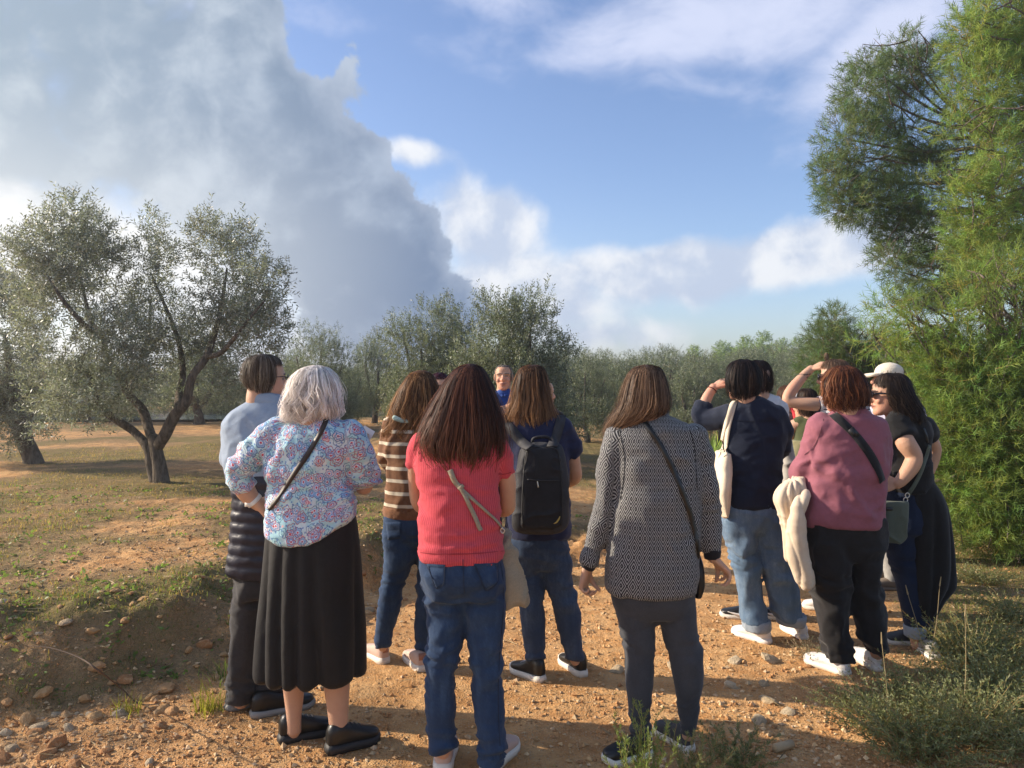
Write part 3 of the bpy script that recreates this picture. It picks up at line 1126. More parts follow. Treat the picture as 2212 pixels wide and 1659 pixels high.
def build_pines():
    rng = np.random.default_rng(31)
    G = 'pines along the side of the track'

    def pine(label, d, base_px, lobes_px, n, m, per, L, W, root_px, ntw, seed, thr=-.1, clump=1.7, shell=3.0):
        s = d / F
        bx = (base_px - CX) * s
        o = np.array([bx, d, ground_z(bx, d)])
        lobes = [(*(Wp(px, py, d + dy) - o), rx * s, max(rx * s, .45) * 1.1 if len(r) == 0 else r[0], ry * s) for px, py, rx, ry, dy, *r in lobes_px]
        root = Wp(root_px[0], root_px[1], d + .3) - o
        limbs = [([(0, 0, -.2), (0.02, 0, root[2] * .4), root * [1, 1, .8], root + np.array([0, 0, .15])], [.17, .13, .10, .05])]
        for l in lobes:
            c = np.array(l[:3])
            st = root * [1, 1, np.clip(c[2] / (root[2] + 1e-6), .25, 1.2)]
            limbs.append(([st, (st + c) / 2 + np.array([0, 0, -.12]), c], [.032, .02, .008]))
        limbs += twig_limbs(lobes, ntw, rng, root)
        tm = limbs_mesh('trunk', limbs, M_PINEBARK, 6, seed)
        cm = pine_crown('crown', lobes, n, m, rng, per, L, W, seed, clump, thr, shell)
        return tree('pine_tree', label, 'pine tree', o, tm, cm, G)

    A = [(1865, 190, 55, 62, 0), (1860, 130, 30, 38, 0), (1945, 160, 55, 60, .2), (1940, 105, 16, 34, 0), (1995, 150, 36, 48, .1), (1830, 300, 62, 72, 0), (1800, 370, 40, 58, 0), (1880, 330, 75, 80, .3), (1960, 270, 80, 90, .4), (1835, 430, 60, 55, -.1),
         (1900, 440, 80, 62, 0), (1990, 400, 80, 90, .5), (1960, 500, 75, 52, .1), (1930, 555, 42, 36, -.1), (2010, 590, 70, 55, .2), (2060, 520, 60, 70, .6), (1990, 640, 45, 30, .1), (1955, 590, 45, 34, 0), (2050, 640, 60, 34, .1), (2080, 330, 70, 90, .7), (2050, 210, 50, 60, .5), (2100, 620, 60, 40, .3), (2140, 560, 80, 80, .8)]
    pine('tall dark pine with a rounded side lobe standing out against the blue sky', 10.0, 2150, A, 7400, M_PINE_D, 13, .080, .0074, (2140, 420), 70, 3, -.18)
    B = [(2110, 60, 55, 75, 0), (2075, 95, 26, 40, 0), (2180, 40, 80, 80, .1), (2110, 190, 70, 75, 0), (2080, 260, 50, 40, -.1), (2180, 180, 80, 90, .2), (2130, 320, 80, 70, -.1), (2060, 400, 62, 42, -.2), (2130, 430, 95, 60, -.2), (2210, 330, 80, 100, .2), (2250, 480, 90, 80, .2),
         (2130, 490, 75, 38, -.2), (2200, 560, 70, 60, 0), (2110, 545, 55, 40, -.1), (2160, 610, 70, 50, 0), (2290, 200, 100, 150, .3), (2240, 60, 90, 90, .3)]
    pine('tall bright green pine leaning in from the upper corner', 8.3, 2420, B, 6000, M_PINE, 14, .080, .0068, (2360, 300), 110, 5, -.12)
    Cc = [(1925, 660, 42, 34, .4), (2090, 620, 60, 40, .1), (2180, 590, 70, 50, .1), (1965, 700, 70, 50, .3), (1900, 730, 45, 40, .5), (2040, 690, 80, 60, .1), (2140, 660, 90, 60, 0), (2210, 640, 60, 60, .1), (2000, 790, 70, 70, .3), (2075, 800, 90, 85, 0), (2170, 790, 90, 95, 0), (2240, 780, 70, 100, .1),
          (2050, 920, 75, 80, .1), (2130, 930, 90, 90, -.1), (2215, 930, 80, 90, 0), (2080, 1040, 70, 75, 0), (2160, 1060, 90, 80, -.1), (2230, 1060, 70, 90, 0), (2110, 1140, 60, 50, 0), (2190, 1150, 80, 50, -.1), (1985, 870, 45, 60, .5), (2280, 900, 90, 250, .3), (2010, 960, 45, 70, .4)]
    pine('bushy light green young pine reaching the ground beside the woman in black', 7.0, 2230, Cc, 9200, M_PINE, 14, .078, .0064, (2230, 900), 170, 7, -.16)
    D = [(1800, 690, 30, 30, 0), (1790, 730, 50, 36, 0), (1850, 740, 60, 45, .1), (1770, 790, 45, 45, 0), (1830, 810, 70, 60, .1), (1900, 780, 60, 60, .2), (1930, 860, 60, 80, .3), (1880, 880, 60, 70, .3), (1960, 960, 60, 90, .5), (1800, 880, 50, 50, .4)]
    r = pine('low young pine with a small brown cone, behind the woman in the striped tee', 11.0, 1860, D, 3600, M_PINE_D, 13, .085, .007, (1880, 800), 40, 9, -.1)
    g = ellipsoid(Wp(1785, 770, 10.6) - np.array(r.location), .035, .035, .06)
    link('pine_cone', mesh_np('pine_cone', *g), plain('cone_brown', (.16, .10, .06), .8), r)
    # brighter trees on the rise far behind the orchard
    rng2 = np.random.default_rng(8)
    lob = [(0, 0, 2.0, 1.1, 1.1, 1.0), (.5, .2, 3.0, .8, .8, .9), (-.5, -.2, 2.9, .8, .8, .8), (0, 0, 3.9, .6, .6, .8), (.7, 0, 1.6, .8, .8, .6), (-.8, .1, 1.5, .8, .8, .6)]
    cm = sprig_crown('crown', lob, 900, M_PINE, rng2, .7, 10, .35, .15, .06, 4, 1.5, -.2)
    tm = limbs_mesh('trunk', [([(0, 0, -.3), (0, .05, 1.2), (.05, 0, 3.6)], [.18, .14, .04])], M_PINEBARK, 8)
    for k, (px, top, hw) in enumerate(((1500, 752, 30), (1560, 744, 34), (1650, 724, 32), (1610, 733, 30), (1690, 738, 28), (1725, 735, 30), (1760, 742, 34), (1580, 756, 30))):
        d = 58 + 3 * (k % 3)
        x = (px - CX) / F * d
        z = ground_z(x, d)
        h = H - (top - CY) / F * d - z
        tree('pine_tree', ('far bright green tree on the rise, %s' % ('leftmost of its line', 'third of its line', 'tallest of its line', 'in the middle of its line', 'just right of the tallest', 'next to last of its line', 'last of its line, by the pines', 'lowest of its line')[k]), 'tree', (x, d, z), tm, cm, 'bright trees on the far rise', k, (hw / F * d / 1.2, hw / F * d / 1.2, h / 4.6))


# ------------------------------------------------------------------ shrubs, rosemary, grass
def stem_plant(name, n_stem, h, spread, per, L, W, m, rng, lean=0.0, curve=.3, droop=0.0, stemw=.004, tilt=.7):
    a = rng.uniform(0, 6.28, n_stem)
    out = rng.random(n_stem) ** .7
    base = np.stack([np.cos(a) * out * spread * .25, np.sin(a) * out * spread * .25, 0 * a - .02], 1)
    dirh = np.stack([np.cos(a) * out * spread, np.sin(a) * out * spread, 0 * a], 1) + rng.normal(0, .06 * spread, (n_stem, 3)) * [1, 1, 0] + np.array([lean, 0, 0])
    hh = h * rng.uniform(.55, 1.1, n_stem)
    K = 7
    t = np.linspace(0, 1, K)
    P = base[:, None] + dirh[:, None] * (t ** (1 + curve))[None, :, None] * .9
    P[:, :, 2] += hh[:, None] * (t - droop * t ** 2)[None]
    P = P + rng.normal(0, .008, P.shape)
    T = unit(np.gradient(P, axis=1))
    tt = rng.uniform(.12, 1.0, (n_stem, per)) ** .8
    idx = tt * (K - 1)
    i0 = np.minimum(idx.astype(int), K - 2)
    f = (idx - i0)[..., None]
    r = np.arange(n_stem)[:, None]
    bp = P[r, i0] * (1 - f) + P[r, i0 + 1] * f
    tg = T[r, i0]
    d = tg * tilt + unit(rng.normal(size=(n_stem, per, 3))) * .8
    sz = (1.1 - .45 * tt) * rng.uniform(.7, 1.2, tt.shape)
    v, q = leaf_quads(bp.reshape(-1, 3), d.reshape(-1, 3), L * sz.ravel(), W * sz.ravel(), rng)
    # stems as thin ribbons, crossing each other
    side = unit(np.cross(T, np.array([.3, .9, .1])))
    w = (stemw * (1 - .75 * t))[None, :, None]
    sv = np.stack([P - side * w, P + side * w], 2).reshape(-1, 3)
    i = (np.arange(n_stem)[:, None] * K + np.arange(K - 1)[None]).ravel() * 2
    sq = np.stack([i, i + 1, i + 3, i + 2], 1) + len(v)
    tone = np.repeat(np.clip(1 + .22 * rng.normal(size=(n_stem * per, 1)), .5, 1.6), 4, 0) * np.ones((1, 3))
    lv = mesh_np(name, np.vstack([v, sv]), np.vstack([q, sq]), smooth=False)
    vcol(lv, 'Col', np.vstack([tone, np.ones((len(sv), 3)) * [1.5, .95, .9]]))
    lv.materials.append(m)
    return lv


def grass_blades(n, x, y, z, h, w, rng, lean=.5):
    """bent blades: 3 rows of 2 verts + tip -> as two quads and a tri"""
    a = rng.uniform(0, 6.28, n)
    dr = np.stack([np.cos(a), np.sin(a), 0 * a], 1)
    sd = np.stack([-np.sin(a), np.cos(a), 0 * a], 1)
    b0 = np.stack([x, y, z], 1)
    ln = (lean * rng.random(n) * h)[:, None]
    up = np.array([0, 0, 1.0])
    p1 = b0 + up * (h * .5)[:, None] + dr * ln * .25
    p2 = b0 + up * (h * .95)[:, None] + dr * ln
    W_ = w[:, None]
    v = np.stack([b0 - sd * W_, b0 + sd * W_, p1 - sd * W_ * .7, p1 + sd * W_ * .7, p2], 1).reshape(-1, 3)
    i = np.arange(n) * 5
    q = np.stack([i, i + 1, i + 3, i + 2], 1)
    t = np.stack([i + 2, i + 3, i + 4], 1)
    return v, q, t


def build_grass():
    rng = np.random.default_rng(15)
    n = 160000
    y = 2.8 + 11.5 * rng.random(n) ** 1.4
    x = rng.uniform(-.72, .72, n) * y
    p = np.stack([x, y, x * 0], 1)
    g = veg(x, y) + .35 * fbm(p * 3.0, 3, 90) + .25 * fbm(p * 11, 2, 91)
    keep = g > .24 + .38 * rng.random(n)
    x, y, g = x[keep], y[keep], g[keep]
    n = len(x)
    z = hgt(x, y)
    h = (0.018 + 0.05 * rng.random(n) ** 1.6) * np.clip(g, .4, 1.2)
    v, q, t = grass_blades(n, x, y, z - .004, h, 0.0016 + 0.0016 * rng.random(n), rng, 1.3)
    me = mesh_np('grass', v, q, t, smooth=False)
    dry = (rng.random(n) < .32 + .38 * sstep(bank_s(x, y), .8, 1.8))[:, None]
    tone = np.where(dry, np.array([[2.2, 1.45, 1.6]]), np.array([[.95, 1.1, .8]])) * rng.uniform(.55, 1.25, (n, 1))
    vcol(me, 'Col', np.repeat(tone, 5, 0))
    o = link('grass', me, M_GRASS)
    tag(o, 'short grass and weeds on the bank and the orchard floor', kind='stuff')
    # flat broad-leaved weeds
    n = 2600
    y = 3.2 + 6 * rng.random(n * 4) ** 1.5
    x = rng.uniform(-.70, .3, n * 4) * y
    s = bank_s(x, y)
    k = (veg(x, y) > .25) & (s > 0.02) & (rng.random(n * 4) < .6)
    x, y = x[k][:n], y[k][:n]
    n = len(x)
    c = rng.integers(0, max(2, n // 7), n)
    cx, cy = x[c], y[c]
    x, y = cx + rng.normal(0, .03, n), cy + rng.normal(0, .03, n)
    b0 = np.stack([x, y, hgt(x, y) + .005], 1)
    d = np.stack([rng.normal(size=n), rng.normal(size=n), rng.uniform(.15, .9, n)], 1)
    v, q = leaf_quads(b0, d, rng.uniform(.02, .05, n), rng.uniform(.010, .022, n), rng)
    me = mesh_np('weeds', v, q, smooth=False)
    vcol(me, 'Col', np.repeat(rng.uniform(.6, 1.4, (n, 1)) * np.array([[.8, 1.1, .9]]), 4, 0))
    tag(link('weeds', me, M_GRASS), 'small broad-leaved weeds between the stones of the bank', kind='stuff')
    # dead twigs and straw lying about
    n = 2600
    y = 2.8 + 7 * rng.random(n) ** 1.6
    x = rng.uniform(-.7, .7, n) * y
    s = veg(x, y)
    k = rng.random(n) < .2 + s
    x, y = x[k], y[k]
    n = len(x)
    a = rng.uniform(0, 6.28, n)
    d = np.stack([np.cos(a), np.sin(a), rng.normal(.05, .16, n)], 1)
    v, q = leaf_quads(np.stack([x, y, hgt(x, y) + .012], 1), d, rng.uniform(.03, .16, n), rng.uniform(.003, .006, n), rng)
    me = mesh_np('dry_litter', v, q, smooth=False)
    vcol(me, 'Col', np.repeat(rng.uniform(.35, 1.2, (n, 1)) * np.ones((1, 3)), 4, 0))
    tag(link('dry_litter', me, M_DRY), 'dry straw and twigs lying on the ground', kind='stuff')


def tuft(label, px, py, h, n, spread, dry, rng, group='pale grass tufts'):
    z = 0.0
    for _ in range(12):
        g = gpt(px, py, z)
        z = ground_z(g[0], g[1])
    x, y = rng.normal(0, spread, n), rng.normal(0, spread, n)
    v, q, t = grass_blades(n, x, y, x * 0 - .02, h * rng.uniform(.45, 1.1, n), .002 + .0015 * rng.random(n), rng, 1.1)
    me = mesh_np('grass_tuft', v, q, t, smooth=False)
    tone = np.array([[1.6, 1.45, .9]]) * rng.uniform(.7, 1.3, (n, 1)) if dry else np.array([[.9, 1.15, .8]]) * rng.uniform(.6, 1.3, (n, 1))
    vcol(me, 'Col', np.repeat(tone, 5, 0))
    o = link('grass_tuft', me, M_GRASS, None, (g[0], g[1], z))
    tag(o, label, 'grass tuft', group)


def build_shrubs():
    rng = np.random.default_rng(44)
    big = [stem_plant('foliage', 125, .48, .48, 44, .030, .0085, M_HERB, rng, -.05, .35, .25, .003) for _ in range(3)]
    low = [stem_plant('foliage', 95, .28, .38, 34, .026, .008, M_HERB, rng, 0, .3, .3, .003) for _ in range(2)]
    spots = [(2110, 1450, 'b', 'tall green shrub beside the hem of the black cardigan'), (2165, 1530, 'b', 'green shrub nearest the corner, behind the front one'), (2040, 1545, 'l', 'leafy shrub brushing the white sneakers of the mauve shirt'),
             (1905, 1585, 'l', 'shrub with narrow leaves lying over the shaded ground, tip towards the grey leggings'), (2090, 1600, 'b', 'bushy shrub at the lower edge under the corner shrubs'), (2200, 1640, 'b', 'dark shrub in the bottom corner of the photo'),
             (1985, 1650, 'b', 'half-dry shrub at the bottom edge, in front of the leafy one'), (1950, 1500, 'm', 'low sprig shrub right at the feet of the mauve shirt'), (2060, 1400, 'm', 'low dark shrub behind the shoes of the woman in black'),
             (2190, 1340, 'l', 'low shrub below the bushy pine at the edge'), (2120, 1260, 'l', 'low shrub under the bushy pine, beside the cardigan'), (2140, 1420, 'l', 'thin shrub on the sunlit earth near the corner'),
             (1850, 1530, 'm', 'small shrub left of the shaded sneakers')]
    for k, (px, py, t, lab) in enumerate(spots):
        z = 0
        for _ in range(12):
            g = gpt(px, py, z)
            z = ground_z(g[0], g[1])
        r = empty('shrub', (g[0], g[1], z))
        r.rotation_euler = (0, 0, rng.uniform(0, 6.28))
        sc = rng.uniform(.85, 1.1) * {'b': .9, 'l': .95, 'm': .6}[t]
        r.scale = (sc, sc, sc * rng.uniform(.9, 1.1))
        tag(r, lab, 'shrub', 'green shrubs at the edge of the track')
        link('foliage', (big if t == 'b' else low)[k % (3 if t == 'b' else 2)], None, r)
    # grey thyme-like cushion beside the turned-up jeans
    g = gpt(1748, 1425)
    o = link('shrub', stem_plant('shrub', 60, .13, .15, 20, .018, .004, M_GREY, rng, 0, .3, 0, .002), None, None, (g[0], g[1], ground_z(g[0], g[1])))
    tag(o, 'small grey-green cushion shrub between the turned-up jeans and the black trousers', 'shrub')
    # rosemary in front of the grey leggings
    for k, (px, py, h, lab, ns) in enumerate(((1385, 1730, .36, 'bright rosemary with upright shoots in front of the grey leggings', 26), (1500, 1710, .26, 'smaller dark rosemary beside the bright one', 20), (1590, 1650, .15, 'low dark herb in the shade of the grey leggings', 22))):
        g = gpt(px, py)
        me = stem_plant('rosemary', ns, h, .16 if k < 2 else .22, 120, .026, .0042, M_ROSE if k == 0 else M_HERB, rng, 0, .2, 0, .0025, 1.0)
        o = link('rosemary', me, None, None, (g[0], g[1], ground_z(g[0], g[1])))
        tag(o, lab, 'rosemary')
    g = gpt(1190, 1690)
    o = link('seedling', stem_plant('seedling', 3, .09, .03, 14, .016, .004, M_ROSE, rng, 0, .2, 0, .0015, 1.0), None, None, (g[0], g[1], ground_z(g[0], g[1])))
    tag(o, 'tiny bright seedling at the bottom edge between the red top and the leggings', 'seedling')
    tuft('pale yellow-green grass tuft on the bank beside the black trousers', 450, 1405, .17, 90, .035, True, rng)
    tuft('small pale grass tuft at the foot of the bank', 272, 1490, .12, 70, .03, True, rng)
    tuft('green grass tuft on the bank near the pale one', 490, 1440, .14, 60, .05, False, rng)
    tuft('small green grass tuft on the path right of the skirt', 1068, 1492, .05, 40, .02, False, rng)
    # dry stalks with seed heads
    for k, (px, py, px2, py2, lab) in enumerate(((2003, 1455, 1961, 1283, 'dry grass stalk leaning over the dark jeans'), (2005, 1440, 2030, 1265, 'upright dry stalk with a slim seed head in front of the black cardigan'), (2076, 1590, 2085, 1330, 'thin dry stalk among the corner shrubs'), (1916, 1600, 1905, 1390, 'dry stalk at the feet of the mauve shirt'))):
        g = gpt(px, py)
        top = Wp(px2, py2, g[1] - .02)
        st = tube([g, (g + top) / 2 + np.array([.012, 0, 0]), top], [.0022, .0018, .0014], 5, 3)
        hd = tube([top, top + unit(top - g) * .05], [.0045, .002], 6, 3)
        v, q, t = join([st, hd])
        me = mesh_np('dry_stalk', v - g, q, t)
        vcol(me, 'Col', np.ones((len(me.vertices), 3)))
        tag(link('dry_stalk', me, M_DRY, None, g), lab, 'grass stalk', 'dry stalks by the track')
    # fallen branch on the bank, piece of wood, dwarf palm
    pts = []
    for px, py in ((60, 1395), (110, 1400), (170, 1420), (215, 1450), (260, 1485), (300, 1520), (350, 1520)):
        z = 0
        for _ in range(12):
            g = gpt(px, py, z)
            z = ground_z(g[0], g[1]) + .016
        pts.append(g)
    o0 = pts[0].copy()
    me = mesh_np('fallen_branch', *tube([p - o0 for p in pts], [.0015, .0028, .0034, .004, .004, .0034, .0015], 6, 4))
    tag(link('fallen_branch', me, plain('dead_wood', (.12, .09, .07), .9, spec=.1), None, o0), 'thin dark fallen branch lying across the stony bank', 'branch')
    g = gpt(1692, 1622)
    me = mesh_np('cut_log', *tube([(-.045, -.02, .02), (.045, .02, .022)], [.019, .018], 12, 2, dome=False))
    tag(link('cut_log', me, plain('cut_wood', (.46, .34, .20), .8), None, g), 'short piece of cut wood lying right of the grey leggings', 'wood')
    n = 150
    a = rng.uniform(0, 6.28, n)
    base = np.stack([np.cos(a) * .05, np.sin(a) * .05, rng.uniform(.2, .45, n)], 1)
    fan = rng.integers(0, 12, n)
    fd = unit(rng.normal(size=(12, 3)) + [0, 0, .8])
    d = fd[fan] + rng.normal(0, .35, (n, 3))
    v, q = leaf_quads(base + fd[fan] * .15, d, .38, .028, rng)
    me = mesh_np('leaves', v, q, smooth=False)
    vcol(me, 'Col', np.repeat(rng.uniform(.8, 1.7, (n, 1)) * np.ones((1, 3)), 4, 0))
    me.materials.append(M_PINE)
    x = (1540 - CX) / F * 10.5
    z = ground_z(x, 10.5)
    r = empty('dwarf_palm', (x, 10.5, z))
    tag(r, 'spiky dwarf palm beside the navy shirt, below its raised elbow', 'dwarf palm')
    link('leaves', me, None, r)
    link('stem', mesh_np('stem', *tube([(0, 0, -.1), (0, 0, .35)], [.07, .06], 8, 2)), M_BARK, r)


def build_water():
    th = np.linspace(0, 2 * np.pi, 40, endpoint=False)
    v = np.stack([-12 + 8.9 * np.cos(th), 25 + 4.1 * np.sin(th), 0 * th], 1)
    z0 = ground_z(-12, 25) + .47
    v[:, 2] = z0
    v = np.vstack([v, [[-12, 25, z0]]])
    t = np.stack([np.full(40, 40), np.arange(40), (np.arange(40) + 1) % 40], 1)
    m, b, p, _ = material('pond_water')
    b.put(p.inputs['Base Color'], (0.06, 0.09, 0.11))
    p.inputs['Roughness'].default_value = 0.12
    b.put(p.inputs['Normal'], b.bump(b.noise(b.obj(), 4, 4, .6), .15, .05))
    o = link('water', mesh_np('water', v, None, t), m)
    o['kind'] = 'structure'


build_water()
build_stones()
build_gravel()
build_near_olives()
build_orchard()
build_pines()
build_grass()
build_shrubs()
# unseen olive tree, added and slimmed to cast a shade band on the path
_tm, _cm = olive_variant(140, 900)
tree('olive_tree', 'unseen slim olive tree added outside the frame to shade the path', 'olive tree', (-7.2, 4.66, ground_z(-7.2, 4.66)), _tm, _cm, None, 1.0, (.46, .46, 1.02))
# ------------------------------------------------------------------ people: library
SKIN = np.array([0.56, 0.335, 0.225])


PEOPLE = []


class Person:
    def __init__(self, d, px, label, tanned=1.0):
        self.d = d
        self.s = d / F
        self.o = np.array([(px - CX) * self.s, d, 0.0])
        self.root = empty('person', tuple(self.o))
        tag(self.root, label, 'person', 'people standing on the track')
        self.surf = []
        self.legrows = []
        self.todo = None
        PEOPLE.append(self)
        self.skin = SKIN * tanned

    # --- points in metres, relative to the person's base
    def P(self, px, py, dy=0.0):
        return Wp(px, py, self.d + dy) - self.o

    def limb(self, pts, seg=18, flat=1.0, k=1.0, sub=5, dome=True):
        """pts: (px, py, depth offset m, radius px)"""
        return tube([self.P(a, b, c) for a, b, c, r in pts], [r * self.s * k for a, b, c, r in pts], seg, sub, flat, dome=dome)

    def rings(self, rows, power=2.3, seg=36, sub=5, grow=0.0):
        """rows: (py, xl, xr, half depth m, depth offset m)"""
        rows = [tuple(r) + (0.0,) * (5 - len(r)) for r in rows]
        C = np.array([self.P((xl + xr) / 2, py, dy) for py, xl, xr, hd, dy in rows])
        w = np.array([(xr - xl) / 2 * self.s + grow for py, xl, xr, hd, dy in rows])
        h = np.array([hd + grow for py, xl, xr, hd, dy in rows])
        a = crom(np.hstack([C, w[:, None], h[:, None]]), sub)
        C, w, h = a[:, :3], np.maximum(a[:, 3], .003), np.maximum(a[:, 4], .003)
        z = np.zeros_like(w)
        return loft(C, np.stack([w, z, z], 1), np.stack([z, h, z], 1), seg, power)

    def legs(self, rows, ratio=1.05, rec=True, **kw):
        """rows: (py, xl, xr, depth offset)"""
        rows = [tuple(r) + (0.0,) * (4 - len(r)) for r in rows]
        if rec:
            self.legrows.append(rows)
        kw.setdefault('grow', .0015)
        return self.rings([(py, xl, xr, (xr - xl) / 2 * self.s * ratio, dy) for py, xl, xr, dy in rows], power=2.1, **kw)

    def mesh_part(self, name, me, m, parent=None, solid=True):
        o = link(name, me, m, parent or self.root)
        if solid:
            self.add_surf(me)
        return o

    def add_surf(self, me):
        me.calc_loop_triangles()
        t = np.empty(len(me.loop_triangles) * 3, np.int32)
        me.loop_triangles.foreach_get('vertices', t)
        self.surf.append((BVHTree.FromPolygons([tuple(q) for q in getv(me)], t.reshape(-1, 3).tolist())))

    def garment(self, name, m, geos, voxel=0.0085, folds=(), bones=None, it=1, solid=True, quilt=None, crease=True):
        me = remesh(join(geos), voxel * 1.4)
        relax(me, it)
        v, n = getv(me), getn(me)
        rest = v.copy()
        dsp = np.zeros(len(v))
        for f in tuple(folds) + ((dict(amp=.0030, sc=(9, 7, 15), rot=28, sharp=1.6, seed=41), dict(amp=.0022, sc=(8, 8, 24), rot=-20, sharp=2.2, seed=43)) if crease and not quilt else ()):
            dsp += fold(rest, **f)
        if quilt:
            dsp += quilt(rest)
        v = v + n * dsp[:, None]
        me.vertices.foreach_set('co', v.astype(np.float32).ravel())
        relax(me, 1, .35)
        if bones:
            vvec(me, 'Pat', bone_uv(rest, bones))
        me.polygons.foreach_set('use_smooth', np.ones(len(me.polygons), bool))
        return self.mesh_part(name, me, m, solid=solid)

    # --- points on what is already built, seen from the camera
    def hit(self, px, py):
        o = Vector(np.array([0, 0, H]) - self.o)
        dvec = Vector(((px - CX) / F, 1.0, -(py - CY) / F)).normalized()
        best = None
        for b in self.surf:
            l, n, i, dist = b.ray_cast(o, dvec)
            if l is not None and (best is None or dist < best[2]):
                best = (np.array(l), np.array(n), dist)
        return best

    def path_on(self, pts, n=40, lift=.004, fallback=0.0):
        a = crom(np.array(pts, float), 12)
        t = np.linspace(0, len(a) - 1, n)
        a = np.stack([np.interp(t, np.arange(len(a)), a[:, k]) for k in range(2)], 1)
        P, N = [], []
        for px, py in a:
            h = self.hit(px, py)
            if h is None:
                P.append(None)
                N.append(None)
            else:
                nn = h[1] if h[1][1] < 0 else -h[1]
                P.append(h[0] + nn * lift)
                N.append(nn)
        good = [i for i, q in enumerate(P) if q is not None]
        for i in range(n):
            if P[i] is None:
                if good:
                    j = min(good, key=lambda g: abs(g - i))
                    P[i] = Wp(a[i, 0], a[i, 1], (P[j] + self.o)[1]) - self.o
                    N[i] = N[j]
                else:
                    P[i] = self.P(a[i, 0], a[i, 1], fallback)
                    N[i] = np.array([0, -1.0, 0])
        P, N = np.array(P), np.array(N)
        for _ in range(3):
            P[1:-1] = .5 * P[1:-1] + .25 * (P[:-2] + P[2:])
            N[1:-1] = .5 * N[1:-1] + .25 * (N[:-2] + N[2:])
        return P, unit(N)

    def strap(self, name, m, pts, w, th=.003, parent=None, lift=.004, n=40, solid=False, rel=None):
        P, N = self.path_on(pts, n, lift)
        T = unit(np.gradient(P, axis=0))
        S = unit(np.cross(T, N))
        w = np.interp(np.linspace(0, 1, n), np.linspace(0, 1, len(w)), w) if hasattr(w, '__len__') else np.full(n, w)
        g = ribbon(P, S * w[:, None] / 2, N * th)
        o0 = np.zeros(3) if rel is None else rel
        me = mesh_np(name, g[0] - o0, g[1], g[2])
        ob = link(name, me, m, parent or self.root)
        if solid:
            self.add_surf(me)
        return ob

    def patch(self, name, m, corners, lift=.003, th=.002, nu=8, nv=8, parent=None, rel=None):
        """four pixel corners (tl, tr, br, bl) laid on the surface as a thin panel"""
        c = np.array(corners, float)
        U, Vv = np.meshgrid(np.linspace(0, 1, nu), np.linspace(0, 1, nv))
        pts = (c[0] * ((1 - U) * (1 - Vv))[..., None] + c[1] * (U * (1 - Vv))[..., None] + c[2] * (U * Vv)[..., None] + c[3] * ((1 - U) * Vv)[..., None]).reshape(-1, 2)
        P, N = [], []
        last = None
        for px, py in pts:
            h = self.hit(px, py)
            if h is None:
                h = last or (self.P(px, py, -.1), np.array([0, -1., 0]), 0)
            last = h
            nn = h[1] if h[1][1] < 0 else -h[1]
            P.append(h[0])
            N.append(nn)
        P, N = np.array(P), np.array(N)
        top, bot = P + N * (lift + th), P + N * (lift - .006)
        i = (np.arange(nv - 1)[:, None] * nu + np.arange(nu - 1)[None]).ravel()
        q = np.stack([i, i + nu, i + nu + 1, i + 1], 1)
        k = nu * nv
        rim = list(range(nu)) + [r * nu + nu - 1 for r in range(1, nv)] + [(nv - 1) * nu + j for j in range(nu - 2, -1, -1)] + [r * nu for r in range(nv - 2, 0, -1)]
        rq = [(rim[j], rim[(j + 1) % len(rim)], rim[(j + 1) % len(rim)] + k, rim[j] + k) for j in range(len(rim))]
        o0 = np.zeros(3) if rel is None else rel
        me = mesh_np(name, np.vstack([top, bot]) - o0, np.vstack([q, np.array(rq)]))
        return link(name, me, m, parent or self.root)

    # --- anatomy
    def head(self, px, top, yaw, tilt=0.0, scale=1.0, dy=0.0):
        """lofts of a head whose crown is at (px, top); yaw: 0 looks away from the camera, + turns right"""
        zt = self.P(px, top, dy)
        M = rotz(-R(yaw))
        if tilt:
            c, s = math.cos(R(tilt)), math.sin(R(tilt))
            M = M @ np.array([[1, 0, 0], [0, c, -s], [0, s, c]])
        k = scale
        o = zt - M @ np.array([0, 0, .228 * k])
        self.hM, self.ho, self.hk = M, o, k
        rows = np.array([(0.0, .018, .052, .080), (.012, .036, .012, .092), (.03, .050, -.030, .094), (.055, .060, -.058, .092), (.085, .067, -.078, .094), (.115, .072, -.089, .096), (.14, .0745, -.094, .093),
                         (.165, .075, -.096, .096), (.19, .069, -.090, .090), (.21, .055, -.072, .072), (.223, .034, -.044, .044), (.229, .010, -.012, .012)])
        a = crom(rows, 4)
        C = np.stack([0 * a[:, 0], (a[:, 2] + a[:, 3]) / 2, a[:, 0]], 1) * k
        w, h = a[:, 1] * k, np.maximum((a[:, 3] - a[:, 2]) / 2, .008) * k
        tr = lambda g: (g[0] @ M.T + o, g[1], g[2])
        L = [tr(loft(C, np.stack([w, 0 * w, 0 * w], 1), np.stack([0 * w, h, 0 * w], 1), 28, 2.15))]
        q = lambda *p: np.array(p) * k
        L.append(tr(tube([q(0, .093, .138), q(0, .105, .115), q(0, .116, .096), q(0, .102, .088)], np.array([.008, .010, .0145, .012]) * k, 12, 3)))
        L.append(tr(tube([q(-.013, .098, .092), q(.013, .098, .092)], np.array([.010, .010]) * k, 10, 2)))
        for sx in (-1, 1):                                   # brow ridge, cheeks, ears, lips
            L.append(tr(tube([q(sx * .012, .092, .147), q(sx * .035, .086, .150), q(sx * .056, .066, .144)], np.array([.009, .010, .008]) * k, 10, 3)))
            L.append(tr(ellipsoid(q(sx * .040, .070, .092), .022 * k, .018 * k, .022 * k)))
            L.append(tr(ellipsoid(q(sx * .077, -.002, .118), .010 * k, .019 * k, .032 * k, rotz(-sx * .35))))
        L.append(tr(tube([q(-.024, .088, .062), q(0, .098, .064), q(.024, .088, .062)], np.array([.006, .009, .006]) * k, 10, 3)))
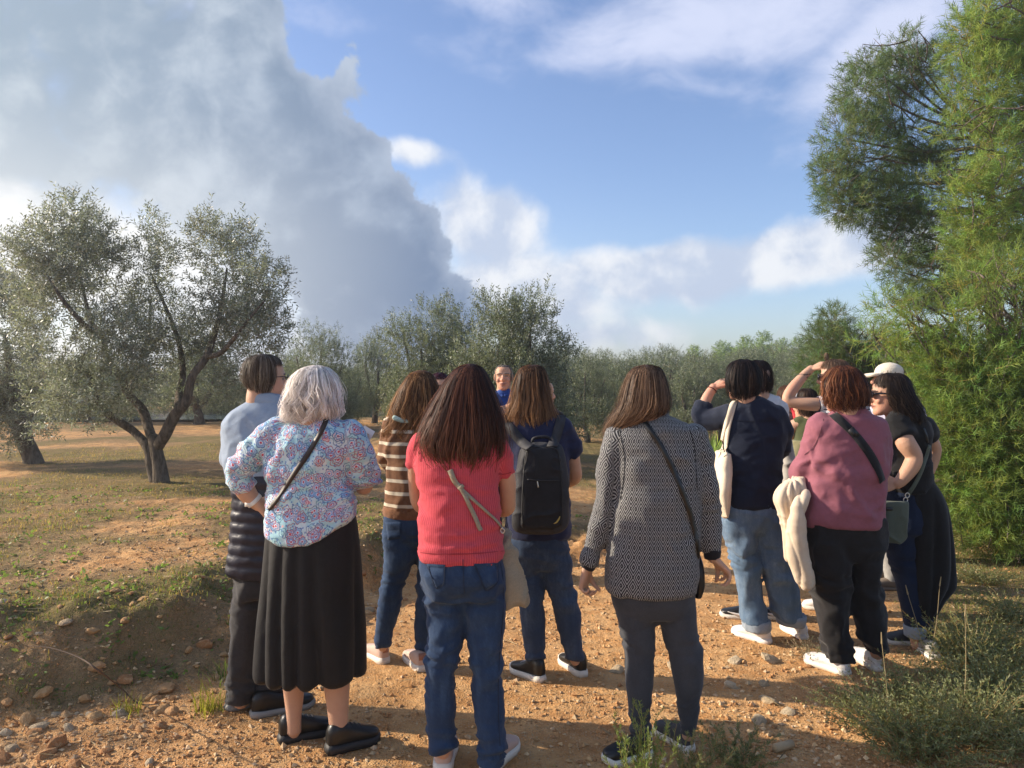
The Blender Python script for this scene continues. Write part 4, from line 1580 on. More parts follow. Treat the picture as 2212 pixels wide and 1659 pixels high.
        L.append(tr(tube([q(-.020, .087, .053), q(0, .096, .052), q(.020, .087, .053)], np.array([.006, .009, .006]) * k, 10, 3)))
        L.append(tr(ellipsoid(q(0, .082, .022), .020 * k, .014 * k, .016 * k)))
        self.hc = o + M @ q(0, 0, .12)
        return L

    def hpt(self, x, y, z):
        return self.ho + self.hM @ (np.array([x, y, z]) * self.hk)

    def neck(self, base, r=.056):
        return tube([self.hpt(0, -.022, .085), self.hpt(0, -.03, .01), base], [r, r * 1.02, r * 1.25], 20, 4)

    def hand(self, wrist, tip, normal, side=1, curl=(.5, .6, .7, .8), spread=.10, thumb=.8, k=1.0, tcurl=.3):
        """palm and five fingers; side +1: thumb on +cross(dir, normal); fingers bend towards normal"""
        w, t = np.asarray(wrist, float), np.asarray(tip, float)
        dr = unit(t - w)
        nn = np.asarray(normal, float)
        nn = unit(nn - dr * np.dot(nn, dr))
        ac = np.cross(dr, nn) * side
        G = []
        pl = .092 * k
        C = np.array([w - dr * .012, w + dr * pl * .25, w + dr * pl * .6, w + dr * pl * .97])
        hw = np.array([.026, .032, .040, .041]) * k
        ht = np.array([.020, .017, .0155, .0125]) * k
        a = crom(np.hstack([C, hw[:, None], ht[:, None]]), 4)
        G.append(loft(a[:, :3], ac[None] * a[:, 3:4], nn[None] * a[:, 4:5], 20, 2.5))
        lens = np.array([.072, .080, .074, .058]) * k
        offs = np.array([.029, .0098, -.0098, -.029]) * k
        for i in range(4):
            p = w + dr * pl * (.93 if i in (1, 2) else .88) + ac * offs[i]
            fd = unit(dr + ac * spread * (1.5 - i) * .7)
            pts, rad = [p - fd * .018 * k, p], [.0088 * k, .0090 * k]
            ang = 0.0
            ax = np.cross(fd, nn)
            for j, (l, c) in enumerate(zip((.46, .30, .24), (.9, 1.15, .8))):
                ang += curl[i] * c
                dd = fd * math.cos(ang) + nn * math.sin(ang)
                pts.append(pts[-1] + dd * lens[i] * l)
                rad.append((.0086 - .0012 * (j + 1)) * k)
            G.append(tube(pts, rad, 10, 4))
        p = w + dr * .018 * k + ac * .024 * k
        d1 = unit(dr * .75 + ac * thumb + nn * .25)
        p1 = p + d1 * .044 * k
        d2 = unit(dr * .95 + ac * thumb * .35 + nn * tcurl)
        p2 = p1 + d2 * .033 * k
        d3 = unit(dr * .95 + ac * thumb * .1 + nn * tcurl * 1.6)
        p3 = p2 + d3 * .027 * k
        G.append(tube([p, p1, p2, p3], np.array([.0150, .0118, .0105, .0082]) * k, 10, 4))
        return G

    def body(self, geos, voxel=.007, **kw):
        self.todo = (list(geos), voxel, kw)

    def crotch(self, px, top, bot, w):
        """cloth between the legs, narrowing downwards"""
        return self.rings([(top, px - w, px + w, .085), ((top + bot) / 2, px - w * .6, px + w * .6, .07), (bot, px - w * .18, px + w * .18, .045)])

    def finish(self):
        geos, voxel, kw = self.todo
        for rows in self.legrows:
            pts = [self.pelvis + np.array([.55 * (self.P((rows[0][1] + rows[0][2]) / 2, rows[0][0])[0] - self.pelvis[0]), 0, 0])] + [self.P((a + b) / 2, y, dy) for y, a, b, dy in rows]
            rad = [.05] + [max(.026, .62 * (b - a) / 2 * self.s) for y, a, b, dy in rows]
            geos.append(tube(pts, rad, 14, 3))
        self.make_body(geos, voxel, **kw)

    def make_body(self, geos, voxel=.007, face=False, brow=(.10, .07, .05), lip=(.40, .20, .16)):
        me = remesh(join(geos), voxel, .28)
        relax(me, 1, .3)
        v = getv(me)
        c = np.repeat(self.skin[None], len(v), 0)
        if face and hasattr(self, 'hM'):
            q = (v - self.ho) @ self.hM / self.hk
            fr = q[:, 1] > .055
            ex = np.abs(q[:, 0])
            e = fr & (((ex - .032) / .016) ** 2 + ((q[:, 2] - .127) / .0065) ** 2 < 1)
            c[e] = (.12, .08, .06)
            b = fr & (np.abs(ex - .034) < .022) & (np.abs(q[:, 2] - .146 - .003 * np.sin(ex * 60)) < .005)
            c[b] = brow
            l = (q[:, 1] > .07) & (((q[:, 0]) / .026) ** 2 + ((q[:, 2] - .058) / .0095) ** 2 < 1)
            c[l] = lip
            l = (q[:, 1] > .07) & (np.abs(q[:, 0]) < .022) & (np.abs(q[:, 2] - .0575) < .0022)
            c[l] = np.array(lip) * .35
            ck = (q[:, 1] > .02) & (q[:, 2] > 0) & (q[:, 2] < .12)
            c[ck] = c[ck] * (1 + .10 * np.array([1.0, -.25, -.2])) 
        vcol(me, 'Col', c)
        return self.mesh_part('body', me, M_SKIN)

    def eyes(self):
        g = []
        for sx in (-1, 1):
            g.append(ellipsoid(self.hpt(sx * .032, .083, .127), .012, .012, .0075, None, 10, 8))
        return g

    # --- hair: a shaped mass and many ribbons lying on and off it
    def hair(self, prof, cols, n=2300, yaw=0.0, window=65, brow=.30, wave=.0, wf=9.0, clump=.5, ends=.10, wid=.0034, power=2.0, frizz=.004, seed=1, tipcol=None, base_k=.92, flip=0.0, lift=1.0):
        rng = np.random.default_rng(seed)
        rows = [tuple(r) + (0.0,) * (5 - len(r)) for r in prof]
        A = np.array([np.concatenate([self.P((xl + xr) / 2, py, dy), [(xr - xl) / 2 * self.s, hd]]) for py, xl, xr, hd, dy in rows])
        Z = A[:, 2]
        ts = np.concatenate([[0], np.cumsum(np.maximum(np.abs(np.diff(Z)) + .6 * np.abs(np.diff(A[:, 3])), 1e-4))])
        ts /= ts[-1]
        fine = crom(np.hstack([A, ts[:, None]]), 8)
        tf = np.maximum.accumulate(fine[:, 5])

        def at(t):
            return [np.interp(t, tf, fine[:, k]) for k in range(5)]
        fdir = math.atan2(math.cos(R(yaw)), math.sin(R(yaw)))      # the face looks this way (angle from +X)
        # --- mass
        tt = np.linspace(0, 1, 30)
        x, y, z, a, b_ = at(tt)
        th = np.linspace(0, 2 * np.pi, 40, endpoint=False)
        dth = np.abs((th - fdir + np.pi) % (2 * np.pi) - np.pi)
        fm = 1 - .55 * sstep(dth, R(window) * 1.05, R(window) * .7)[None] * sstep(tt, brow * .7, brow)[:, None]
        e = 2 / power
        c, s = np.cos(th), np.sin(th)
        c, s = np.sign(c) * np.abs(c) ** e, np.sign(s) * np.abs(s) ** e
        rr = fm * base_k * (1 - .16 * tt[:, None]) * (1 - .62 * sstep(tt, .74, 1.0)[:, None])
        rr = rr * (1 + .035 * np.sin(th * 17)[None] * sstep(tt, .1, .4)[:, None])
        v = np.stack([x[:, None] + a[:, None] * c * rr, y[:, None] + b_[:, None] * s * rr, np.repeat(z[:, None], 40, 1)], -1)
        i = np.arange(29)[:, None] * 40
        j = np.arange(40)[None]
        q0 = np.stack([i + j, i + 40 + j, i + 40 + (j + 1) % 40, i + (j + 1) % 40], -1).reshape(-1, 4)
        v0 = np.vstack([v.reshape(-1, 3), [[x[-1], y[-1], z[-1]]]])
        t0 = np.stack([np.full(40, 1200), 29 * 40 + (j[0] + 1) % 40, 29 * 40 + j[0]], 1)
        cols = np.array(cols)
        pick0 = rng.integers(0, len(cols), 40)
        cbase = cols.mean(0) * .7
        c0 = np.repeat(cbase[None], len(v0), 0) * (1 + .2 * vnoise(v0 * [60, 60, 6], 3)[:, None])
        # --- ribbons
        K = 9
        nn = int(n * .85)
        th = rng.uniform(0, 2 * np.pi, nn)
        dth = np.abs((th - fdir + np.pi) % (2 * np.pi) - np.pi)
        inw = dth < R(window)
        NC = 34
        grp = np.floor(th / (2 * np.pi) * NC) + rng.integers(0, 3, nn) * 100
        gph0 = _hash(grp.astype(int), grp.astype(int) * 0 + seed, grp.astype(int) * 0, 5)
        gph = gph0[:, None]
        tend = 1 - ends * rng.random(nn) ** 1.5 * 2.0
        tend = np.where(inw, brow * rng.uniform(.75, 1.0, nn), tend)
        tend = tend + np.where(inw, 0, .10 * (gph0 - .6))
        tend = np.where(rng.random(nn) < .12, tend * rng.uniform(.5, .9, nn), tend)
        u = np.linspace(0, 1, K)
        t = np.clip((u[None] ** .85) * tend[:, None], 0, 1)
        x, y, z, a, b_ = at(t)
        thc = (np.floor(th / (2 * np.pi) * NC) + .5 + (gph0 - .5) * 1.2) / NC * 2 * np.pi
        fly = (rng.random((nn, 1)) < .13) * rng.random((nn, 1)) ** 1.5
        grow = sstep(t, .15, .9)
        thv = th[:, None] + (thc - th)[:, None] * clump * grow
        thv = thv + wave * 3.2 * np.sin(t * wf * np.pi + gph * 6.28) * grow + .05 * np.sin(t * 5 + gph * 40) * grow
        dep = .945 + .075 * rng.random(nn)[:, None] + wave * 2.2 * np.cos(t * wf * np.pi + gph * 6.28 + 1.0) * grow + (gph - .5) * .15 * grow * clump * lift + fly * .22 * sstep(t, .03, .5)
        dep = dep + flip * sstep(t, .8, 1.0)
        fr = frizz * rng.normal(size=(nn, K, 3)).cumsum(1) / 2.2
        c, s = np.cos(thv), np.sin(thv)
        c, s = np.sign(c) * np.abs(c) ** e, np.sign(s) * np.abs(s) ** e
        Pp = np.stack([x + a * c * dep, y + b_ * s * dep, z], -1) + fr * grow[..., None]
        nrm = unit(np.stack([c / np.maximum(a, .01), s / np.maximum(b_, .01), 0 * c + .0], -1) + rng.normal(0, .5, (nn, 1, 3)))
        T = unit(np.gradient(Pp, axis=1))
        S = unit(np.cross(T, nrm))
        w = wid * rng.uniform(.6, 1.3, (nn, 1, 1)) * (1 - .75 * u ** 3)[None, :, None]
        rv = np.stack([Pp - S * w / 2, Pp + S * w / 2], 2).reshape(-1, 3)
        ii = (np.arange(nn)[:, None] * K + np.arange(K - 1)[None]).ravel() * 2
        rq = np.stack([ii, ii + 1, ii + 3, ii + 2], 1) + len(v0)
        pick = rng.integers(0, len(cols), nn)
        pick = np.where(rng.random(nn) < .6, (gph[:, 0] * len(cols)).astype(int) % len(cols), pick)
        cc = np.repeat(cols[pick][:, None], K, 1) * rng.uniform(.75, 1.25, (nn, 1, 1))
        if tipcol is not None:
            f = sstep(t, tipcol[0], tipcol[1])[..., None] * rng.uniform(.2, 1, (nn, 1, 1))
            cc = cc * (1 - f) + np.array(tipcol[2]) * f
        cc = np.repeat(cc.reshape(-1, 3), 2, 0)
        me = mesh_np('hair', np.vstack([v0, rv]), np.vstack([q0, rq]), t0)
        vcol(me, 'Col', np.vstack([c0, cc]))
        o = link('hair', me, M_HAIR, self.root)
        me2 = mesh_np('tmp', v0, q0, t0)
        self.add_surf(me2)
        bpy.data.meshes.remove(me2)
        return o

    # --- shoes
    def shoe(self, heel, toe, m, msole, L=.275, Wd=1.0, ankle=.075, sole=.026, toe_h=1.0, kind='low', mtoe=None, mtab=None, mlace=None):
        h, t = gpt(*heel), gpt(*toe)
        dr = unit((t - h) * [1, 1, 0])
        sd = np.array([dr[1], -dr[0], 0])
        o = h - self.o
        o[2] = ground_z(h[0], h[1]) if abs(ground_z(h[0], h[1])) > .03 else 0.0
        s = np.array([0, .06, .15, .28, .42, .56, .70, .82, .92, .975, 1.0])
        w = np.array([.020, .031, .036, .0365, .037, .041, .046, .0455, .038, .025, .011]) * Wd
        top = np.array([.068, .082, .090, .092, .084, .074, .063, .055, .048, .041, .030]) * toe_h
        if kind == 'high':
            top[:4] = [.095, .115, .125, .128]
            top[4] = .095
        elif kind == 'mid':
            top[:4] += [.01, .015, .014, .008]
        zb = sole * .6
        rows = crom(np.stack([s * L, w, top * 1.0], 1), 4)
        hz = np.maximum((rows[:, 2] - zb + .008) / 2, .008)
        C = o + dr * rows[:, :1] + np.array([0, 0, 1.0]) * (zb + hz)[:, None]
        up = loft(C, sd * rows[:, 1:2], np.array([[0, 0, 1.0]]) * hz[:, None], 22, 2.6)
        ob = link('shoe', mesh_np('shoe', *up), m, self.root)
        self.add_surf(ob.data)
        # sole: a rounded slab following the outline
        oc = crom(np.stack([s * L, w * 1.04 + .0012], 1), 4)
        ln = oc[:, 0] * 1.035 - .005
        pts = np.vstack([o + dr * ln[:, None] + sd * oc[:, 1:2], (o + dr * ln[:, None] - sd * oc[:, 1:2])[::-1]])
        nP = len(pts)
        spring = np.concatenate([ln, ln[::-1]]) / L
        zt = sole + .012 * sstep(spring, .85, 1.0) + .006 * sstep(spring, .2, .0)
        zl = .010 * sstep(spring, .82, 1.05)
        a0, a1, a2 = pts.copy(), pts.copy(), pts.copy()
        cen = pts.mean(0)
        a0[:, 2] = o[2] + zl
        a1[:, 2] = o[2] + (zl + zt) / 2
        a1[:, :2] = cen[:2] + (a1[:, :2] - cen[:2]) * 1.02
        a2[:, 2] = o[2] + zt
        a2[:, :2] = cen[:2] + (a2[:, :2] - cen[:2]) * .97
        vv = np.vstack([a0, a1, a2])
        k = np.arange(nP)
        k2 = (k + 1) % nP
        qd = np.vstack([np.stack([k + r * nP, k2 + r * nP, k2 + (r + 1) * nP, k + (r + 1) * nP], 1) for r in (0, 1)])
        half = nP // 2
        j = np.arange(half - 1)
        capT = np.stack([2 * nP + j, 2 * nP + j + 1, 2 * nP + nP - 2 - j, 2 * nP + nP - 1 - j], 1)
        capB = np.stack([j + 1, j, nP - 1 - j, nP - 2 - j], 1)
        link('sole', mesh_np('sole', vv, np.vstack([qd, capT, capB])), msole, ob)
        if mtab is not None:
            g = boxgeo(o + dr * .004 + np.array([0, 0, top[1] * .9]), .018, .006, .018, np.stack([sd, dr, [0, 0, 1]], 1))
            link('heel_tab', mesh_np('heel_tab', *g), mtab, ob)
        if mlace is not None:
            for kx in range(4):
                c = .36 + kx * .085
                ht = np.interp(c, s, top) + .006
                wd = np.interp(c, s, w) * .55
                p = o + dr * L * c + np.array([0, 0, ht])
                link('lace', mesh_np('lace', *tube([p - sd * wd - [0, 0, .004], p + [0, 0, .002], p + sd * wd - [0, 0, .004]], [.0034] * 3, 6, 2)), mlace, ob)
        if mtoe is not None:
            c = o + dr * L * .93 + np.array([0, 0, .034])
            link('toe_cap', mesh_np('toe_cap', *ellipsoid(c, .040 * Wd, .030, .020, np.stack([sd, dr, [0, 0, 1]], 1))), mtoe, ob)
        self.last_shoe = (o, dr, sd, L, w, s, top, ob)
        return ob


def ribbon(P, S, Nt):
    """flat strap with thickness: centre line, half width vectors, thickness vectors"""
    n = len(P)
    v = np.stack([P - S, P + S, P + S + Nt, P - S + Nt], 1).reshape(-1, 3)
    i = np.arange(n - 1) * 4
    q = np.vstack([np.stack([i + a, i + b, i + b + 4, i + a + 4], 1) for a, b in ((1, 0), (2, 1), (3, 2), (0, 3))])
    e = (n - 1) * 4
    q = np.vstack([q, [[0, 1, 2, 3]], [[e + 3, e + 2, e + 1, e]]])
    return v, q, np.zeros((0, 3), int)


def fold(p, z0=None, zw=None, x0=None, xw=None, amp=.006, sc=(7, 7, 40), seed=1, sharp=2.0, warp=.05, y_front=None, rot=0.0):
    q = p.copy()
    if rot:
        c, s = math.cos(R(rot)), math.sin(R(rot))
        q[:, 0], q[:, 2] = p[:, 0] * c + p[:, 2] * s, -p[:, 0] * s + p[:, 2] * c
    wq = np.stack([vnoise(p * 9 + 3, seed + 50), vnoise(p * 9 + 7, seed + 51), vnoise(p * 9, seed + 52)], 1) * warp
    n = vnoise((q + wq) * np.array(sc), seed)
    r = (1 - np.abs(n)) ** sharp - .45
    w = np.ones(len(p))
    if z0 is not None:
        w = w * np.exp(-((p[:, 2] - z0) / zw) ** 2)
    if x0 is not None:
        w = w * np.exp(-((p[:, 0] - x0) / xw) ** 2)
    return 2.1 * amp * r * w


def bone_uv(v, bones):
    """bones: (a, b, radius): along and round coordinates in metres for woven or printed patterns"""
    best = np.full(len(v), 1e9)
    uv = np.zeros((len(v), 3))
    for k, (a, b, r) in enumerate(bones):
        a, b = np.asarray(a, float), np.asarray(b, float)
        L = np.linalg.norm(b - a)
        d = (b - a) / L
        t = np.clip((v - a) @ d, 0, L)
        q = v - a - t[:, None] * d
        dist = np.linalg.norm(q, axis=1) - r
        f = np.array([0, -1.0, 0])
        f = unit(f - d * np.dot(f, d))
        g = np.cross(d, f)
        ang = np.arctan2(q @ g, q @ f)
        m = dist < best
        best[m] = dist[m]
        uv[m] = np.stack([ang * r + k * .37, (v - a) @ d, 0 * t], 1)[m]
    return uv


# --- patterned cloth
def pattern_base(name, rough=.85, bump=.25):
    m, b, p, out = material(name)
    p.inputs['Roughness'].default_value = rough
    p.inputs['Specular IOR Level'].default_value = .25
    p.inputs['Sheen Weight'].default_value = .1
    return m, b, p


def cloth_floral():
    m, b, p = pattern_base('floral_print')
    uv = b.attr('Pat', 'Vector')
    uv = b.vm('ADD', uv, b.vm('SCALE', b.vm('SUBTRACT', b.noise(uv, 22, 2, .5, out='Color'), (.5, .5, .5)), scale=.010))
    sc = 19.5
    vo = b.vor(uv, sc, 'F1', 1.0, '2D')
    dl = b.vm('SUBTRACT', b.vm('SCALE', uv, scale=sc), b.vm('SCALE', vo.outputs['Position'], scale=sc))
    x, y, _z = b.sep(dl)
    rnd = vo.outputs['Color']
    r0, r1, r2 = b.sep(rnd)
    ang = b.m('ARCTAN2', y, x)
    r = b.m('SQRT', b.add(b.mul(x, x), b.mul(y, y)))
    rp = b.m('DIVIDE', r, b.add(.80, b.mul(b.m('ABSOLUTE', b.m('SINE', b.add(b.mul(ang, 2.5), b.mul(r0, 3.0)))), .27)))
    base = b.mix(b.ss(b.noise(uv, 14, 3, .6), .42, .62), (.40, .66, .73), (.66, .76, .80))
    base = b.mix(b.mul(b.ss(b.noise(uv, 19, 3, .55), .58, .66), .85), base, (.85, .38, .36))
    petal = b.mix(b.ss(r1, .42, .52), (.12, .30, .62), b.mix(r2, (.70, .42, .50), (.55, .74, .74)))
    line = b.mix(b.ss(r2, .45, .55), (.05, .10, .30), b.mix(r1, (.45, .05, .09), (.10, .22, .32)))
    ring = lambda c, w: b.ss(b.m('ABSOLUTE', b.sub(rp, c)), w, w * .55)
    c = b.mix(b.mul(b.ss(rp, .40, .36), .6), base, petal)
    c = b.mix(b.mul(b.ss(rp, .27, .24), .8), c, (.74, .80, .84))
    c = b.mix(b.mul(ring(.40, .042), .9), c, line)
    c = b.mix(b.mul(ring(.21, .05), .8), c, (.10, .22, .55))
    c = b.mix(b.ss(rp, .11, .08), c, (.55, .07, .12))
    v3 = b.vor(b.vm('ADD', uv, (.37, .61, 0)), 19.0, 'F1', 1.0, '2D')
    e3 = b.vm('SUBTRACT', b.vm('SCALE', b.vm('ADD', uv, (.37, .61, 0)), scale=19.0), b.vm('SCALE', v3.outputs['Position'], scale=19.0))
    x3, y3, _z = b.sep(e3)
    q3 = b.m('DIVIDE', b.m('SQRT', b.add(b.mul(x3, x3), b.mul(y3, y3))), b.add(.80, b.mul(b.m('ABSOLUTE', b.m('SINE', b.mul(b.m('ARCTAN2', y3, x3), 2.5))), .27)))
    k3 = b.m('MAXIMUM', b.ss(b.m('ABSOLUTE', b.sub(q3, .38)), .05, .025), b.ss(b.m('ABSOLUTE', b.sub(q3, .17)), .045, .02))
    c = b.mix(b.mul(k3, .75), c, b.mix(b.ss(b.sep(v3.outputs['Color'])[1], .45, .55), (.42, .07, .11), (.08, .22, .36)))
    vo2 = b.vor(uv, 47, 'F1', .9, '2D')
    dots = b.mul(b.ss(vo2.outputs['Distance'], .20, .15), b.ss(rp, .42, .46))
    c = b.mix(b.mul(dots, .8), c, (.08, .18, .50))
    b.put(p.inputs['Base Color'], c)
    b.put(p.inputs['Normal'], b.bump(b.noise(b.obj(), 28, 4, .55), .35, .012))
    return m


def cloth_diamond():
    m, b, p = pattern_base('diamond_jacquard')
    uv = b.attr('Pat', 'Vector')
    x, y, _ = b.sep(uv)
    w, h = .050, .080
    u, v = b.mul(x, 1 / w), b.mul(y, 1 / h)
    fp = b.sub(b.m('FRACT', b.add(b.add(u, v), 100)), .5)
    fq = b.sub(b.m('FRACT', b.add(b.sub(u, v), 100)), .5)
    mx = b.m('MAXIMUM', b.m('ABSOLUTE', fp), b.m('ABSOLUTE', fq))
    s = b.m('FRACT', b.mul(mx, 5.0))
    tri = b.m('ABSOLUTE', b.sub(s, .5))
    f = b.ss(tri, .24, .34)
    n = b.noise(b.obj(), 160, 2, .5)
    c = b.mix(f, (.010, .011, .015), b.mix(n, (.25, .25, .25), (.42, .42, .415)))
    b.put(p.inputs['Base Color'], c)
    b.put(p.inputs['Normal'], b.bump(b.add(b.mul(b.noise(b.obj(), 24, 4, .55), 1.0), b.mul(f, .12)), .3, .01))
    return m


def cloth_stripes(name, base, stripe, period, frac, offset=0.0, rough=.9, axis='Object', rib=None):
    m, b, p = pattern_base(name, rough)
    o = b.obj()
    if axis == 'Object':
        z = b.sep(o)[2]
    else:
        z = b.sep(b.attr('Pat', 'Vector'))[1 if axis == 'PatY' else 0]
    z = b.add(z, b.mul(b.sub(b.noise(o, 5, 3, .5), .5), .012 if axis == 'Object' else .003))
    f = b.m('FRACT', b.add(b.mul(b.add(z, offset), 1 / period), 100))
    e = .06 if axis == 'Object' else .1
    k = b.mul(b.ss(f, 0, e), b.ss(f, frac + e, frac))
    n = b.noise(o, 70, 3, .7)
    c = b.mix(k, b.mix(n, tuple(q * .72 for q in base), tuple(min(1, q * 1.3) for q in base)), b.mix(n, tuple(q * .88 for q in stripe), tuple(min(1, q * 1.08) for q in stripe)))
    b.put(p.inputs['Base Color'], c)
    hh = b.mul(b.noise(o, 26, 4, .55), 1.0)
    if rib:
        hh = b.add(hh, b.mul(k, rib))
    b.put(p.inputs['Normal'], b.bump(hh, .35, .01))
    return m
# ------------------------------------------------------------------ people: cloth and skin colours
F_LBLUE = fabric('light_blue_knit', (0.25, 0.315, 0.41), .85, .08)
F_QUILT = fabric('black_quilted_nylon', (0.022, 0.022, 0.034), .42, .2, sheen=0)
F_BLACKT = fabric('charcoal_twill', (0.030, 0.029, 0.031), .8, .2)
F_FLORAL = cloth_floral()
F_SKIRT = fabric('black_skirt_cloth', (0.010, 0.0098, 0.0105), .62, .2, sheen=.05)
F_SWEATER = cloth_stripes('striped_knit', (0.165, 0.075, 0.035), (0.60, 0.52, 0.40), .0680, .27, offset=0.034)
F_RIB = fabric('brown_rib_knit', (0.19, 0.085, 0.04), .95, .3, grain=120)
F_RED = cloth_stripes('red_rib_jersey', (0.46, 0.048, 0.072), (0.60, 0.088, 0.11), .0098, .5, axis='PatX', rib=.10)
F_NAVY = fabric('navy_jersey', (0.016, 0.021, 0.062), .85, .2)
F_DIAMOND = cloth_diamond()
F_KNITBLK = fabric('black_rib_cuff', (0.012, 0.012, 0.015), .9, .2)
F_LEGGING = fabric('charcoal_marl', (0.050, 0.055, 0.066), .9, .25, grain=220)
F_DKBLUE = fabric('dark_blue_shirt', (0.0065, 0.012, 0.030), .8, .15)
F_WHITET = fabric('white_cotton', (0.66, 0.66, 0.66), .9, .05)
F_STRIPET = cloth_stripes('white_navy_stripe', (0.74, 0.74, 0.75), (0.03, 0.035, 0.07), .026, .36, axis='PatY')
F_MAUVE = fabric('mauve_cotton', (0.275, 0.095, 0.125), .85, .10)
F_BLACK = fabric('black_jersey', (0.010, 0.010, 0.011), .9, .2)
F_BLACKTR = fabric('black_trouser_cloth', (0.013, 0.012, 0.013), .8, .2)
F_LILAC = fabric('lilac_cotton', (0.62, 0.60, 0.72), .9, .05)
F_GREYTR = fabric('pale_grey_trouser', (0.36, 0.35, 0.33), .9, .1)
F_OLIVE = fabric('olive_green_cotton', (0.062, 0.075, 0.030), .9, .12)
F_KHAKI = fabric('khaki_cotton', (0.20, 0.185, 0.10), .9, .12)
F_POLO = fabric('royal_blue_pique', (0.012, 0.050, 0.225), .85, .12)
F_PRINTD = fabric('speckled_dark_cloth', (0.16, 0.12, 0.10), .9, .8, grain=90)
F_DENIM = denim('mid_blue_denim', (0.018, 0.040, 0.092), (0.055, 0.105, 0.190), .5)
F_DENIM2 = denim('worn_blue_denim', (0.030, 0.050, 0.095), (0.085, 0.125, 0.195), .6)
F_DENIM3 = denim('light_blue_denim', (0.090, 0.150, 0.235), (0.225, 0.305, 0.400), .6)
F_DENIM4 = denim('dark_blue_denim', (0.010, 0.018, 0.045), (0.020, 0.036, 0.080), .4)
F_CUFFD = denim('denim_inside', (0.26, 0.31, 0.37), (0.40, 0.45, 0.50), .3)
F_CANVAS = fabric('cream_canvas', (0.70, 0.60, 0.46), .9, .07)
F_CREAM = fabric('cream_fleece', (0.66, 0.54, 0.41), .95, .07)
F_LINEN = fabric('greige_linen', (0.31, 0.265, 0.19), .95, .18, grain=150)
F_GREYBAG = fabric('light_grey_canvas', (0.42, 0.40, 0.37), .9, .06)
F_PACK = fabric('black_pack_nylon', (0.018, 0.018, 0.021), .6, .2, sheen=0)
F_PACK2 = fabric('charcoal_pack_side', (0.040, 0.040, 0.044), .7, .2, sheen=0)
F_GREENBAG = fabric('sage_bag_cloth', (0.085, 0.105, 0.082), .75, .08)
L_BROWN = plain('brown_leather', (0.030, 0.018, 0.014), .5)
L_BLACK = plain('black_leather', (0.012, 0.012, 0.012), .38)
L_BLACKS = plain('black_rubber', (0.020, 0.020, 0.021), .6)
L_GREYS = plain('grey_rubber', (0.30, 0.29, 0.27), .7)
L_WHITE = plain('white_leather', (0.76, 0.73, 0.70), .5)
L_WHITES = plain('white_rubber', (0.72, 0.68, 0.60), .6)
L_PINK = plain('blush_mesh', (0.55, 0.40, 0.33), .8)
L_PINKD = plain('rose_suede', (0.34, 0.17, 0.12), .8)
L_MINT = plain('mint_lining', (0.32, 0.48, 0.40), .8)
L_DGREY = plain('dark_grey_mesh', (0.055, 0.060, 0.068), .8)
L_TAUPE = plain('taupe_suede', (0.16, 0.125, 0.095), .85)
P_STRAPW = plain('white_strap', (0.76, 0.74, 0.68), .5)
P_METAL = plain('bag_metal', (0.65, 0.63, 0.58), .28, 1.0)
P_LENS = plain('dark_lens', (0.012, 0.012, 0.018), .12)
P_FRAME = plain('spectacle_frame', (0.035, 0.022, 0.016), .35)
P_PAPER = plain('paper_sheet', (0.78, 0.79, 0.82), .7, var=.02)
P_YELLOW = plain('yellow_print', (0.55, 0.40, 0.10), .6)
P_STITCH = plain('denim_stitch', (0.012, 0.024, 0.055), .9)
P_STRAWT = plain('straw_thread', (0.36, 0.20, 0.09), .8)

KNEES = lambda zk, amp=.006: dict(z0=zk, zw=.12, amp=amp, sc=(6, 6, 34), seed=3)
HEMS = lambda zh, amp=.008: dict(z0=zh, zw=.09, amp=amp, sc=(5, 5, 38), seed=8)


class Item:
    """a thing that is worn or held: stays an object of its own"""
    def __init__(self, person, name, label, cat, at, group=None):
        self.p = person
        self.rel = np.asarray(at, float)
        self.root = empty(name, tuple(person.o + self.rel))
        tag(self.root, label, cat, group)

    def add(self, name, geo, m, parent=None, smooth=True):
        return link(name, mesh_np(name, geo[0] - self.rel, geo[1], geo[2], smooth), m, parent or self.root)

    def cloth(self, name, m, geos, voxel=.008, folds=(), surf=True, quilt=None):
        me = remesh(join(geos), voxel)
        relax(me, 2)
        v, n = getv(me), getn(me)
        if surf:
            self.p.add_surf(me)
        d = sum(fold(v, **f) for f in folds) if folds else 0 * v[:, 0]
        if quilt:
            d = d + quilt(v)
        v = v + n * d[:, None] - self.rel
        me.vertices.foreach_set('co', v.astype(np.float32).ravel())
        me.update()
        me.polygons.foreach_set('use_smooth', np.ones(len(me.polygons), bool))
        return link(name, me, m, self.root)

    def strap(self, name, m, pts, w, th=.003, **kw):
        return self.p.strap(name, m, pts, w, th, parent=self.root, rel=self.rel, **kw)

    def patch(self, name, m, corners, **kw):
        return self.p.patch(name, m, corners, parent=self.root, rel=self.rel, **kw)


def core(p, neck, pelvis, ankles=None):
    p.pelvis = p.P(*pelvis)
    return [tube([p.P(*neck), p.P((neck[0] + pelvis[0]) / 2, (neck[1] + pelvis[1]) / 2), p.P(*pelvis)], [.05, .075, .075], 16, 3)]


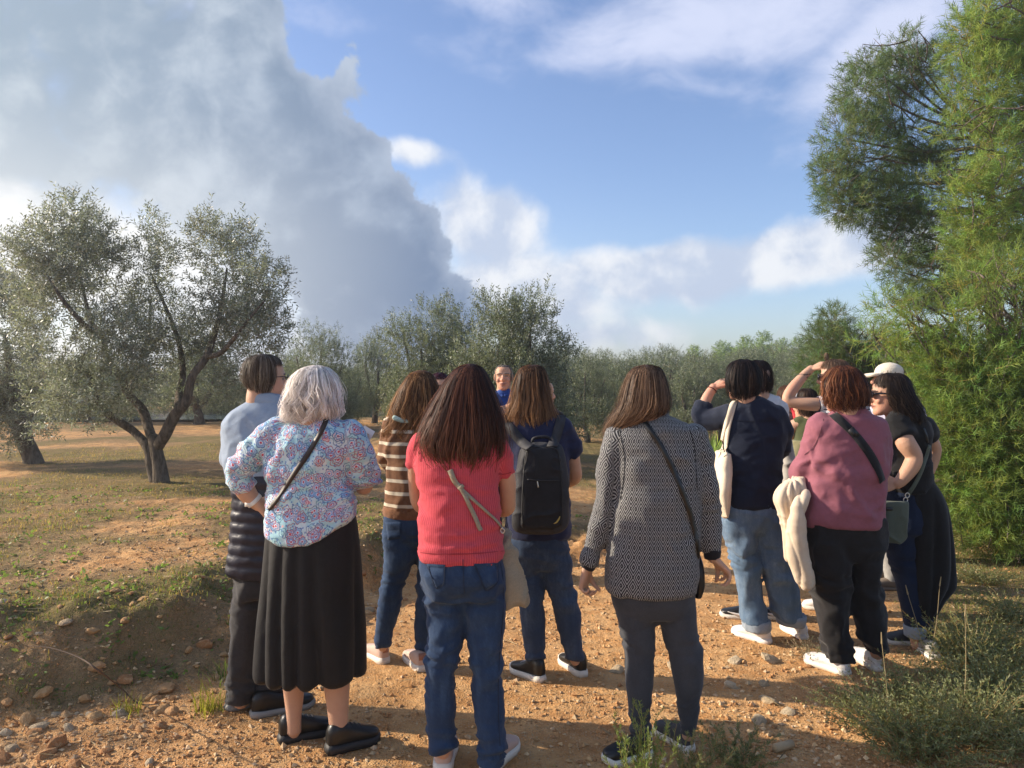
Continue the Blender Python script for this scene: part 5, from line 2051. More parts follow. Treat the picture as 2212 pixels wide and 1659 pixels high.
# ---- man in the light blue top, quilted jacket at the waist
def man_light_blue():
    p = Person(3.75, 578, 'man with short greying hair and glasses in a pale blue top and black quilted layer')
    hd = p.head(570, 773, 52, scale=1.0)
    body = hd + [p.neck(p.P(574, 888, .0), .054)] + core(p, (575, 900), (578, 1240), [(510, 1505), (580, 1515, .05)])
    body += [p.limb([(500, 920, 0, 14), (505, 1000, .06, 13), (560, 1040, .22, 12), (620, 1040, .27, 11)])] + p.hand(p.P(620, 1040, .27), p.P(690, 1040, .3), (0, -1, -.2), 1)
    body += [p.limb([(655, 920, 0, 14), (655, 1000, .08, 13), (620, 1035, .24, 12), (575, 1040, .30, 11)])] + p.hand(p.P(575, 1040, .30), p.P(505, 1035, .3), (0, -1, -.2), -1)
    p.body(body, .0058, face=True, brow=(.12, .10, .09))
    p.garment('top', F_LBLUE, [p.rings([(853, 545, 604, .062), (866, 541, 612, .070), (880, 520, 628, .085), (894, 500, 648, .10), (915, 487, 664, .112), (950, 484, 670, .12), (1000, 485, 670, .122), (1040, 492, 668, .122)]),
              p.limb([(510, 915, .01, 26), (504, 960, .03, 25), (506, 1005, .07, 24), (540, 1035, .2, 21), (590, 1040, .25, 18)]), p.limb([(645, 915, .01, 26), (652, 1000, .08, 24), (625, 1035, .23, 20)])],
              folds=[dict(amp=.006, sc=(5, 5, 13), seed=4, sharp=1.5), dict(z0=1.30, zw=.12, amp=.006, sc=(6, 6, 24), seed=5, rot=25)])
    p.garment('collar', F_LBLUE, [p.rings([(850, 541, 606, .066, .0), (862, 538, 612, .072, -.002), (872, 536, 618, .074, -.004)])], .007)
    q = lambda v: .011 * (np.sqrt(np.abs(np.sin((v[:, 2] + .004 * vnoise(v * 9, 4)) * math.pi / .0525))) - .6) + .004 * vnoise(v * [26, 26, 40], 3)
    p.garment('quilted_jacket', F_QUILT, [p.rings([(1022, 503, 660, .125), (1060, 505, 664, .132), (1110, 504, 666, .138), (1170, 499, 668, .142), (1222, 492, 668, .142), (1240, 494, 664, .140)])], .0065, quilt=q)
    p.garment('trousers', F_BLACKT, [p.rings([(1200, 508, 650, .12), (1250, 508, 650, .12), (1285, 510, 652, .115)]), p.legs([(1250, 508, 582, 0), (1340, 500, 572, 0), (1426, 494, 558, 0), (1480, 492, 552, 0), (1514, 493, 549, 0)]),
              p.legs([(1250, 570, 648, .05), (1340, 566, 645, .06), (1426, 556, 632, .07), (1490, 550, 620, .06), (1526, 550, 617, .05)])], folds=[KNEES(.55), HEMS(.14, .012), dict(amp=.006, sc=(9, 6, 3), seed=9)])
    p.shoe((490, 1535), (590, 1508), L_BLACK, L_GREYS, L=.29, kind='mid', toe_h=1.1)
    p.shoe((543, 1549), (676, 1522), L_BLACK, L_GREYS, L=.30, kind='mid', toe_h=1.1)
    p.hair([(765, 565, 577, .01), (769, 546, 594, .06), (780, 532, 606, .085), (800, 527, 611, .094), (820, 527, 611, .096), (834, 532, 603, .088), (845, 541, 595, .07), (852, 551, 586, .05), (857, 559, 578, .03)],
           [(.085, .062, .045), (.06, .045, .035), (.15, .12, .095), (.20, .17, .14), (.075, .055, .04)], 2600, 52, 72, .36, .006, 5, .5, .3, .0028, seed=2, frizz=.003)
    g = p.root
    fr = [tube([p.hpt(.079, .0, .132), p.hpt(.080, .05, .136), p.hpt(.073, .098, .134)], [.0022, .0024, .0026], 6, 4)]
    th = np.linspace(0, 2 * np.pi, 17)
    for sx in (-1, 1):
        fr.append(tube([p.hpt(sx * .036 + .026 * math.cos(a), .112 - .016 * abs(math.cos(a)) * (math.cos(a) * sx > 0), .128 + .019 * math.sin(a)) for a in th], [.0020] * 17, 6, 1, dome='s'))
    fr.append(tube([p.hpt(-.010, .113, .134), p.hpt(.010, .113, .134)], [.002, .002], 6, 2))
    link('glasses', mesh_np('glasses', *join(fr)), P_FRAME, g)


# ---- white-haired woman in the floral blouse
def woman_floral():
    p = Person(3.37, 675, 'white-haired woman in a floral blouse and long black skirt, hand on her hip')
    hd = p.head(681, 800, 32)
    body = hd + [p.neck(p.P(682, 925, .01))] + core(p, (682, 935), (672, 1200), [(636, 1480, .07), (728, 1485)])
    body += [p.legs([(1230, 618, 668, .04), (1400, 604, 660, .07), (1440, 607, 661, .07), (1475, 611, 657, .07), (1515, 616, 654, .07), (1550, 620, 650, .06), (1582, 620, 650, .06)]),
             p.legs([(1230, 678, 728, .02), (1400, 696, 758, .02), (1440, 698, 758, .02), (1475, 700, 755, .02), (1525, 707, 752, .01), (1565, 712, 750, 0), (1596, 712, 748, 0)])]
    body += [p.limb([(512, 1020, .0, 20), (526, 1052, .01, 22), (540, 1073, .02, 19), (558, 1089, .04, 15)])] + p.hand(p.P(556, 1088, .04), p.P(640, 1092, .10), (.25, .9, -.3), -1, (.25, .3, .35, .4), .10, .8, .98)
    body += [p.limb([(786, 1050, .1, 20), (788, 1040, .2, 18), (782, 985, .30, 14)])] + p.hand(p.P(782, 985, .30), p.P(776, 915, .33), (0, .6, .1), 1, (.6, .6, .7, .8))
    p.body(body, .0055, face=True)
    tor = [(896, 652, 714, .055), (908, 628, 738, .072), (922, 604, 760, .090), (940, 590, 770, .105), (980, 573, 764, .120), (1025, 574, 756, .122), (1062, 580, 757, .120), (1100, 577, 766, .138), (1140, 574, 769, .150), (1168, 578, 766, .154)]
    Bn = [(p.P(672, 900), p.P(672, 1170), .17), (p.P(596, 935), p.P(512, 1020), .06), (p.P(512, 1020), p.P(545, 1065), .06), (p.P(762, 935), p.P(792, 1045, .05), .06)]
    hem = lambda v: v
    o = p.garment('blouse', F_FLORAL, [p.rings(tor), p.limb([(604, 935, 0, 33), (575, 955, .0, 33), (540, 985, .0, 33), (516, 1014, .0, 31), (518, 1042, .01, 29), (534, 1060, .02, 27)], dome='s'),
              p.limb([(752, 938, 0, 33), (775, 980, .01, 33), (789, 1030, .04, 32), (790, 1058, .1, 29), (788, 1052, .18, 26)])], .0075,
              folds=[dict(z0=1.12, zw=.09, amp=.009, sc=(3.5, 5, 26), seed=4), dict(z0=1.33, zw=.10, amp=.007, sc=(22, 8, 4), seed=16), dict(amp=.007, sc=(9, 6, 5), seed=6, sharp=1.6), dict(x0=-.36, xw=.14, amp=.008, sc=(8, 6, 22), seed=9, rot=35), dict(x0=.25, xw=.09, amp=.006, sc=(6, 6, 20), seed=12, rot=-15)], bones=Bn)
    v = getv(o.data)                                           # the hem rises to one side
    k = sstep(v[:, 2], 1.20, 0.93)
    v[:, 2] += k * (np.clip(v[:, 0] - .02, 0, None) * .62 + np.clip(-v[:, 0] - .10, 0, None) * .3)
    o.data.vertices.foreach_set('co', v.astype(np.float32).ravel())
    ctr = p.P(668, 1200)[:2]
    def pleat(v):
        a = np.arctan2(v[:, 0] - ctr[0], -(v[:, 1] - ctr[1]))
        f = sstep(v[:, 2], 1.08, .50)
        s = np.abs(np.sin(a * 5.5 + .8 * np.sin(a * 2 + 1) + 1.1 * vnoise(np.stack([a * 1.3, v[:, 2] * 1.2, 0 * a], 1), 3)))
        return (.004 + .034 * f) * (s ** .7 - .6)
    p.garment('skirt', F_SKIRT, [p.rings([(1085, 582, 760, .115), (1130, 578, 770, .125), (1200, 574, 776, .14), (1284, 569, 779, .150), (1360, 562, 783, .160), (1430, 556, 784, .168), (1458, 555, 784, .17)], power=2.1)], .0085, quilt=pleat)
    p.shoe((604, 1606), (708, 1581), L_BLACK, L_BLACKS, L=.24, sole=.034, kind='mid', toe_h=1.2, mlace=L_BLACKS)
    p.shoe((707, 1628), (805, 1600), L_BLACK, L_BLACKS, L=.24, sole=.034, kind='mid', toe_h=1.2, mlace=L_BLACKS)
    p.hair([(789, 676, 690, .01), (794, 655, 709, .055), (806, 638, 722, .085), (828, 627, 733, .100), (855, 622, 738, .106), (880, 616, 740, .104), (897, 612, 734, .092), (908, 617, 722, .078), (914, 632, 708, .06)],
           [(.72, .69, .65), (.58, .55, .53), (.82, .79, .75), (.46, .43, .41), (.64, .61, .60)], 3000, 32, 62, .38, .055, 6, .8, .16, .0042, seed=4, flip=.05, frizz=.006, lift=1.6)
    b = Item(p, 'shoulder_bag', 'dark brown leather bag strap running across the floral blouse to a bag carried in front', 'bag', p.P(600, 1110, .1))
    b.strap('strap', L_BROWN, [(706, 903), (698, 925), (676, 965), (645, 1010), (618, 1052), (602, 1076), (590, 1092), (582, 1100)], .021, lift=.004)
    b.add('pouch', tube([p.P(640, 1120, .17), p.P(640, 1165, .18)], [.09, .10], 20, 3, flat=.35), L_BROWN)
    w = p.P(548, 1081, .028)
    T = unit(p.P(558, 1089, .04) - p.P(535, 1066, .02))
    u = unit(np.cross(T, [0, 1, 0]))
    vv = np.cross(T, u)
    n = 20
    th = np.linspace(0, 2 * np.pi, n)
    C = w + np.outer(np.cos(th), u) * .0345 + np.outer(np.sin(th), vv) * .0345
    nr = unit(C - w)
    ob = link('wristwatch', mesh_np('wristwatch', *ribbon(C, np.repeat(T[None] * .009, n, 0), nr * .003)), P_STRAPW, p.root)
    a = w - u * .030 - vv * .018
    link('watch_face', mesh_np('watch_face', *boxgeo(w + unit(-u * .4 - np.array([0, .8, 0])) * .037, .014, .004, .012)), P_STRAPW, ob)
    it = Item(p, 'sheet_of_paper', 'white folded sheet of paper held up past the floral sleeve', 'paper', p.P(780, 950, .33))
    it.add('page', boxgeo(p.P(792, 937, .34), .030, .0012, .030, np.array([[.85, 0, .5], [0, 1, 0], [-.5, 0, .85]])), P_PAPER, smooth=False)


# ---- woman in the brown striped sweater
def woman_sweater():
    p = Person(4.34, 900, 'woman with wavy light brown hair in a brown cream-striped sweater and slim jeans')
    hd = p.head(908, 810, 8)
    body = hd + [p.neck(p.P(908, 905, .01))] + core(p, (905, 915), (905, 1160), [(826, 1395), (914, 1415)])
    for sg, x in ((-1, 838), (1, 972)):
        body += [p.limb([(x, 930, .02, 12), (x, 1000, .1, 11), (x - sg * 30, 1020, .24, 10)])] + p.hand(p.P(x - sg * 30, 1020, .24), p.P(x - sg * 90, 1010, .28), (0, -1, 0), sg)
    p.body(body, .007)
    o = p.garment('sweater', F_SWEATER, [p.rings([(893, 876, 940, .062), (904, 850, 962, .08), (918, 834, 976, .095), (945, 828, 982, .11), (985, 835, 975, .12), (1030, 836, 975, .12), (1075, 831, 978, .128), (1100, 828, 981, .13)]),
              p.limb([(846, 915, .01, 22), (836, 955, .03, 19), (835, 995, .09, 18), (852, 1018, .2, 16)]), p.limb([(964, 915, .01, 22), (975, 960, .03, 19), (972, 1000, .1, 18), (950, 1018, .22, 16)])],
              folds=[dict(amp=.010, sc=(11, 6, 3.5), seed=4, sharp=1.5), dict(x0=-.17, xw=.05, amp=.006, sc=(6, 6, 26), seed=5)])
    p.garment('ribbed_hem', F_RIB, [p.rings([(1092, 829, 980, .129), (1104, 827, 981, .131), (1117, 831, 978, .127)])], .006, quilt=lambda v: .0022 * np.sin(np.arctan2(v[:, 0], -v[:, 1]) * 95))
    p.garment('jeans', F_DENIM, [p.rings([(1095, 832, 976, .115), (1125, 828, 980, .122), (1150, 828, 985, .116), (1176, 832, 980, .09)]), p.legs([(1150, 828, 906, 0), (1200, 829, 901, 0), (1252, 826, 877, .0), (1317, 815, 864, 0), (1365, 811, 847, 0), (1398, 811, 842, 0)]),
              p.legs([(1150, 903, 984, 0), (1220, 903, 974, 0), (1300, 898, 954, 0), (1365, 896, 936, 0), (1416, 898, 927, 0)])], folds=[KNEES(.45, .010), HEMS(.10, .010), dict(z0=.75, zw=.1, amp=.006, sc=(6, 6, 24), seed=7)])
    p.patch('back_pocket', F_DENIM, [(833, 1128), (868, 1128), (866, 1162), (838, 1166)], lift=.001, th=.0015)
    p.shoe((833, 1436), (788, 1409), L_PINK, L_WHITES, L=.26, sole=.035, kind='mid', mtab=L_PINKD)
    p.shoe((912, 1453), (886, 1424), L_PINK, L_WHITES, L=.26, sole=.035, kind='mid', mtab=L_PINKD)
    p.hair([(800, 902, 918, .01), (805, 887, 932, .06), (820, 874, 942, .088), (845, 861, 950, .102), (875, 850, 956, .112), (900, 844, 956, .116), (920, 836, 952, .112), (938, 832, 946, .10), (952, 840, 936, .08), (962, 856, 926, .06)],
           [(.17, .085, .036), (.11, .054, .024), (.24, .125, .055), (.075, .038, .018), (.30, .165, .075)], 3000, 8, 55, .36, .045, 7, .8, .2, .0044, seed=6, lift=1.4, frizz=.005, tipcol=(.4, .95, (.29, .155, .07)))
    p.garment('scarf_edge', fabric('pale_green_cloth', (.40, .52, .46), .9), [p.limb([(852, 902, -.10, 6), (866, 908, -.108, 6), (880, 911, -.11, 5)])], .005)


# ---- woman in the red top
def woman_red():
    p = Person(3.17, 1000, 'woman with very long dark auburn hair, red ribbed top and blue jeans, arms folded')
    hd = p.head(1016, 798, -4)
    body = hd + [p.neck(p.P(1014, 930, .01))] + core(p, (1010, 940), (1000, 1250), [(955, 1600), (1062, 1610)])
    body += [p.limb([(1078, 975, .0, 20), (1094, 1030, .03, 20), (1096, 1075, .06, 18), (1092, 1098, .11, 19), (1060, 1100, .22, 15), (1010, 1098, .27, 12)])] + p.hand(p.P(1010, 1098, .27), p.P(930, 1090, .28), (0, -1, -.2), 1)
    body += [p.limb([(898, 985, .0, 19), (899, 1050, .06, 17), (910, 1092, .12, 18), (950, 1094, .24, 14), (990, 1090, .31, 12)])] + p.hand(p.P(990, 1090, .31), p.P(1070, 1085, .3), (0, -1, -.2), -1)
    p.body(body, .0065)
    Bn = [(p.P(990, 920), p.P(990, 1205), .17), (p.P(908, 960), p.P(888, 1012), .05), (p.P(1082, 965), p.P(1094, 1030), .05)]
    p.garment('top', F_RED, [p.rings([(916, 985, 1045, .058), (928, 955, 1066, .076), (944, 922, 1084, .094), (965, 903, 1090, .11), (1000, 896, 1084, .125), (1050, 903, 1077, .128), (1105, 907, 1080, .132), (1150, 905, 1085, .14), (1185, 903, 1090, .145), (1206, 906, 1089, .143)]),
              p.limb([(916, 962, 0, 28), (898, 985, .01, 23), (891, 1008, .03, 18)], dome='s'), p.limb([(1072, 965, 0, 30), (1086, 995, .01, 25), (1093, 1028, .03, 21)], dome='s')], .007,
              folds=[dict(z0=1.06, zw=.17, amp=.008, sc=(3.0, 3, 24), seed=4, sharp=2.2, warp=.03), dict(z0=1.02, zw=.16, amp=.006, sc=(4, 3, 37), seed=14, sharp=2.0, warp=.02), dict(z0=1.38, zw=.12, amp=.008, sc=(10, 6, 5), seed=5, rot=20), dict(z0=.90, zw=.08, amp=.006, sc=(5, 5, 16), seed=6, rot=-12)], bones=Bn)
    p.garment('jeans', F_DENIM, [p.rings([(1180, 908, 1086, .13), (1215, 905, 1090, .137), (1245, 907, 1095, .142), (1266, 911, 1095, .128), (1290, 920, 1090, .095)]), p.crotch(1003, 1245, 1312, 30), p.limb([(955, 1245, -.06, 40), (957, 1262, -.055, 38)]), p.limb([(1045, 1245, -.06, 40), (1043, 1262, -.055, 38)]),
              p.legs([(1255, 908, 1004, 0), (1317, 922, 1003, 0), (1382, 922, 1000, 0), (1430, 920, 991, 0), (1479, 918, 984, 0), (1543, 921, 983, 0), (1590, 926, 986, 0), (1622, 929, 985, 0)]),
              p.legs([(1255, 1001, 1095, 0), (1317, 1004, 1093, 0), (1382, 1010, 1089, 0), (1440, 1018, 1086, 0), (1500, 1023, 1086, 0), (1560, 1028, 1088, -.01), (1610, 1033, 1093, -.01), (1647, 1036, 1089, -.01)])], .007,
              folds=[KNEES(.45, .010), HEMS(.12, .014), dict(z0=.74, zw=.07, amp=.010, sc=(5, 5, 26), seed=7, rot=12), dict(amp=.004, sc=(6, 6, 11), seed=11)])
    ms = plain('red_stitch', (.30, .025, .04), .9)
    p.strap('hem_seam', ms, [(908, 1193), (940, 1196), (990, 1197), (1040, 1195), (1086, 1190)], .0025, .001, lift=.001, n=40)
    p.strap('sleeve_seam', ms, [(1077, 1024), (1090, 1024), (1104, 1020)], .0025, .001, lift=.001, n=12)
    p.strap('armhole_seam', ms, [(1066, 938), (1072, 965), (1073, 995), (1070, 1020)], .003, .001, lift=.001, n=20)
    for c in ([(922, 1218), (962, 1220), (959, 1262), (944, 1272)], [(1024, 1218), (1074, 1216), (1074, 1258), (1050, 1276)]):
        p.patch('back_pocket', F_DENIM, c, lift=.0012, th=.0018, nu=10, nv=10)
        tl, tr, br, bl = c
        p.strap('pocket_seam', P_STITCH, [tl, ((tl[0] + bl[0]) / 2, (tl[1] + bl[1]) / 2), bl, br, ((tr[0] + br[0]) / 2, (tr[1] + br[1]) / 2), tr], .0028, .0012, lift=.0048, n=30)
    p.strap('side_seam', P_STITCH, [(1080, 1215), (1087, 1260), (1086, 1330), (1080, 1400), (1076, 1480), (1077, 1560), (1082, 1640)], .003, .0012, lift=.001, n=50)
    p.strap('seat_seam', P_STITCH, [(1000, 1208), (1001, 1240), (1003, 1280)], .003, .0012, lift=.001, n=20)
    p.shoe((956, 1671), (966, 1600), L_PINK, L_WHITES, L=.27, sole=.034, kind='mid', Wd=1.1, mtab=L_MINT)
    p.shoe((1050, 1672), (1110, 1606), L_PINK, L_WHITES, L=.275, sole=.034, kind='mid', Wd=1.1, mtab=L_MINT, mlace=L_WHITE)
    p.hair([(786, 1008, 1024, .01), (792, 990, 1040, .055), (806, 974, 1052, .085), (832, 955, 1064, .105), (870, 938, 1076, .118), (910, 920, 1086, .128), (945, 905, 1093, .132), (970, 902, 1092, .132), (992, 915, 1078, .122), (1010, 940, 1056, .10), (1024, 968, 1024, .06)],
           [(.080, .032, .022), (.050, .022, .017), (.12, .05, .032), (.036, .017, .015), (.16, .07, .042)], 5200, -4, 45, .33, .012, 6, .55, .38, .0032, seed=8, frizz=.009, lift=1.5, tipcol=(.35, 1.0, (.17, .08, .042)))
    b = Item(p, 'linen_bag', 'greige linen shoulder bag hanging at the hip of the red top', 'bag', p.P(1115, 1300))
    b.strap('strap', F_LINEN, [(972, 1015), (983, 1040), (1004, 1064), (1040, 1096), (1068, 1122), (1083, 1142)], [.022, .020, .012, .010, .012], lift=.004)
    b.strap('strap_end', F_LINEN, [(990, 1046), (1004, 1070), (1020, 1105), (1033, 1135), (1038, 1147)], .017, lift=.006)
    b.add('buckle', boxgeo(p.hit(996, 1052)[0] + np.array([0, -.009, 0]), .013, .003, .007, np.array([[.75, 0, -.66], [0, 1, 0], [.66, 0, .75]])), F_LINEN)
    b.cloth('pouch', F_LINEN, [p.rings([(1146, 1076, 1094, .02, .06), (1160, 1074, 1104, .035, .06), (1200, 1072, 1118, .055, .06), (1250, 1070, 1133, .07, .06), (1290, 1070, 1143, .075, .06), (1308, 1074, 1132, .06, .06)])], .006, folds=[dict(amp=.012, sc=(20, 12, 5), seed=5)])
    b.add('ring', tube([p.P(1084, 1140, -.05), p.P(1090, 1146, -.05), p.P(1086, 1152, -.05), p.P(1081, 1146, -.05), p.P(1084, 1140, -.05)], [.0025] * 5, 6, 3), P_METAL)


# ---- woman with the backpack
def woman_backpack():
    p = Person(4.19, 1165, 'woman with highlighted shoulder-length hair, navy T-shirt and worn jeans, wearing a backpack')
    hd = p.head(1150, 799, 0)
    body = hd + [p.neck(p.P(1152, 900, .01))] + core(p, (1155, 910), (1165, 1180), [(1158, 1430), (1243, 1425)])
    for sg, x in ((1, 1240), (-1, 1074)):
        body += [p.limb([(x - sg * 10, 950, .01, 16), (x, 1005, .03, 15), (x, 1032, .08, 15.5), (x - sg * 30, 1045, .2, 12), (x - sg * 70, 1048, .27, 9)])] + p.hand(p.P(x - sg * 70, 1048, .27), p.P(x - sg * 130, 1040, .28), (0, -1, 0), sg)
    p.body(body, .0068)
    p.garment('tshirt', F_NAVY, [p.rings([(890, 1128, 1176, .055), (902, 1108, 1200, .075), (914, 1092, 1220, .09), (932, 1085, 1228, .102), (970, 1086, 1228, .115), (1030, 1090, 1229, .12), (1090, 1092, 1231, .125), (1150, 1094, 1232, .125), (1160, 1097, 1229, .12)]),
              p.limb([(1218, 928, 0, 24), (1234, 956, .01, 21), (1240, 988, .02, 18)], dome='s'), p.limb([(1094, 928, 0, 24), (1078, 956, .01, 21), (1073, 988, .02, 18)], dome='s')], folds=[dict(amp=.007, sc=(7, 5, 9), seed=4), dict(x0=.19, xw=.06, amp=.006, sc=(6, 6, 24), seed=5)])
    p.garment('jeans', F_DENIM2, [p.rings([(1135, 1100, 1226, .115), (1172, 1097, 1229, .128), (1200, 1099, 1231, .118), (1226, 1106, 1230, .088)]), p.crotch(1167, 1190, 1250, 26), p.legs([(1190, 1099, 1167, 0), (1252, 1116, 1173, 0), (1317, 1122, 1176, 0), (1382, 1131, 1178, 0), (1436, 1138, 1177, 0)]),
              p.legs([(1190, 1164, 1232, 0), (1252, 1176, 1238, 0), (1317, 1197, 1252, 0), (1382, 1211, 1256, 0), (1428, 1226, 1259, 0)])], folds=[KNEES(.48, .009), HEMS(.08, .012), dict(z0=.72, zw=.1, amp=.009, sc=(5, 5, 24), seed=7, rot=-14)])
    p.shoe((1172, 1474), (1114, 1449), L_BLACK, L_WHITES, L=.24, kind='high', sole=.030, mtoe=L_WHITES, mlace=L_WHITE)
    p.shoe((1260, 1463), (1216, 1428), L_BLACK, L_WHITES, L=.262, kind='high', sole=.030, mtoe=L_WHITES, mlace=L_WHITE)
    o, dr, sd, L, w, s, top, ob = p.last_shoe                       # round white patch with a dark star on the ankle
    side = -sd if sd[1] > 0 else sd
    M = np.stack([dr, side, [0, 0, 1]], 1)
    c = o + dr * .085 + side * .037 + np.array([0, 0, .088])
    pt = link('ankle_patch', mesh_np('ankle_patch', *ellipsoid(c, .021, .003, .021, M)), L_WHITE, ob)
    a = np.arange(10) * np.pi / 5 + np.pi / 2
    rr = np.where(np.arange(10) % 2 == 0, .015, .006)
    v = np.vstack([np.stack([rr * np.cos(a), 0 * a + .0042, rr * np.sin(a)], 1), [[0, .0050, 0]]]) @ M.T + c
    link('star', mesh_np('star', v, None, np.array([[10, i, (i + 1) % 10] for i in range(10)])), F_NAVY, pt)
    p.hair([(788, 1142, 1160, .01), (793, 1126, 1174, .06), (806, 1116, 1181, .085), (830, 1110, 1185, .097), (860, 1106, 1188, .102), (885, 1099, 1193, .106), (902, 1092, 1198, .108), (916, 1096, 1194, .098), (928, 1114, 1182, .075)],
           [(.10, .048, .024), (.06, .030, .018), (.17, .088, .042), (.042, .023, .015), (.24, .13, .065)], 3400, 0, 48, .36, .020, 5, .9, .3, .0040, seed=10, flip=.06, lift=1.5, tipcol=(.25, .9, (.33, .185, .09)))
    b = Item(p, 'backpack', 'black backpack with a front zip pocket on the navy T-shirt', 'backpack', p.P(1168, 1149, -.19))
    b.cloth('main_bag', F_PACK2, [p.rings([(957, 1140, 1204, .020, -.17), (963, 1131, 1212, .045, -.175), (980, 1125, 1216, .060, -.18), (1030, 1116, 1224, .068, -.185), (1090, 1111, 1226, .074, -.19), (1128, 1110, 1224, .074, -.19), (1143, 1116, 1214, .064, -.19), (1149, 1130, 1202, .045, -.19)], power=4.2)], .006, folds=[dict(amp=.006, sc=(7, 7, 9), seed=4)])
    b.cloth('front_panel', F_PACK, [p.rings([(966, 1146, 1196, .012, -.235), (974, 1138, 1206, .016, -.238), (1030, 1132, 1213, .020, -.246), (1090, 1128, 1214, .022, -.252), (1132, 1128, 1210, .020, -.252), (1144, 1138, 1198, .014, -.248)], power=3.6)], .005, folds=[dict(amp=.004, sc=(8, 8, 10), seed=6)])
    b.strap('piping', L_BLACKS, [(1130, 1136), (1128, 1100), (1131, 1040), (1136, 985), (1144, 970), (1172, 966), (1200, 970), (1207, 985), (1213, 1040), (1214, 1100), (1211, 1136)], .005, .003, lift=.002, n=60)
    b.strap('pocket_zip', L_BLACKS, [(1139, 1036), (1170, 1038), (1208, 1038)], .006, .002, lift=.002, n=20)
    h = p.hit(1161, 1044)
    b.add('zip_pull', tube([h[0] + np.array([0, -.006, .008]), h[0] + np.array([.004, -.008, -.018])], [.003, .004], 6, 2), P_METAL)
    b.strap('logo', P_YELLOW, [(1196, 1131), (1202, 1128), (1207, 1121), (1209, 1115)], [.002, .008, .009, .003], .001, lift=.003, n=12)
    b.add('handle', tube([p.P(1150, 962, -.15), p.P(1152, 948, -.155), p.P(1168, 944, -.157), p.P(1186, 946, -.155), p.P(1190, 960, -.15)], [.009] * 5, 8, 3), F_PACK)
    b.strap('shoulder_strap', F_PACK2, [(1090, 906), (1102, 924), (1118, 944), (1134, 962), (1146, 968)], .052, .008, lift=.002, n=24)
    b.strap('shoulder_strap', F_PACK2, [(1212, 900), (1208, 918), (1202, 938), (1196, 958), (1192, 966)], .052, .008, lift=.002, n=24)


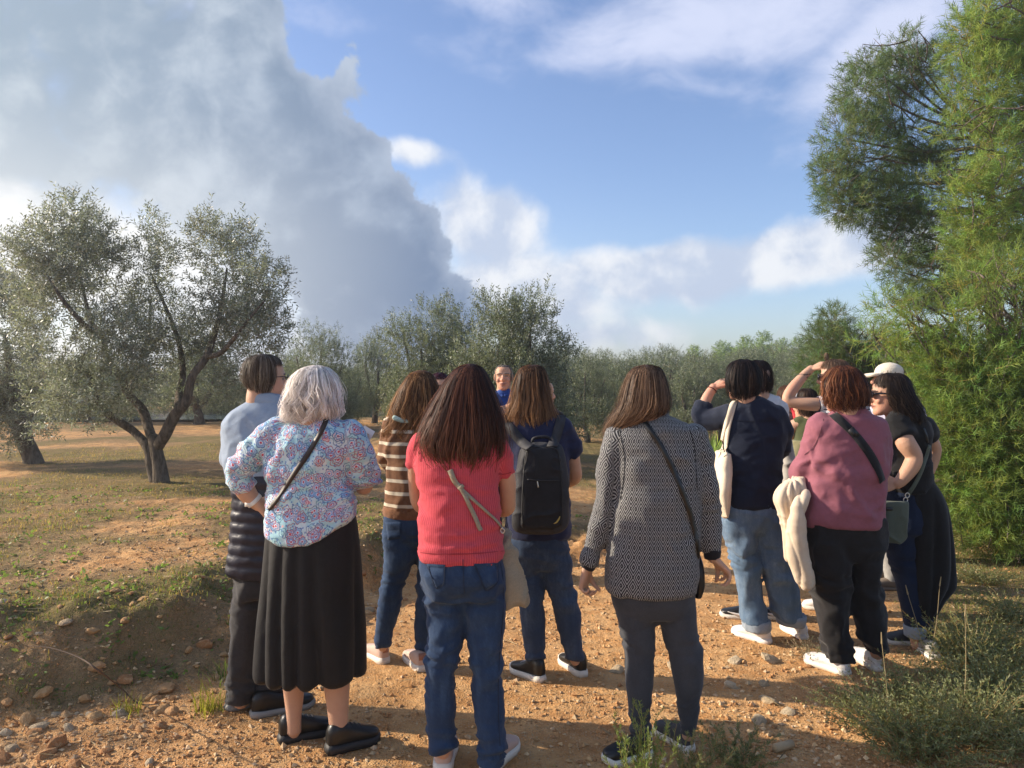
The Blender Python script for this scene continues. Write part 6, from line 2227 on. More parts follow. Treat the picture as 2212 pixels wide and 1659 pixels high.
# ---- woman in the diamond jacket
def woman_diamond():
    p = Person(3.32, 1410, 'woman with straight light brown hair, long black and white diamond jacket and grey leggings')
    hd = p.head(1399, 799, -14)
    body = hd + [p.neck(p.P(1412, 905, .01))] + core(p, (1415, 915), (1408, 1260), [(1384, 1600), (1487, 1580)])
    body += [p.limb([(1300, 1130, .0, 15), (1277, 1200, .0, 13), (1269, 1226, .0, 12.5)])] + p.hand(p.P(1268, 1228), p.P(1250, 1316, .01), (.80, -.45, .1), -1, (.85, .9, .95, 1.0), .03, .45, .96, 1.0)
    body += [p.limb([(1530, 1120, .0, 15), (1537, 1185, .0, 13), (1541, 1205, .0, 12.5)])] + p.hand(p.P(1541, 1205), p.P(1598, 1262, -.02), (-.62, -.12, -.65), 1, (.95, .75, .65, .6), .10, .5, .96, 1.0)
    p.body(body, .0043)
    tor = [(898, 1388, 1448, .066), (908, 1366, 1474, .082), (920, 1340, 1496, .098), (942, 1324, 1510, .112), (990, 1322, 1513, .125), (1060, 1325, 1511, .130), (1130, 1318, 1508, .135), (1200, 1312, 1506, .142), (1250, 1310, 1502, .148), (1277, 1311, 1498, .148)]
    Bn = [(p.P(1412, 890), p.P(1408, 1280), .19), (p.P(1332, 945), p.P(1306, 1090), .055), (p.P(1306, 1090), p.P(1270, 1225), .045), (p.P(1503, 945), p.P(1529, 1085), .055), (p.P(1529, 1085), p.P(1539, 1200), .045)]
    LS = [(1340, 945, 0, 32), (1322, 1000, .0, 29), (1308, 1085, 0, 27.5), (1292, 1145, .0, 25), (1279, 1190, .0, 20.5), (1271, 1220, .0, 17.5)]
    RS = [(1496, 945, 0, 30), (1515, 1000, 0, 26), (1528, 1085, 0, 24.5), (1535, 1150, 0, 22), (1538, 1196, 0, 19)]
    p.garment('jacket', F_DIAMOND, [p.rings(tor), p.limb(LS, dome='s'), p.limb(RS, dome='s')], .0075,
              folds=[dict(amp=.008, sc=(8, 5, 3), seed=4, sharp=1.4), dict(x0=-.24, xw=.08, z0=1.05, zw=.2, amp=.007, sc=(8, 6, 20), seed=7, rot=20), dict(x0=.25, xw=.07, amp=.005, sc=(8, 6, 18), seed=8)], bones=Bn)
    p.garment('collar', F_DIAMOND, [p.rings([(884, 1402, 1441, .052), (892, 1396, 1444, .060), (904, 1390, 1450, .068)])], .006, bones=Bn[:1])
    mj = plain('dark_seam', (.008, .008, .010), .9)
    p.strap('shoulder_seam', mj, [(1338, 928), (1345, 960), (1350, 1000), (1346, 1045), (1340, 1080)], .003, .001, lift=.001, n=30)
    p.strap('shoulder_seam', mj, [(1490, 928), (1500, 965), (1503, 1010), (1506, 1060)], .003, .001, lift=.001, n=30)
    p.garment('cuff', F_KNITBLK, [p.limb([(1274, 1212, 0, 18.5), (1269, 1229, 0, 17)], dome='s')], .005)
    p.garment('cuff', F_KNITBLK, [p.limb([(1538, 1191, 0, 19.5), (1540, 1207, 0, 18)], dome='s')], .005)
    p.garment('leggings', F_LEGGING, [p.rings([(1240, 1322, 1494, .13), (1282, 1319, 1498, .132), (1306, 1324, 1498, .118), (1330, 1332, 1496, .090)]), p.crotch(1414, 1285, 1345, 34), p.legs([(1275, 1320, 1414, 0), (1356, 1338, 1414, 0), (1410, 1349, 1413, 0), (1465, 1351, 1411, 0), (1518, 1356, 1407, 0), (1570, 1362, 1405, 0), (1600, 1364, 1405, 0)]),
              p.legs([(1275, 1411, 1499, 0), (1356, 1428, 1506, 0), (1410, 1444, 1517, 0), (1464, 1455, 1518, 0), (1518, 1463, 1511, .01), (1567, 1470, 1502, .02), (1588, 1471, 1501, .02)])], .0075, folds=[KNEES(.48, .005), HEMS(.16, .009)], crease=False)
    p.shoe((1404, 1630), (1322, 1647), L_BLACK, L_WHITES, L=.225, kind='mid', mtab=L_WHITE, mlace=L_DGREY)
    p.shoe((1491, 1626), (1428, 1581), L_DGREY, L_WHITES, L=.24, kind='mid', mtab=L_WHITE, mlace=L_BLACK)
    p.hair([(788, 1391, 1408, .01), (793, 1370, 1424, .06), (806, 1358, 1434, .088), (832, 1348, 1441, .102), (860, 1342, 1444, .110), (882, 1334, 1443, .112), (898, 1324, 1432, .108, .01), (912, 1314, 1400, .092, .03), (928, 1306, 1358, .065, .05), (940, 1302, 1332, .04, .06)],
           [(.135, .082, .050), (.09, .054, .035), (.19, .12, .075), (.065, .04, .027), (.24, .155, .10)], 4000, -14, 50, .34, .008, 4, .6, .28, .0032, seed=12, frizz=.006, lift=1.3)
    b = Item(p, 'crossbody_bag', 'small black crossbody bag behind the hip of the diamond jacket', 'bag', p.P(1510, 1288))
    b.strap('strap', L_BLACK, [(1386, 905), (1408, 935), (1432, 972), (1456, 1020), (1478, 1076), (1494, 1125), (1503, 1165), (1508, 1205)], .021, lift=.004, n=60)
    b.cloth('pouch', L_BLACK, [p.rings([(1196, 1500, 1512, .012, .06), (1222, 1497, 1518, .05, .06), (1262, 1496, 1519, .06, .06), (1288, 1496, 1512, .05, .06)], power=3)], .005)
    t = p.P(1264, 1271, -.02)
    it = Item(p, 'twig', 'short dry twig held between her lowered fingers', 'twig', t)
    it.add('stem', tube([t, t + np.array([.012, -.01, -.02]), t + np.array([.030, -.012, -.045])], [.002, .002, .001], 6, 3), M_TWIG)


# ---- woman in the dark blue shirt and light jeans, and the one behind her
def woman_dark_shirt():
    p = Person(4.79, 1630, 'woman with a black bob in a dark blue shirt and light jeans, shading her eyes')
    hd = p.head(1605, 785, -35)
    body = hd + [p.neck(p.P(1618, 872, .01))] + core(p, (1622, 885), (1622, 1110), [(1630, 1345), (1708, 1338)])
    body += [p.limb([(1530, 905, .10, 12), (1511, 903, .11, 12.5), (1517, 885, .12, 12.5), (1528, 858, .14, 11.5), (1541, 837, .16, 9.5)])] + p.hand(p.P(1541, 838, .16), p.P(1592, 800, .20), (.35, .25, -.8), -1, (.35, .35, .4, .45), .06, .5, .97)
    body += [p.limb([(1690, 940, .03, 11), (1688, 975, .09, 11), (1655, 985, .22, 10)])] + p.hand(p.P(1655, 985, .22), p.P(1600, 985, .25), (0, -1, 0), 1)
    p.body(body, .0055, face=True)
    p.garment('shirt', F_DKBLUE, [p.rings([(860, 1602, 1644, .058), (870, 1588, 1664, .075), (880, 1574, 1682, .09), (894, 1566, 1693, .102), (930, 1563, 1697, .115), (980, 1566, 1690, .12), (1030, 1567, 1686, .125), (1075, 1564, 1689, .142), (1094, 1568, 1688, .142)]),
              p.limb([(1582, 894, 0, 22), (1550, 904, .05, 21.5), (1520, 907, .10, 20), (1513, 893, .115, 18.5), (1521, 872, .13, 16.5)], dome='s'), p.limb([(1680, 900, 0, 23), (1692, 940, .03, 20), (1688, 972, .09, 18), (1666, 984, .2, 15)])],
              folds=[dict(amp=.008, sc=(8, 5, 6), seed=4, rot=15), dict(x0=-.28, xw=.12, amp=.007, sc=(18, 8, 8), seed=6), dict(z0=1.08, zw=.12, amp=.006, sc=(4, 4, 20), seed=5)])
    p.strap('yoke_seam', plain('navy_stitch', (.003, .005, .013), .9), [(1572, 905), (1600, 909), (1640, 910), (1688, 905)], .003, .001, lift=.001, n=30)
    p.garment('collar', F_DKBLUE, [p.rings([(856, 1600, 1642, .060), (866, 1596, 1650, .068), (872, 1594, 1654, .070)])], .007)
    p.garment('jeans', F_DENIM3, [p.rings([(1065, 1568, 1684, .12), (1100, 1559, 1686, .125), (1128, 1558, 1688, .118), (1152, 1564, 1686, .088)]), p.crotch(1629, 1120, 1172, 26), p.legs([(1120, 1557, 1627, 0), (1160, 1566, 1632, 0), (1205, 1581, 1638, 0), (1265, 1597, 1645, 0), (1310, 1603, 1650, 0), (1345, 1606, 1657, 0)], ratio=1.15),
              p.legs([(1120, 1623, 1688, 0), (1160, 1633, 1695, 0), (1205, 1643, 1704, 0), (1265, 1656, 1717, 0), (1310, 1667, 1727, .02), (1336, 1675, 1733, .02)], ratio=1.15)], folds=[KNEES(.52, .010), dict(amp=.012, sc=(9, 6, 3.5), seed=9, sharp=1.4), dict(z0=.80, zw=.08, amp=.008, sc=(5, 5, 22), seed=3, rot=-25)])
    p.garment('turned_up_cuff', F_CUFFD, [p.legs([(1337, 1603, 1662, 0), (1348, 1603, 1662, 0), (1359, 1605, 1661, 0)], ratio=1.15, rec=False)], .006, folds=[dict(amp=.004, sc=(14, 10, 8), seed=2)])
    p.garment('turned_up_cuff', F_CUFFD, [p.legs([(1325, 1676, 1738, .02), (1336, 1677, 1739, .02), (1348, 1680, 1737, .02)], ratio=1.15, rec=False)], .006, folds=[dict(amp=.004, sc=(14, 10, 8), seed=3)])
    p.shoe((1662, 1392), (1587, 1368), L_WHITE, L_WHITE, L=.268, sole=.030, mlace=L_WHITES)
    p.shoe((1738, 1383), (1694, 1356), L_WHITE, L_WHITE, L=.25, sole=.030, mlace=L_WHITES)
    p.hair([(776, 1598, 1614, .01), (781, 1582, 1628, .06), (792, 1573, 1636, .085), (812, 1567, 1641, .10), (832, 1567, 1641, .102), (848, 1570, 1638, .094), (859, 1577, 1630, .08), (865, 1588, 1620, .06)],
           [(.020, .015, .014), (.030, .021, .018), (.012, .010, .011), (.045, .030, .024)], 2400, -35, 60, .40, .012, 4, .7, .18, .004, seed=14, frizz=.005, lift=1.3)
    g = p.P(1538, 842, .155)
    T = unit(p.P(1541, 837, .16) - p.P(1528, 858, .14))
    u = unit(np.cross(T, [0, 1, 0]))
    w = np.cross(T, u)
    th = np.linspace(0, 2 * np.pi, 17)
    link('bracelet', mesh_np('bracelet', *tube([g + u * math.cos(a) * .030 + w * math.sin(a) * .030 for a in th], [.0035] * 17, 6, 1, dome='s')), plain('braided_bracelet', (.10, .02, .015), .8), p.root)
    b = Item(p, 'tote_bag', 'cream canvas tote bag hanging from the shoulder of the dark blue shirt', 'bag', p.P(1550, 1112))
    b.cloth('pouch', F_CANVAS, [p.rings([(978, 1553, 1574, .11, -.02), (1000, 1547, 1573, .13, -.02), (1050, 1540, 1570, .15, -.01), (1090, 1546, 1566, .15, 0), (1112, 1553, 1564, .14, 0)], power=2.6)], .007, folds=[dict(amp=.008, sc=(8, 5, 4), seed=3)])
    b.strap('handle', F_CANVAS, [(1592, 862), (1584, 880), (1577, 910), (1571, 945), (1568, 985)], .030, .003, lift=.004, n=30)
    b.strap('handle', F_CANVAS, [(1586, 866), (1577, 888), (1569, 920), (1561, 955), (1557, 985)], .030, .003, lift=.008, n=30)

    q = Person(5.27, 1650, 'dark-haired person in a white top almost hidden behind the dark blue shirt')
    body = q.head(1638, 789, -20) + [q.neck(q.P(1642, 865, .01))] + core(q, (1645, 880), (1645, 1060), [(1630, 1315), (1700, 1315)])
    for sg, x in ((-1, 1600), (1, 1690)):
        body += [q.limb([(x, 890, .02, 10), (x, 950, .05, 9), (x + sg * 3, 1010, .05, 8)])] + q.hand(q.P(x + sg * 3, 1010, .05), q.P(x + sg * 4, 1065, .05), (-sg, 0, 0), sg)
    q.body(body, .007)
    q.garment('top', F_WHITET, [q.rings([(848, 1625, 1662, .058), (858, 1610, 1680, .075), (868, 1598, 1692, .09), (900, 1593, 1697, .11), (970, 1597, 1692, .12), (1050, 1598, 1692, .12)]), q.limb([(1605, 880, 0, 19), (1599, 950, .04, 16), (1600, 990, .05, 14)]), q.limb([(1685, 880, 0, 19), (1691, 950, .04, 16), (1692, 990, .05, 14)])], .0095, folds=[dict(amp=.008, sc=(7, 5, 6), seed=3)])
    q.garment('jeans', F_DENIM, [q.rings([(1035, 1600, 1690, .11), (1080, 1598, 1692, .115), (1120, 1600, 1694, .11)]), q.legs([(1110, 1600, 1646, 0), (1210, 1606, 1642, 0), (1322, 1612, 1640, .02)]), q.legs([(1110, 1646, 1696, 0), (1210, 1660, 1700, 0), (1322, 1688, 1716, .02)])], .0095, folds=[KNEES(.5)])
    for hx, tx, ty in ((1645, 1582, 1334), (1722, 1657, 1335)):
        ob = q.shoe((hx, 1341), (tx, ty), L_BLACK, L_WHITES, L=.27, sole=.030, kind='mid')
        o, dr, sd, L, w, s, top, ob = q.last_shoe
        side = -sd if sd[1] > 0 else sd
        pts = [o + dr * L * t + side * (np.interp(t, s, w) * .98 + .004) + np.array([0, 0, zz]) for t, zz in ((.22, .058), (.36, .038), (.50, .035), (.64, .042), (.80, .052))]
        wv = np.array([.002, .010, .011, .007, .001])
        link('side_mark', mesh_np('side_mark', *ribbon(crom(np.array(pts), 4), np.array([[0, 0, 1.0]]) * np.interp(np.linspace(0, 1, 17), np.linspace(0, 1, 5), wv)[:, None], np.repeat(side[None] * .003, 17, 0))), L_WHITE, ob)
    q.hair([(778, 1630, 1648, .01), (783, 1614, 1658, .06), (796, 1606, 1665, .085), (816, 1603, 1668, .10), (835, 1605, 1668, .098), (848, 1612, 1662, .08), (855, 1622, 1654, .06)], [(.022, .014, .012), (.034, .02, .016), (.05, .03, .022)], 1200, -20, 60, .4, .008, 4, .4, .1, .0042, seed=15)
    b = Item(q, 'grey_tote_bag', 'light grey cloth bag hanging between the dark blue shirt and the mauve shirt', 'bag', q.P(1700, 1075))
    b.cloth('pouch', F_GREYBAG, [q.rings([(905, 1688, 1700, .03, -.1), (935, 1684, 1706, .06, -.1), (980, 1682, 1713, .09, -.1), (1030, 1682, 1720, .10, -.1), (1072, 1684, 1722, .10, -.1)], power=2.8)], .008, folds=[dict(amp=.006, sc=(9, 6, 5), seed=2)])


def woman_striped_tee():
    p = Person(5.4, 1820, 'woman in a striped tee and sunglasses, bare arm raised to her forehead')
    hd = p.head(1806, 784, -62)
    body = hd + [p.neck(p.P(1814, 865, .01))] + core(p, (1816, 880), (1822, 1090), [(1808, 1300), (1862, 1300)])
    body += [p.limb([(1790, 873, 0, 14), (1750, 873, .0, 14.5), (1708, 868, .03, 12), (1702, 858, .04, 12), (1714, 838, .05, 12.5), (1736, 812, .08, 10), (1752, 797, .10, 8.5)])] + p.hand(p.P(1752, 798, .10), p.P(1800, 772, .06), (.25, .15, -.9), -1, (.3, .3, .35, .4), .06, .5, 1.0)
    body += [p.limb([(1862, 890, .0, 14), (1874, 950, .08, 13), (1830, 962, .24, 12), (1784, 944, .24, 9.5)])] + p.hand(p.P(1782, 943, .24), p.P(1735, 898, .18), (-.3, .6, .2), 1, (.7, .65, .6, .7), .12, .6, 1.0)
    p.body(body, .0055, face=True)
    Bn = [(p.P(1822, 850), p.P(1822, 1080), .16), (p.P(1800, 872), p.P(1765, 872), .05), (p.P(1850, 880), p.P(1872, 930), .05)]
    p.garment('tee', F_STRIPET, [p.rings([(856, 1800, 1836, .058), (866, 1784, 1856, .078), (878, 1772, 1872, .095), (920, 1768, 1876, .115), (1000, 1770, 1876, .12), (1080, 1770, 1880, .125)]), p.limb([(1798, 874, 0, 21), (1780, 873, 0, 20), (1766, 872, 0, 18.5)], dome='s'), p.limb([(1855, 885, 0, 21), (1868, 915, .02, 18)], dome='s')], .0085, folds=[dict(amp=.006, sc=(7, 5, 7), seed=3)], bones=Bn)
    p.garment('trousers', F_DENIM4, [p.rings([(1070, 1772, 1878, .115), (1120, 1770, 1880, .12), (1150, 1772, 1880, .115)]), p.legs([(1140, 1772, 1824, 0), (1220, 1782, 1824, 0), (1308, 1792, 1822, 0)]), p.legs([(1140, 1822, 1880, 0), (1220, 1834, 1878, 0), (1308, 1848, 1876, 0)])], .0095, folds=[KNEES(.5)])
    p.shoe((1818, 1324), (1764, 1316), L_WHITE, L_WHITES, L=.26)
    p.shoe((1872, 1324), (1828, 1314), L_WHITE, L_WHITES, L=.26)
    p.hair([(776, 1796, 1816, .01), (781, 1782, 1828, .06), (794, 1775, 1836, .085), (814, 1775, 1838, .092), (832, 1782, 1836, .085), (845, 1792, 1830, .07)], [(.16, .10, .065), (.10, .06, .04), (.22, .15, .10)], 1500, -62, 62, .38, .004, 4, .4, .08, .004, seed=17)
    for sx in (-1, 1):
        link('sunglasses', mesh_np('sunglasses', *join([ellipsoid(p.hpt(sx * .034, .108, .128), .032, .010, .024, p.hM), tube([p.hpt(sx * .062, .098, .134), p.hpt(sx * .080, .04, .134), p.hpt(sx * .080, -.005, .128)], [.004, .004, .003], 6, 3)])), P_LENS, p.root)


def woman_mauve():
    p = Person(4.29, 1825, 'woman with tousled reddish brown hair, loose mauve shirt and black trousers')
    hd = p.head(1822, 802, -36)
    body = hd + [p.neck(p.P(1836, 900, .01), .060)] + core(p, (1836, 915), (1826, 1160), [(1812, 1420), (1895, 1415)])
    body += [p.limb([(1738, 1030, .08, 13), (1738, 1055, .15, 12), (1760, 1068, .24, 11)])] + p.hand(p.P(1760, 1068, .24), p.P(1820, 1070, .28), (0, -1, -.2), -1)
    body += [p.limb([(1900, 1000, .06, 13), (1885, 1030, .18, 12), (1850, 1036, .26, 11)])] + p.hand(p.P(1850, 1036, .26), p.P(1785, 1040, .28), (0, -1, -.2), 1)
    p.body(body, .0065, face=True)
    p.garment('shirt', F_MAUVE, [p.rings([(884, 1806, 1868, .066), (894, 1792, 1884, .082), (906, 1774, 1900, .10), (930, 1756, 1914, .118), (985, 1748, 1918, .135), (1040, 1744, 1909, .142), (1090, 1737, 1907, .148), (1120, 1733, 1909, .148), (1133, 1738, 1906, .145)]),
              p.limb([(1778, 926, 0, 33), (1762, 965, .02, 29), (1742, 1012, .05, 28.5), (1734, 1042, .10, 25.5), (1744, 1062, .19, 18)]), p.limb([(1890, 926, 0, 30), (1902, 975, .03, 26), (1896, 1018, .10, 24), (1868, 1034, .22, 17)])],
              folds=[dict(amp=.010, sc=(6, 5, 4), seed=4, sharp=1.5, rot=25), dict(x0=-.2, xw=.1, z0=1.15, zw=.15, amp=.013, sc=(9, 6, 20), seed=6, rot=40), dict(z0=.92, zw=.08, amp=.010, sc=(10, 6, 6), seed=8)])
    p.garment('collar', F_MAUVE, [p.rings([(879, 1808, 1866, .066), (888, 1800, 1876, .076), (896, 1796, 1882, .080)])], .007)
    p.strap('sleeve_seam', plain('mauve_stitch', (.12, .04, .055), .9), [(1779, 905), (1772, 935), (1760, 962), (1748, 975), (1738, 982)], .003, .0015, lift=.001, n=24)
    p.garment('trousers', F_BLACKTR, [p.rings([(1115, 1737, 1910, .142), (1150, 1737, 1910, .145), (1180, 1742, 1908, .132), (1206, 1750, 1902, .10)]), p.crotch(1831, 1170, 1236, 30), p.legs([(1165, 1740, 1830, 0), (1245, 1752, 1832, 0), (1317, 1766, 1833, 0), (1370, 1775, 1834, 0), (1422, 1784, 1838, 0)], ratio=1.2),
              p.legs([(1165, 1826, 1909, 0), (1235, 1834, 1899, 0), (1280, 1836, 1899, 0), (1330, 1842, 1908, 0), (1380, 1860, 1914, .0), (1412, 1872, 1916, 0)], ratio=1.2)], folds=[KNEES(.5, .010), dict(amp=.012, sc=(8, 6, 4), seed=5, rot=20), HEMS(.1, .010)])
    p.shoe((1832, 1461), (1747, 1429), L_WHITE, L_WHITES, L=.275, sole=.03, mlace=L_WHITES)
    p.shoe((1897, 1452), (1840, 1413), L_WHITE, L_WHITES, L=.275, sole=.03, mlace=L_WHITES)
    p.hair([(790, 1812, 1832, .01), (795, 1796, 1848, .06), (806, 1784, 1860, .09), (826, 1775, 1870, .108), (848, 1773, 1874, .112), (866, 1778, 1872, .104), (878, 1790, 1864, .09), (888, 1806, 1852, .07)],
           [(.135, .048, .024), (.085, .032, .018), (.20, .075, .035), (.055, .023, .015), (.26, .115, .055)], 3000, -36, 62, .40, .034, 5, .8, .22, .0046, seed=19, frizz=.010, lift=1.9)
    b = Item(p, 'belt_bag', 'wide black webbing strap with a slide buckle across the mauve shirt', 'bag', p.P(1830, 1010, .2))
    b.strap('strap', F_KNITBLK, [(1800, 896), (1814, 908), (1843, 936), (1868, 966), (1886, 994), (1899, 1022), (1905, 1040)], .045, .003, lift=.004, n=40)
    h = p.hit(1843, 935)
    b.add('buckle', boxgeo(h[0] + np.array([0, -.010, 0]), .030, .005, .018, np.array([[.66, 0, .75], [0, 1, 0], [-.75, 0, .66]])), L_BLACK)
    b.add('pouch', tube([p.P(1790, 1010, .22), p.P(1860, 1000, .24)], [.05, .05], 14, 3), L_BLACK)
    def pleats(c, k, amp):
        c = p.P(*c)[:2]
        def f(v):
            a = np.arctan2(v[:, 0] - c[0], -(v[:, 1] - c[1]))
            return amp * (np.abs(np.sin(a * k + 1.2 * vnoise(np.stack([a, v[:, 2] * 5, 0 * a], 1), 7) + v[:, 2] * 4)) ** .6 - .65)
        return f
    j = Item(p, 'cream_jacket', 'cream jacket draped over the forearm of the mauve shirt', 'jacket', p.P(1715, 1255))
    j.cloth('body_panel', F_CREAM, [p.rings([(1030, 1716, 1734, .05, .02), (1050, 1690, 1738, .06, .0), (1078, 1675, 1738, .06, .0), (1110, 1684, 1732, .05, .0), (1150, 1692, 1734, .045, 0), (1204, 1698, 1730, .04, 0), (1211, 1699, 1729, .038, 0)], power=3.2)], .0075, folds=[dict(amp=.003, sc=(5, 5, 16), seed=6, rot=35)], quilt=pleats((1712, 1120), 4.5, .020))
    j.cloth('sleeve', F_CREAM, [p.limb([(1742, 1066, -.06, 10), (1728, 1090, -.09, 15), (1720, 1130, -.09, 19), (1722, 1190, -.08, 21), (1738, 1245, -.07, 20), (1742, 1258, -.07, 17)])], .0075, folds=[dict(amp=.003, sc=(5, 5, 18), seed=9, rot=15)], quilt=pleats((1728, 1150), 3.5, .013))


def woman_black():
    p = Person(4.62, 1965, 'woman in black with wavy dark hair and sunglasses, seen in profile, hand on hip')
    hd = p.head(1922, 816, -78)
    body = hd + [p.neck(p.P(1940, 908, .01))] + core(p, (1950, 925), (1960, 1130), [(1978, 1370), (2000, 1395)])
    body += [p.limb([(1944, 928, -.07, 17), (1956, 956, -.125, 19.5), (1974, 985, -.135, 17), (1968, 1008, -.14, 17), (1948, 1036, -.15, 13), (1938, 1045, -.15, 11)])] + p.hand(p.P(1939, 1044, -.15), p.P(1874, 1056, -.13), (.1, .85, -.3), -1, (.25, .3, .35, .4), .28, .85, .96)
    body += [p.limb([(2005, 945, .10, 17), (2018, 972, .12, 15), (2008, 1012, .12, 13), (1990, 1045, .10, 10)])] + p.hand(p.P(1990, 1045, .10), p.P(1950, 1075, .12), (-.5, -.5, -.3), 1, k=.95)
    body += [p.legs([(1350, 1964, 1992, 0), (1385, 1968, 1990, 0), (1398, 1968, 1990, 0)])]
    p.body(body, .005, face=True, brow=(.05, .03, .025))
    p.garment('top', F_BLACK, [p.rings([(894, 1926, 1972, .062), (904, 1918, 1990, .09), (918, 1913, 2003, .11), (945, 1912, 2008, .12), (985, 1914, 2005, .125), (1025, 1914, 2004, .13), (1062, 1914, 2008, .135)]), p.limb([(1938, 915, -.06, 28), (1947, 936, -.09, 27), (1952, 948, -.11, 25)], dome='s'), p.limb([(1995, 925, .05, 26), (2007, 950, .09, 21)], dome='s')], .0085, folds=[dict(amp=.008, sc=(8, 5, 5), seed=4), dict(z0=1.1, zw=.1, amp=.006, sc=(4, 4, 18), seed=5)])
    cc = p.P(1990, 1150)[:2]
    def drape(v):
        a = np.arctan2(v[:, 0] - cc[0], -(v[:, 1] - cc[1]))
        return .026 * sstep(v[:, 2], 1.05, .6) * (np.abs(np.sin(a * 4 + 1.3 * vnoise(np.stack([a * 1.2, v[:, 2] * 1.5, 0 * a], 1), 5))) ** .7 - .6)
    p.garment('long_cardigan', F_BLACK, [p.rings([(1035, 1912, 2008, .125), (1062, 1918, 2027, .130), (1100, 1938, 2041, .130), (1165, 1953, 2049, .125), (1225, 1959, 2054, .12), (1258, 1962, 2056, .115), (1272, 1964, 2050, .11), (1290, 1969, 2034, .10), (1312, 1974, 2022, .085), (1332, 1983, 2011, .06)])], .008, quilt=drape)
    p.garment('jeans', F_DENIM4, [p.rings([(1050, 1916, 2000, .12), (1130, 1912, 2004, .125), (1150, 1914, 2004, .12)]), p.legs([(1130, 1912, 1976, 0), (1172, 1913, 1978, 0), (1250, 1934, 1986, 0), (1320, 1951, 1993, 0), (1356, 1957, 1998, 0)]), p.legs([(1130, 1955, 2010, .05), (1250, 1966, 2010, .05), (1340, 1980, 2014, 0), (1405, 1986, 2013, -.04)])], .009, folds=[KNEES(.5)])
    p.garment('turned_up_cuff', F_CUFFD, [p.legs([(1349, 1955, 2000, 0), (1362, 1955, 2000, 0), (1375, 1957, 1999, 0)], rec=False)], .006)
    p.shoe((1992, 1394), (1913, 1388), L_DGREY, L_WHITES, L=.215, sole=.028)
    p.shoe((2020, 1427), (1986, 1399), L_GREYS, L_WHITES, L=.22, sole=.03)
    p.hair([(806, 1915, 1942, .01), (811, 1900, 1955, .06), (824, 1892, 1964, .085), (845, 1890, 1970, .10), (866, 1896, 1978, .106), (886, 1904, 1988, .11), (902, 1908, 1994, .11), (914, 1916, 1992, .10), (922, 1930, 1984, .08)],
           [(.030, .020, .016), (.05, .034, .026), (.02, .014, .012), (.085, .058, .042), (.04, .027, .02)], 3000, -78, 62, .34, .045, 7, .8, .2, .0044, seed=21, frizz=.007, lift=1.6)
    gl = [tube([p.hpt(-.080, -.004, .130), p.hpt(-.081, .045, .134), p.hpt(-.066, .096, .134)], [.004, .0055, .006], 8, 3), tube([p.hpt(.080, -.004, .130), p.hpt(.081, .045, .134), p.hpt(.066, .096, .134)], [.004, .0055, .006], 8, 3)]
    for sx in (-1, 1):
        gl.append(ellipsoid(p.hpt(sx * .036, .106, .127), .030, .010, .021, p.hM))
    link('sunglasses', mesh_np('sunglasses', *join(gl)), P_LENS, p.root)
    b = Item(p, 'green_handbag', 'sage green crossbody bag at the hip of the woman in black', 'bag', p.P(1930, 1172, -.18))
    b.cloth('pouch', F_GREENBAG, [p.rings([(1083, 1906, 1958, .030, -.20), (1092, 1905, 1958, .040, -.20), (1130, 1902, 1956, .048, -.20), (1162, 1903, 1952, .045, -.20), (1172, 1908, 1944, .035, -.20)], power=4)], .005, folds=[dict(amp=.004, sc=(7, 7, 8), seed=3)])
    b.patch('label_tab', L_BLACK, [(1912, 1096), (1928, 1096), (1928, 1103), (1912, 1103)], lift=.001, th=.0015, nu=4, nv=3)
    b.strap('strap', F_GREENBAG, [(2004, 962), (1997, 990), (1987, 1018), (1974, 1046), (1962, 1066)], .022, .003, lift=.012, n=24)
    b.strap('strap_edge', L_BLACK, [(2003, 956), (2000, 940), (1994, 925)], .014, .003, lift=.004, n=10)
    for (x, y) in ((1960, 1070), (1956, 1080)):
        c = p.P(x, y, -.19)
        th = np.linspace(0, 2 * np.pi, 13)
        b.add('ring', tube([c + np.array([.012 * math.cos(a), 0, .014 * math.sin(a)]) for a in th], [.003] * 13, 6, 1, dome='s'), P_METAL)


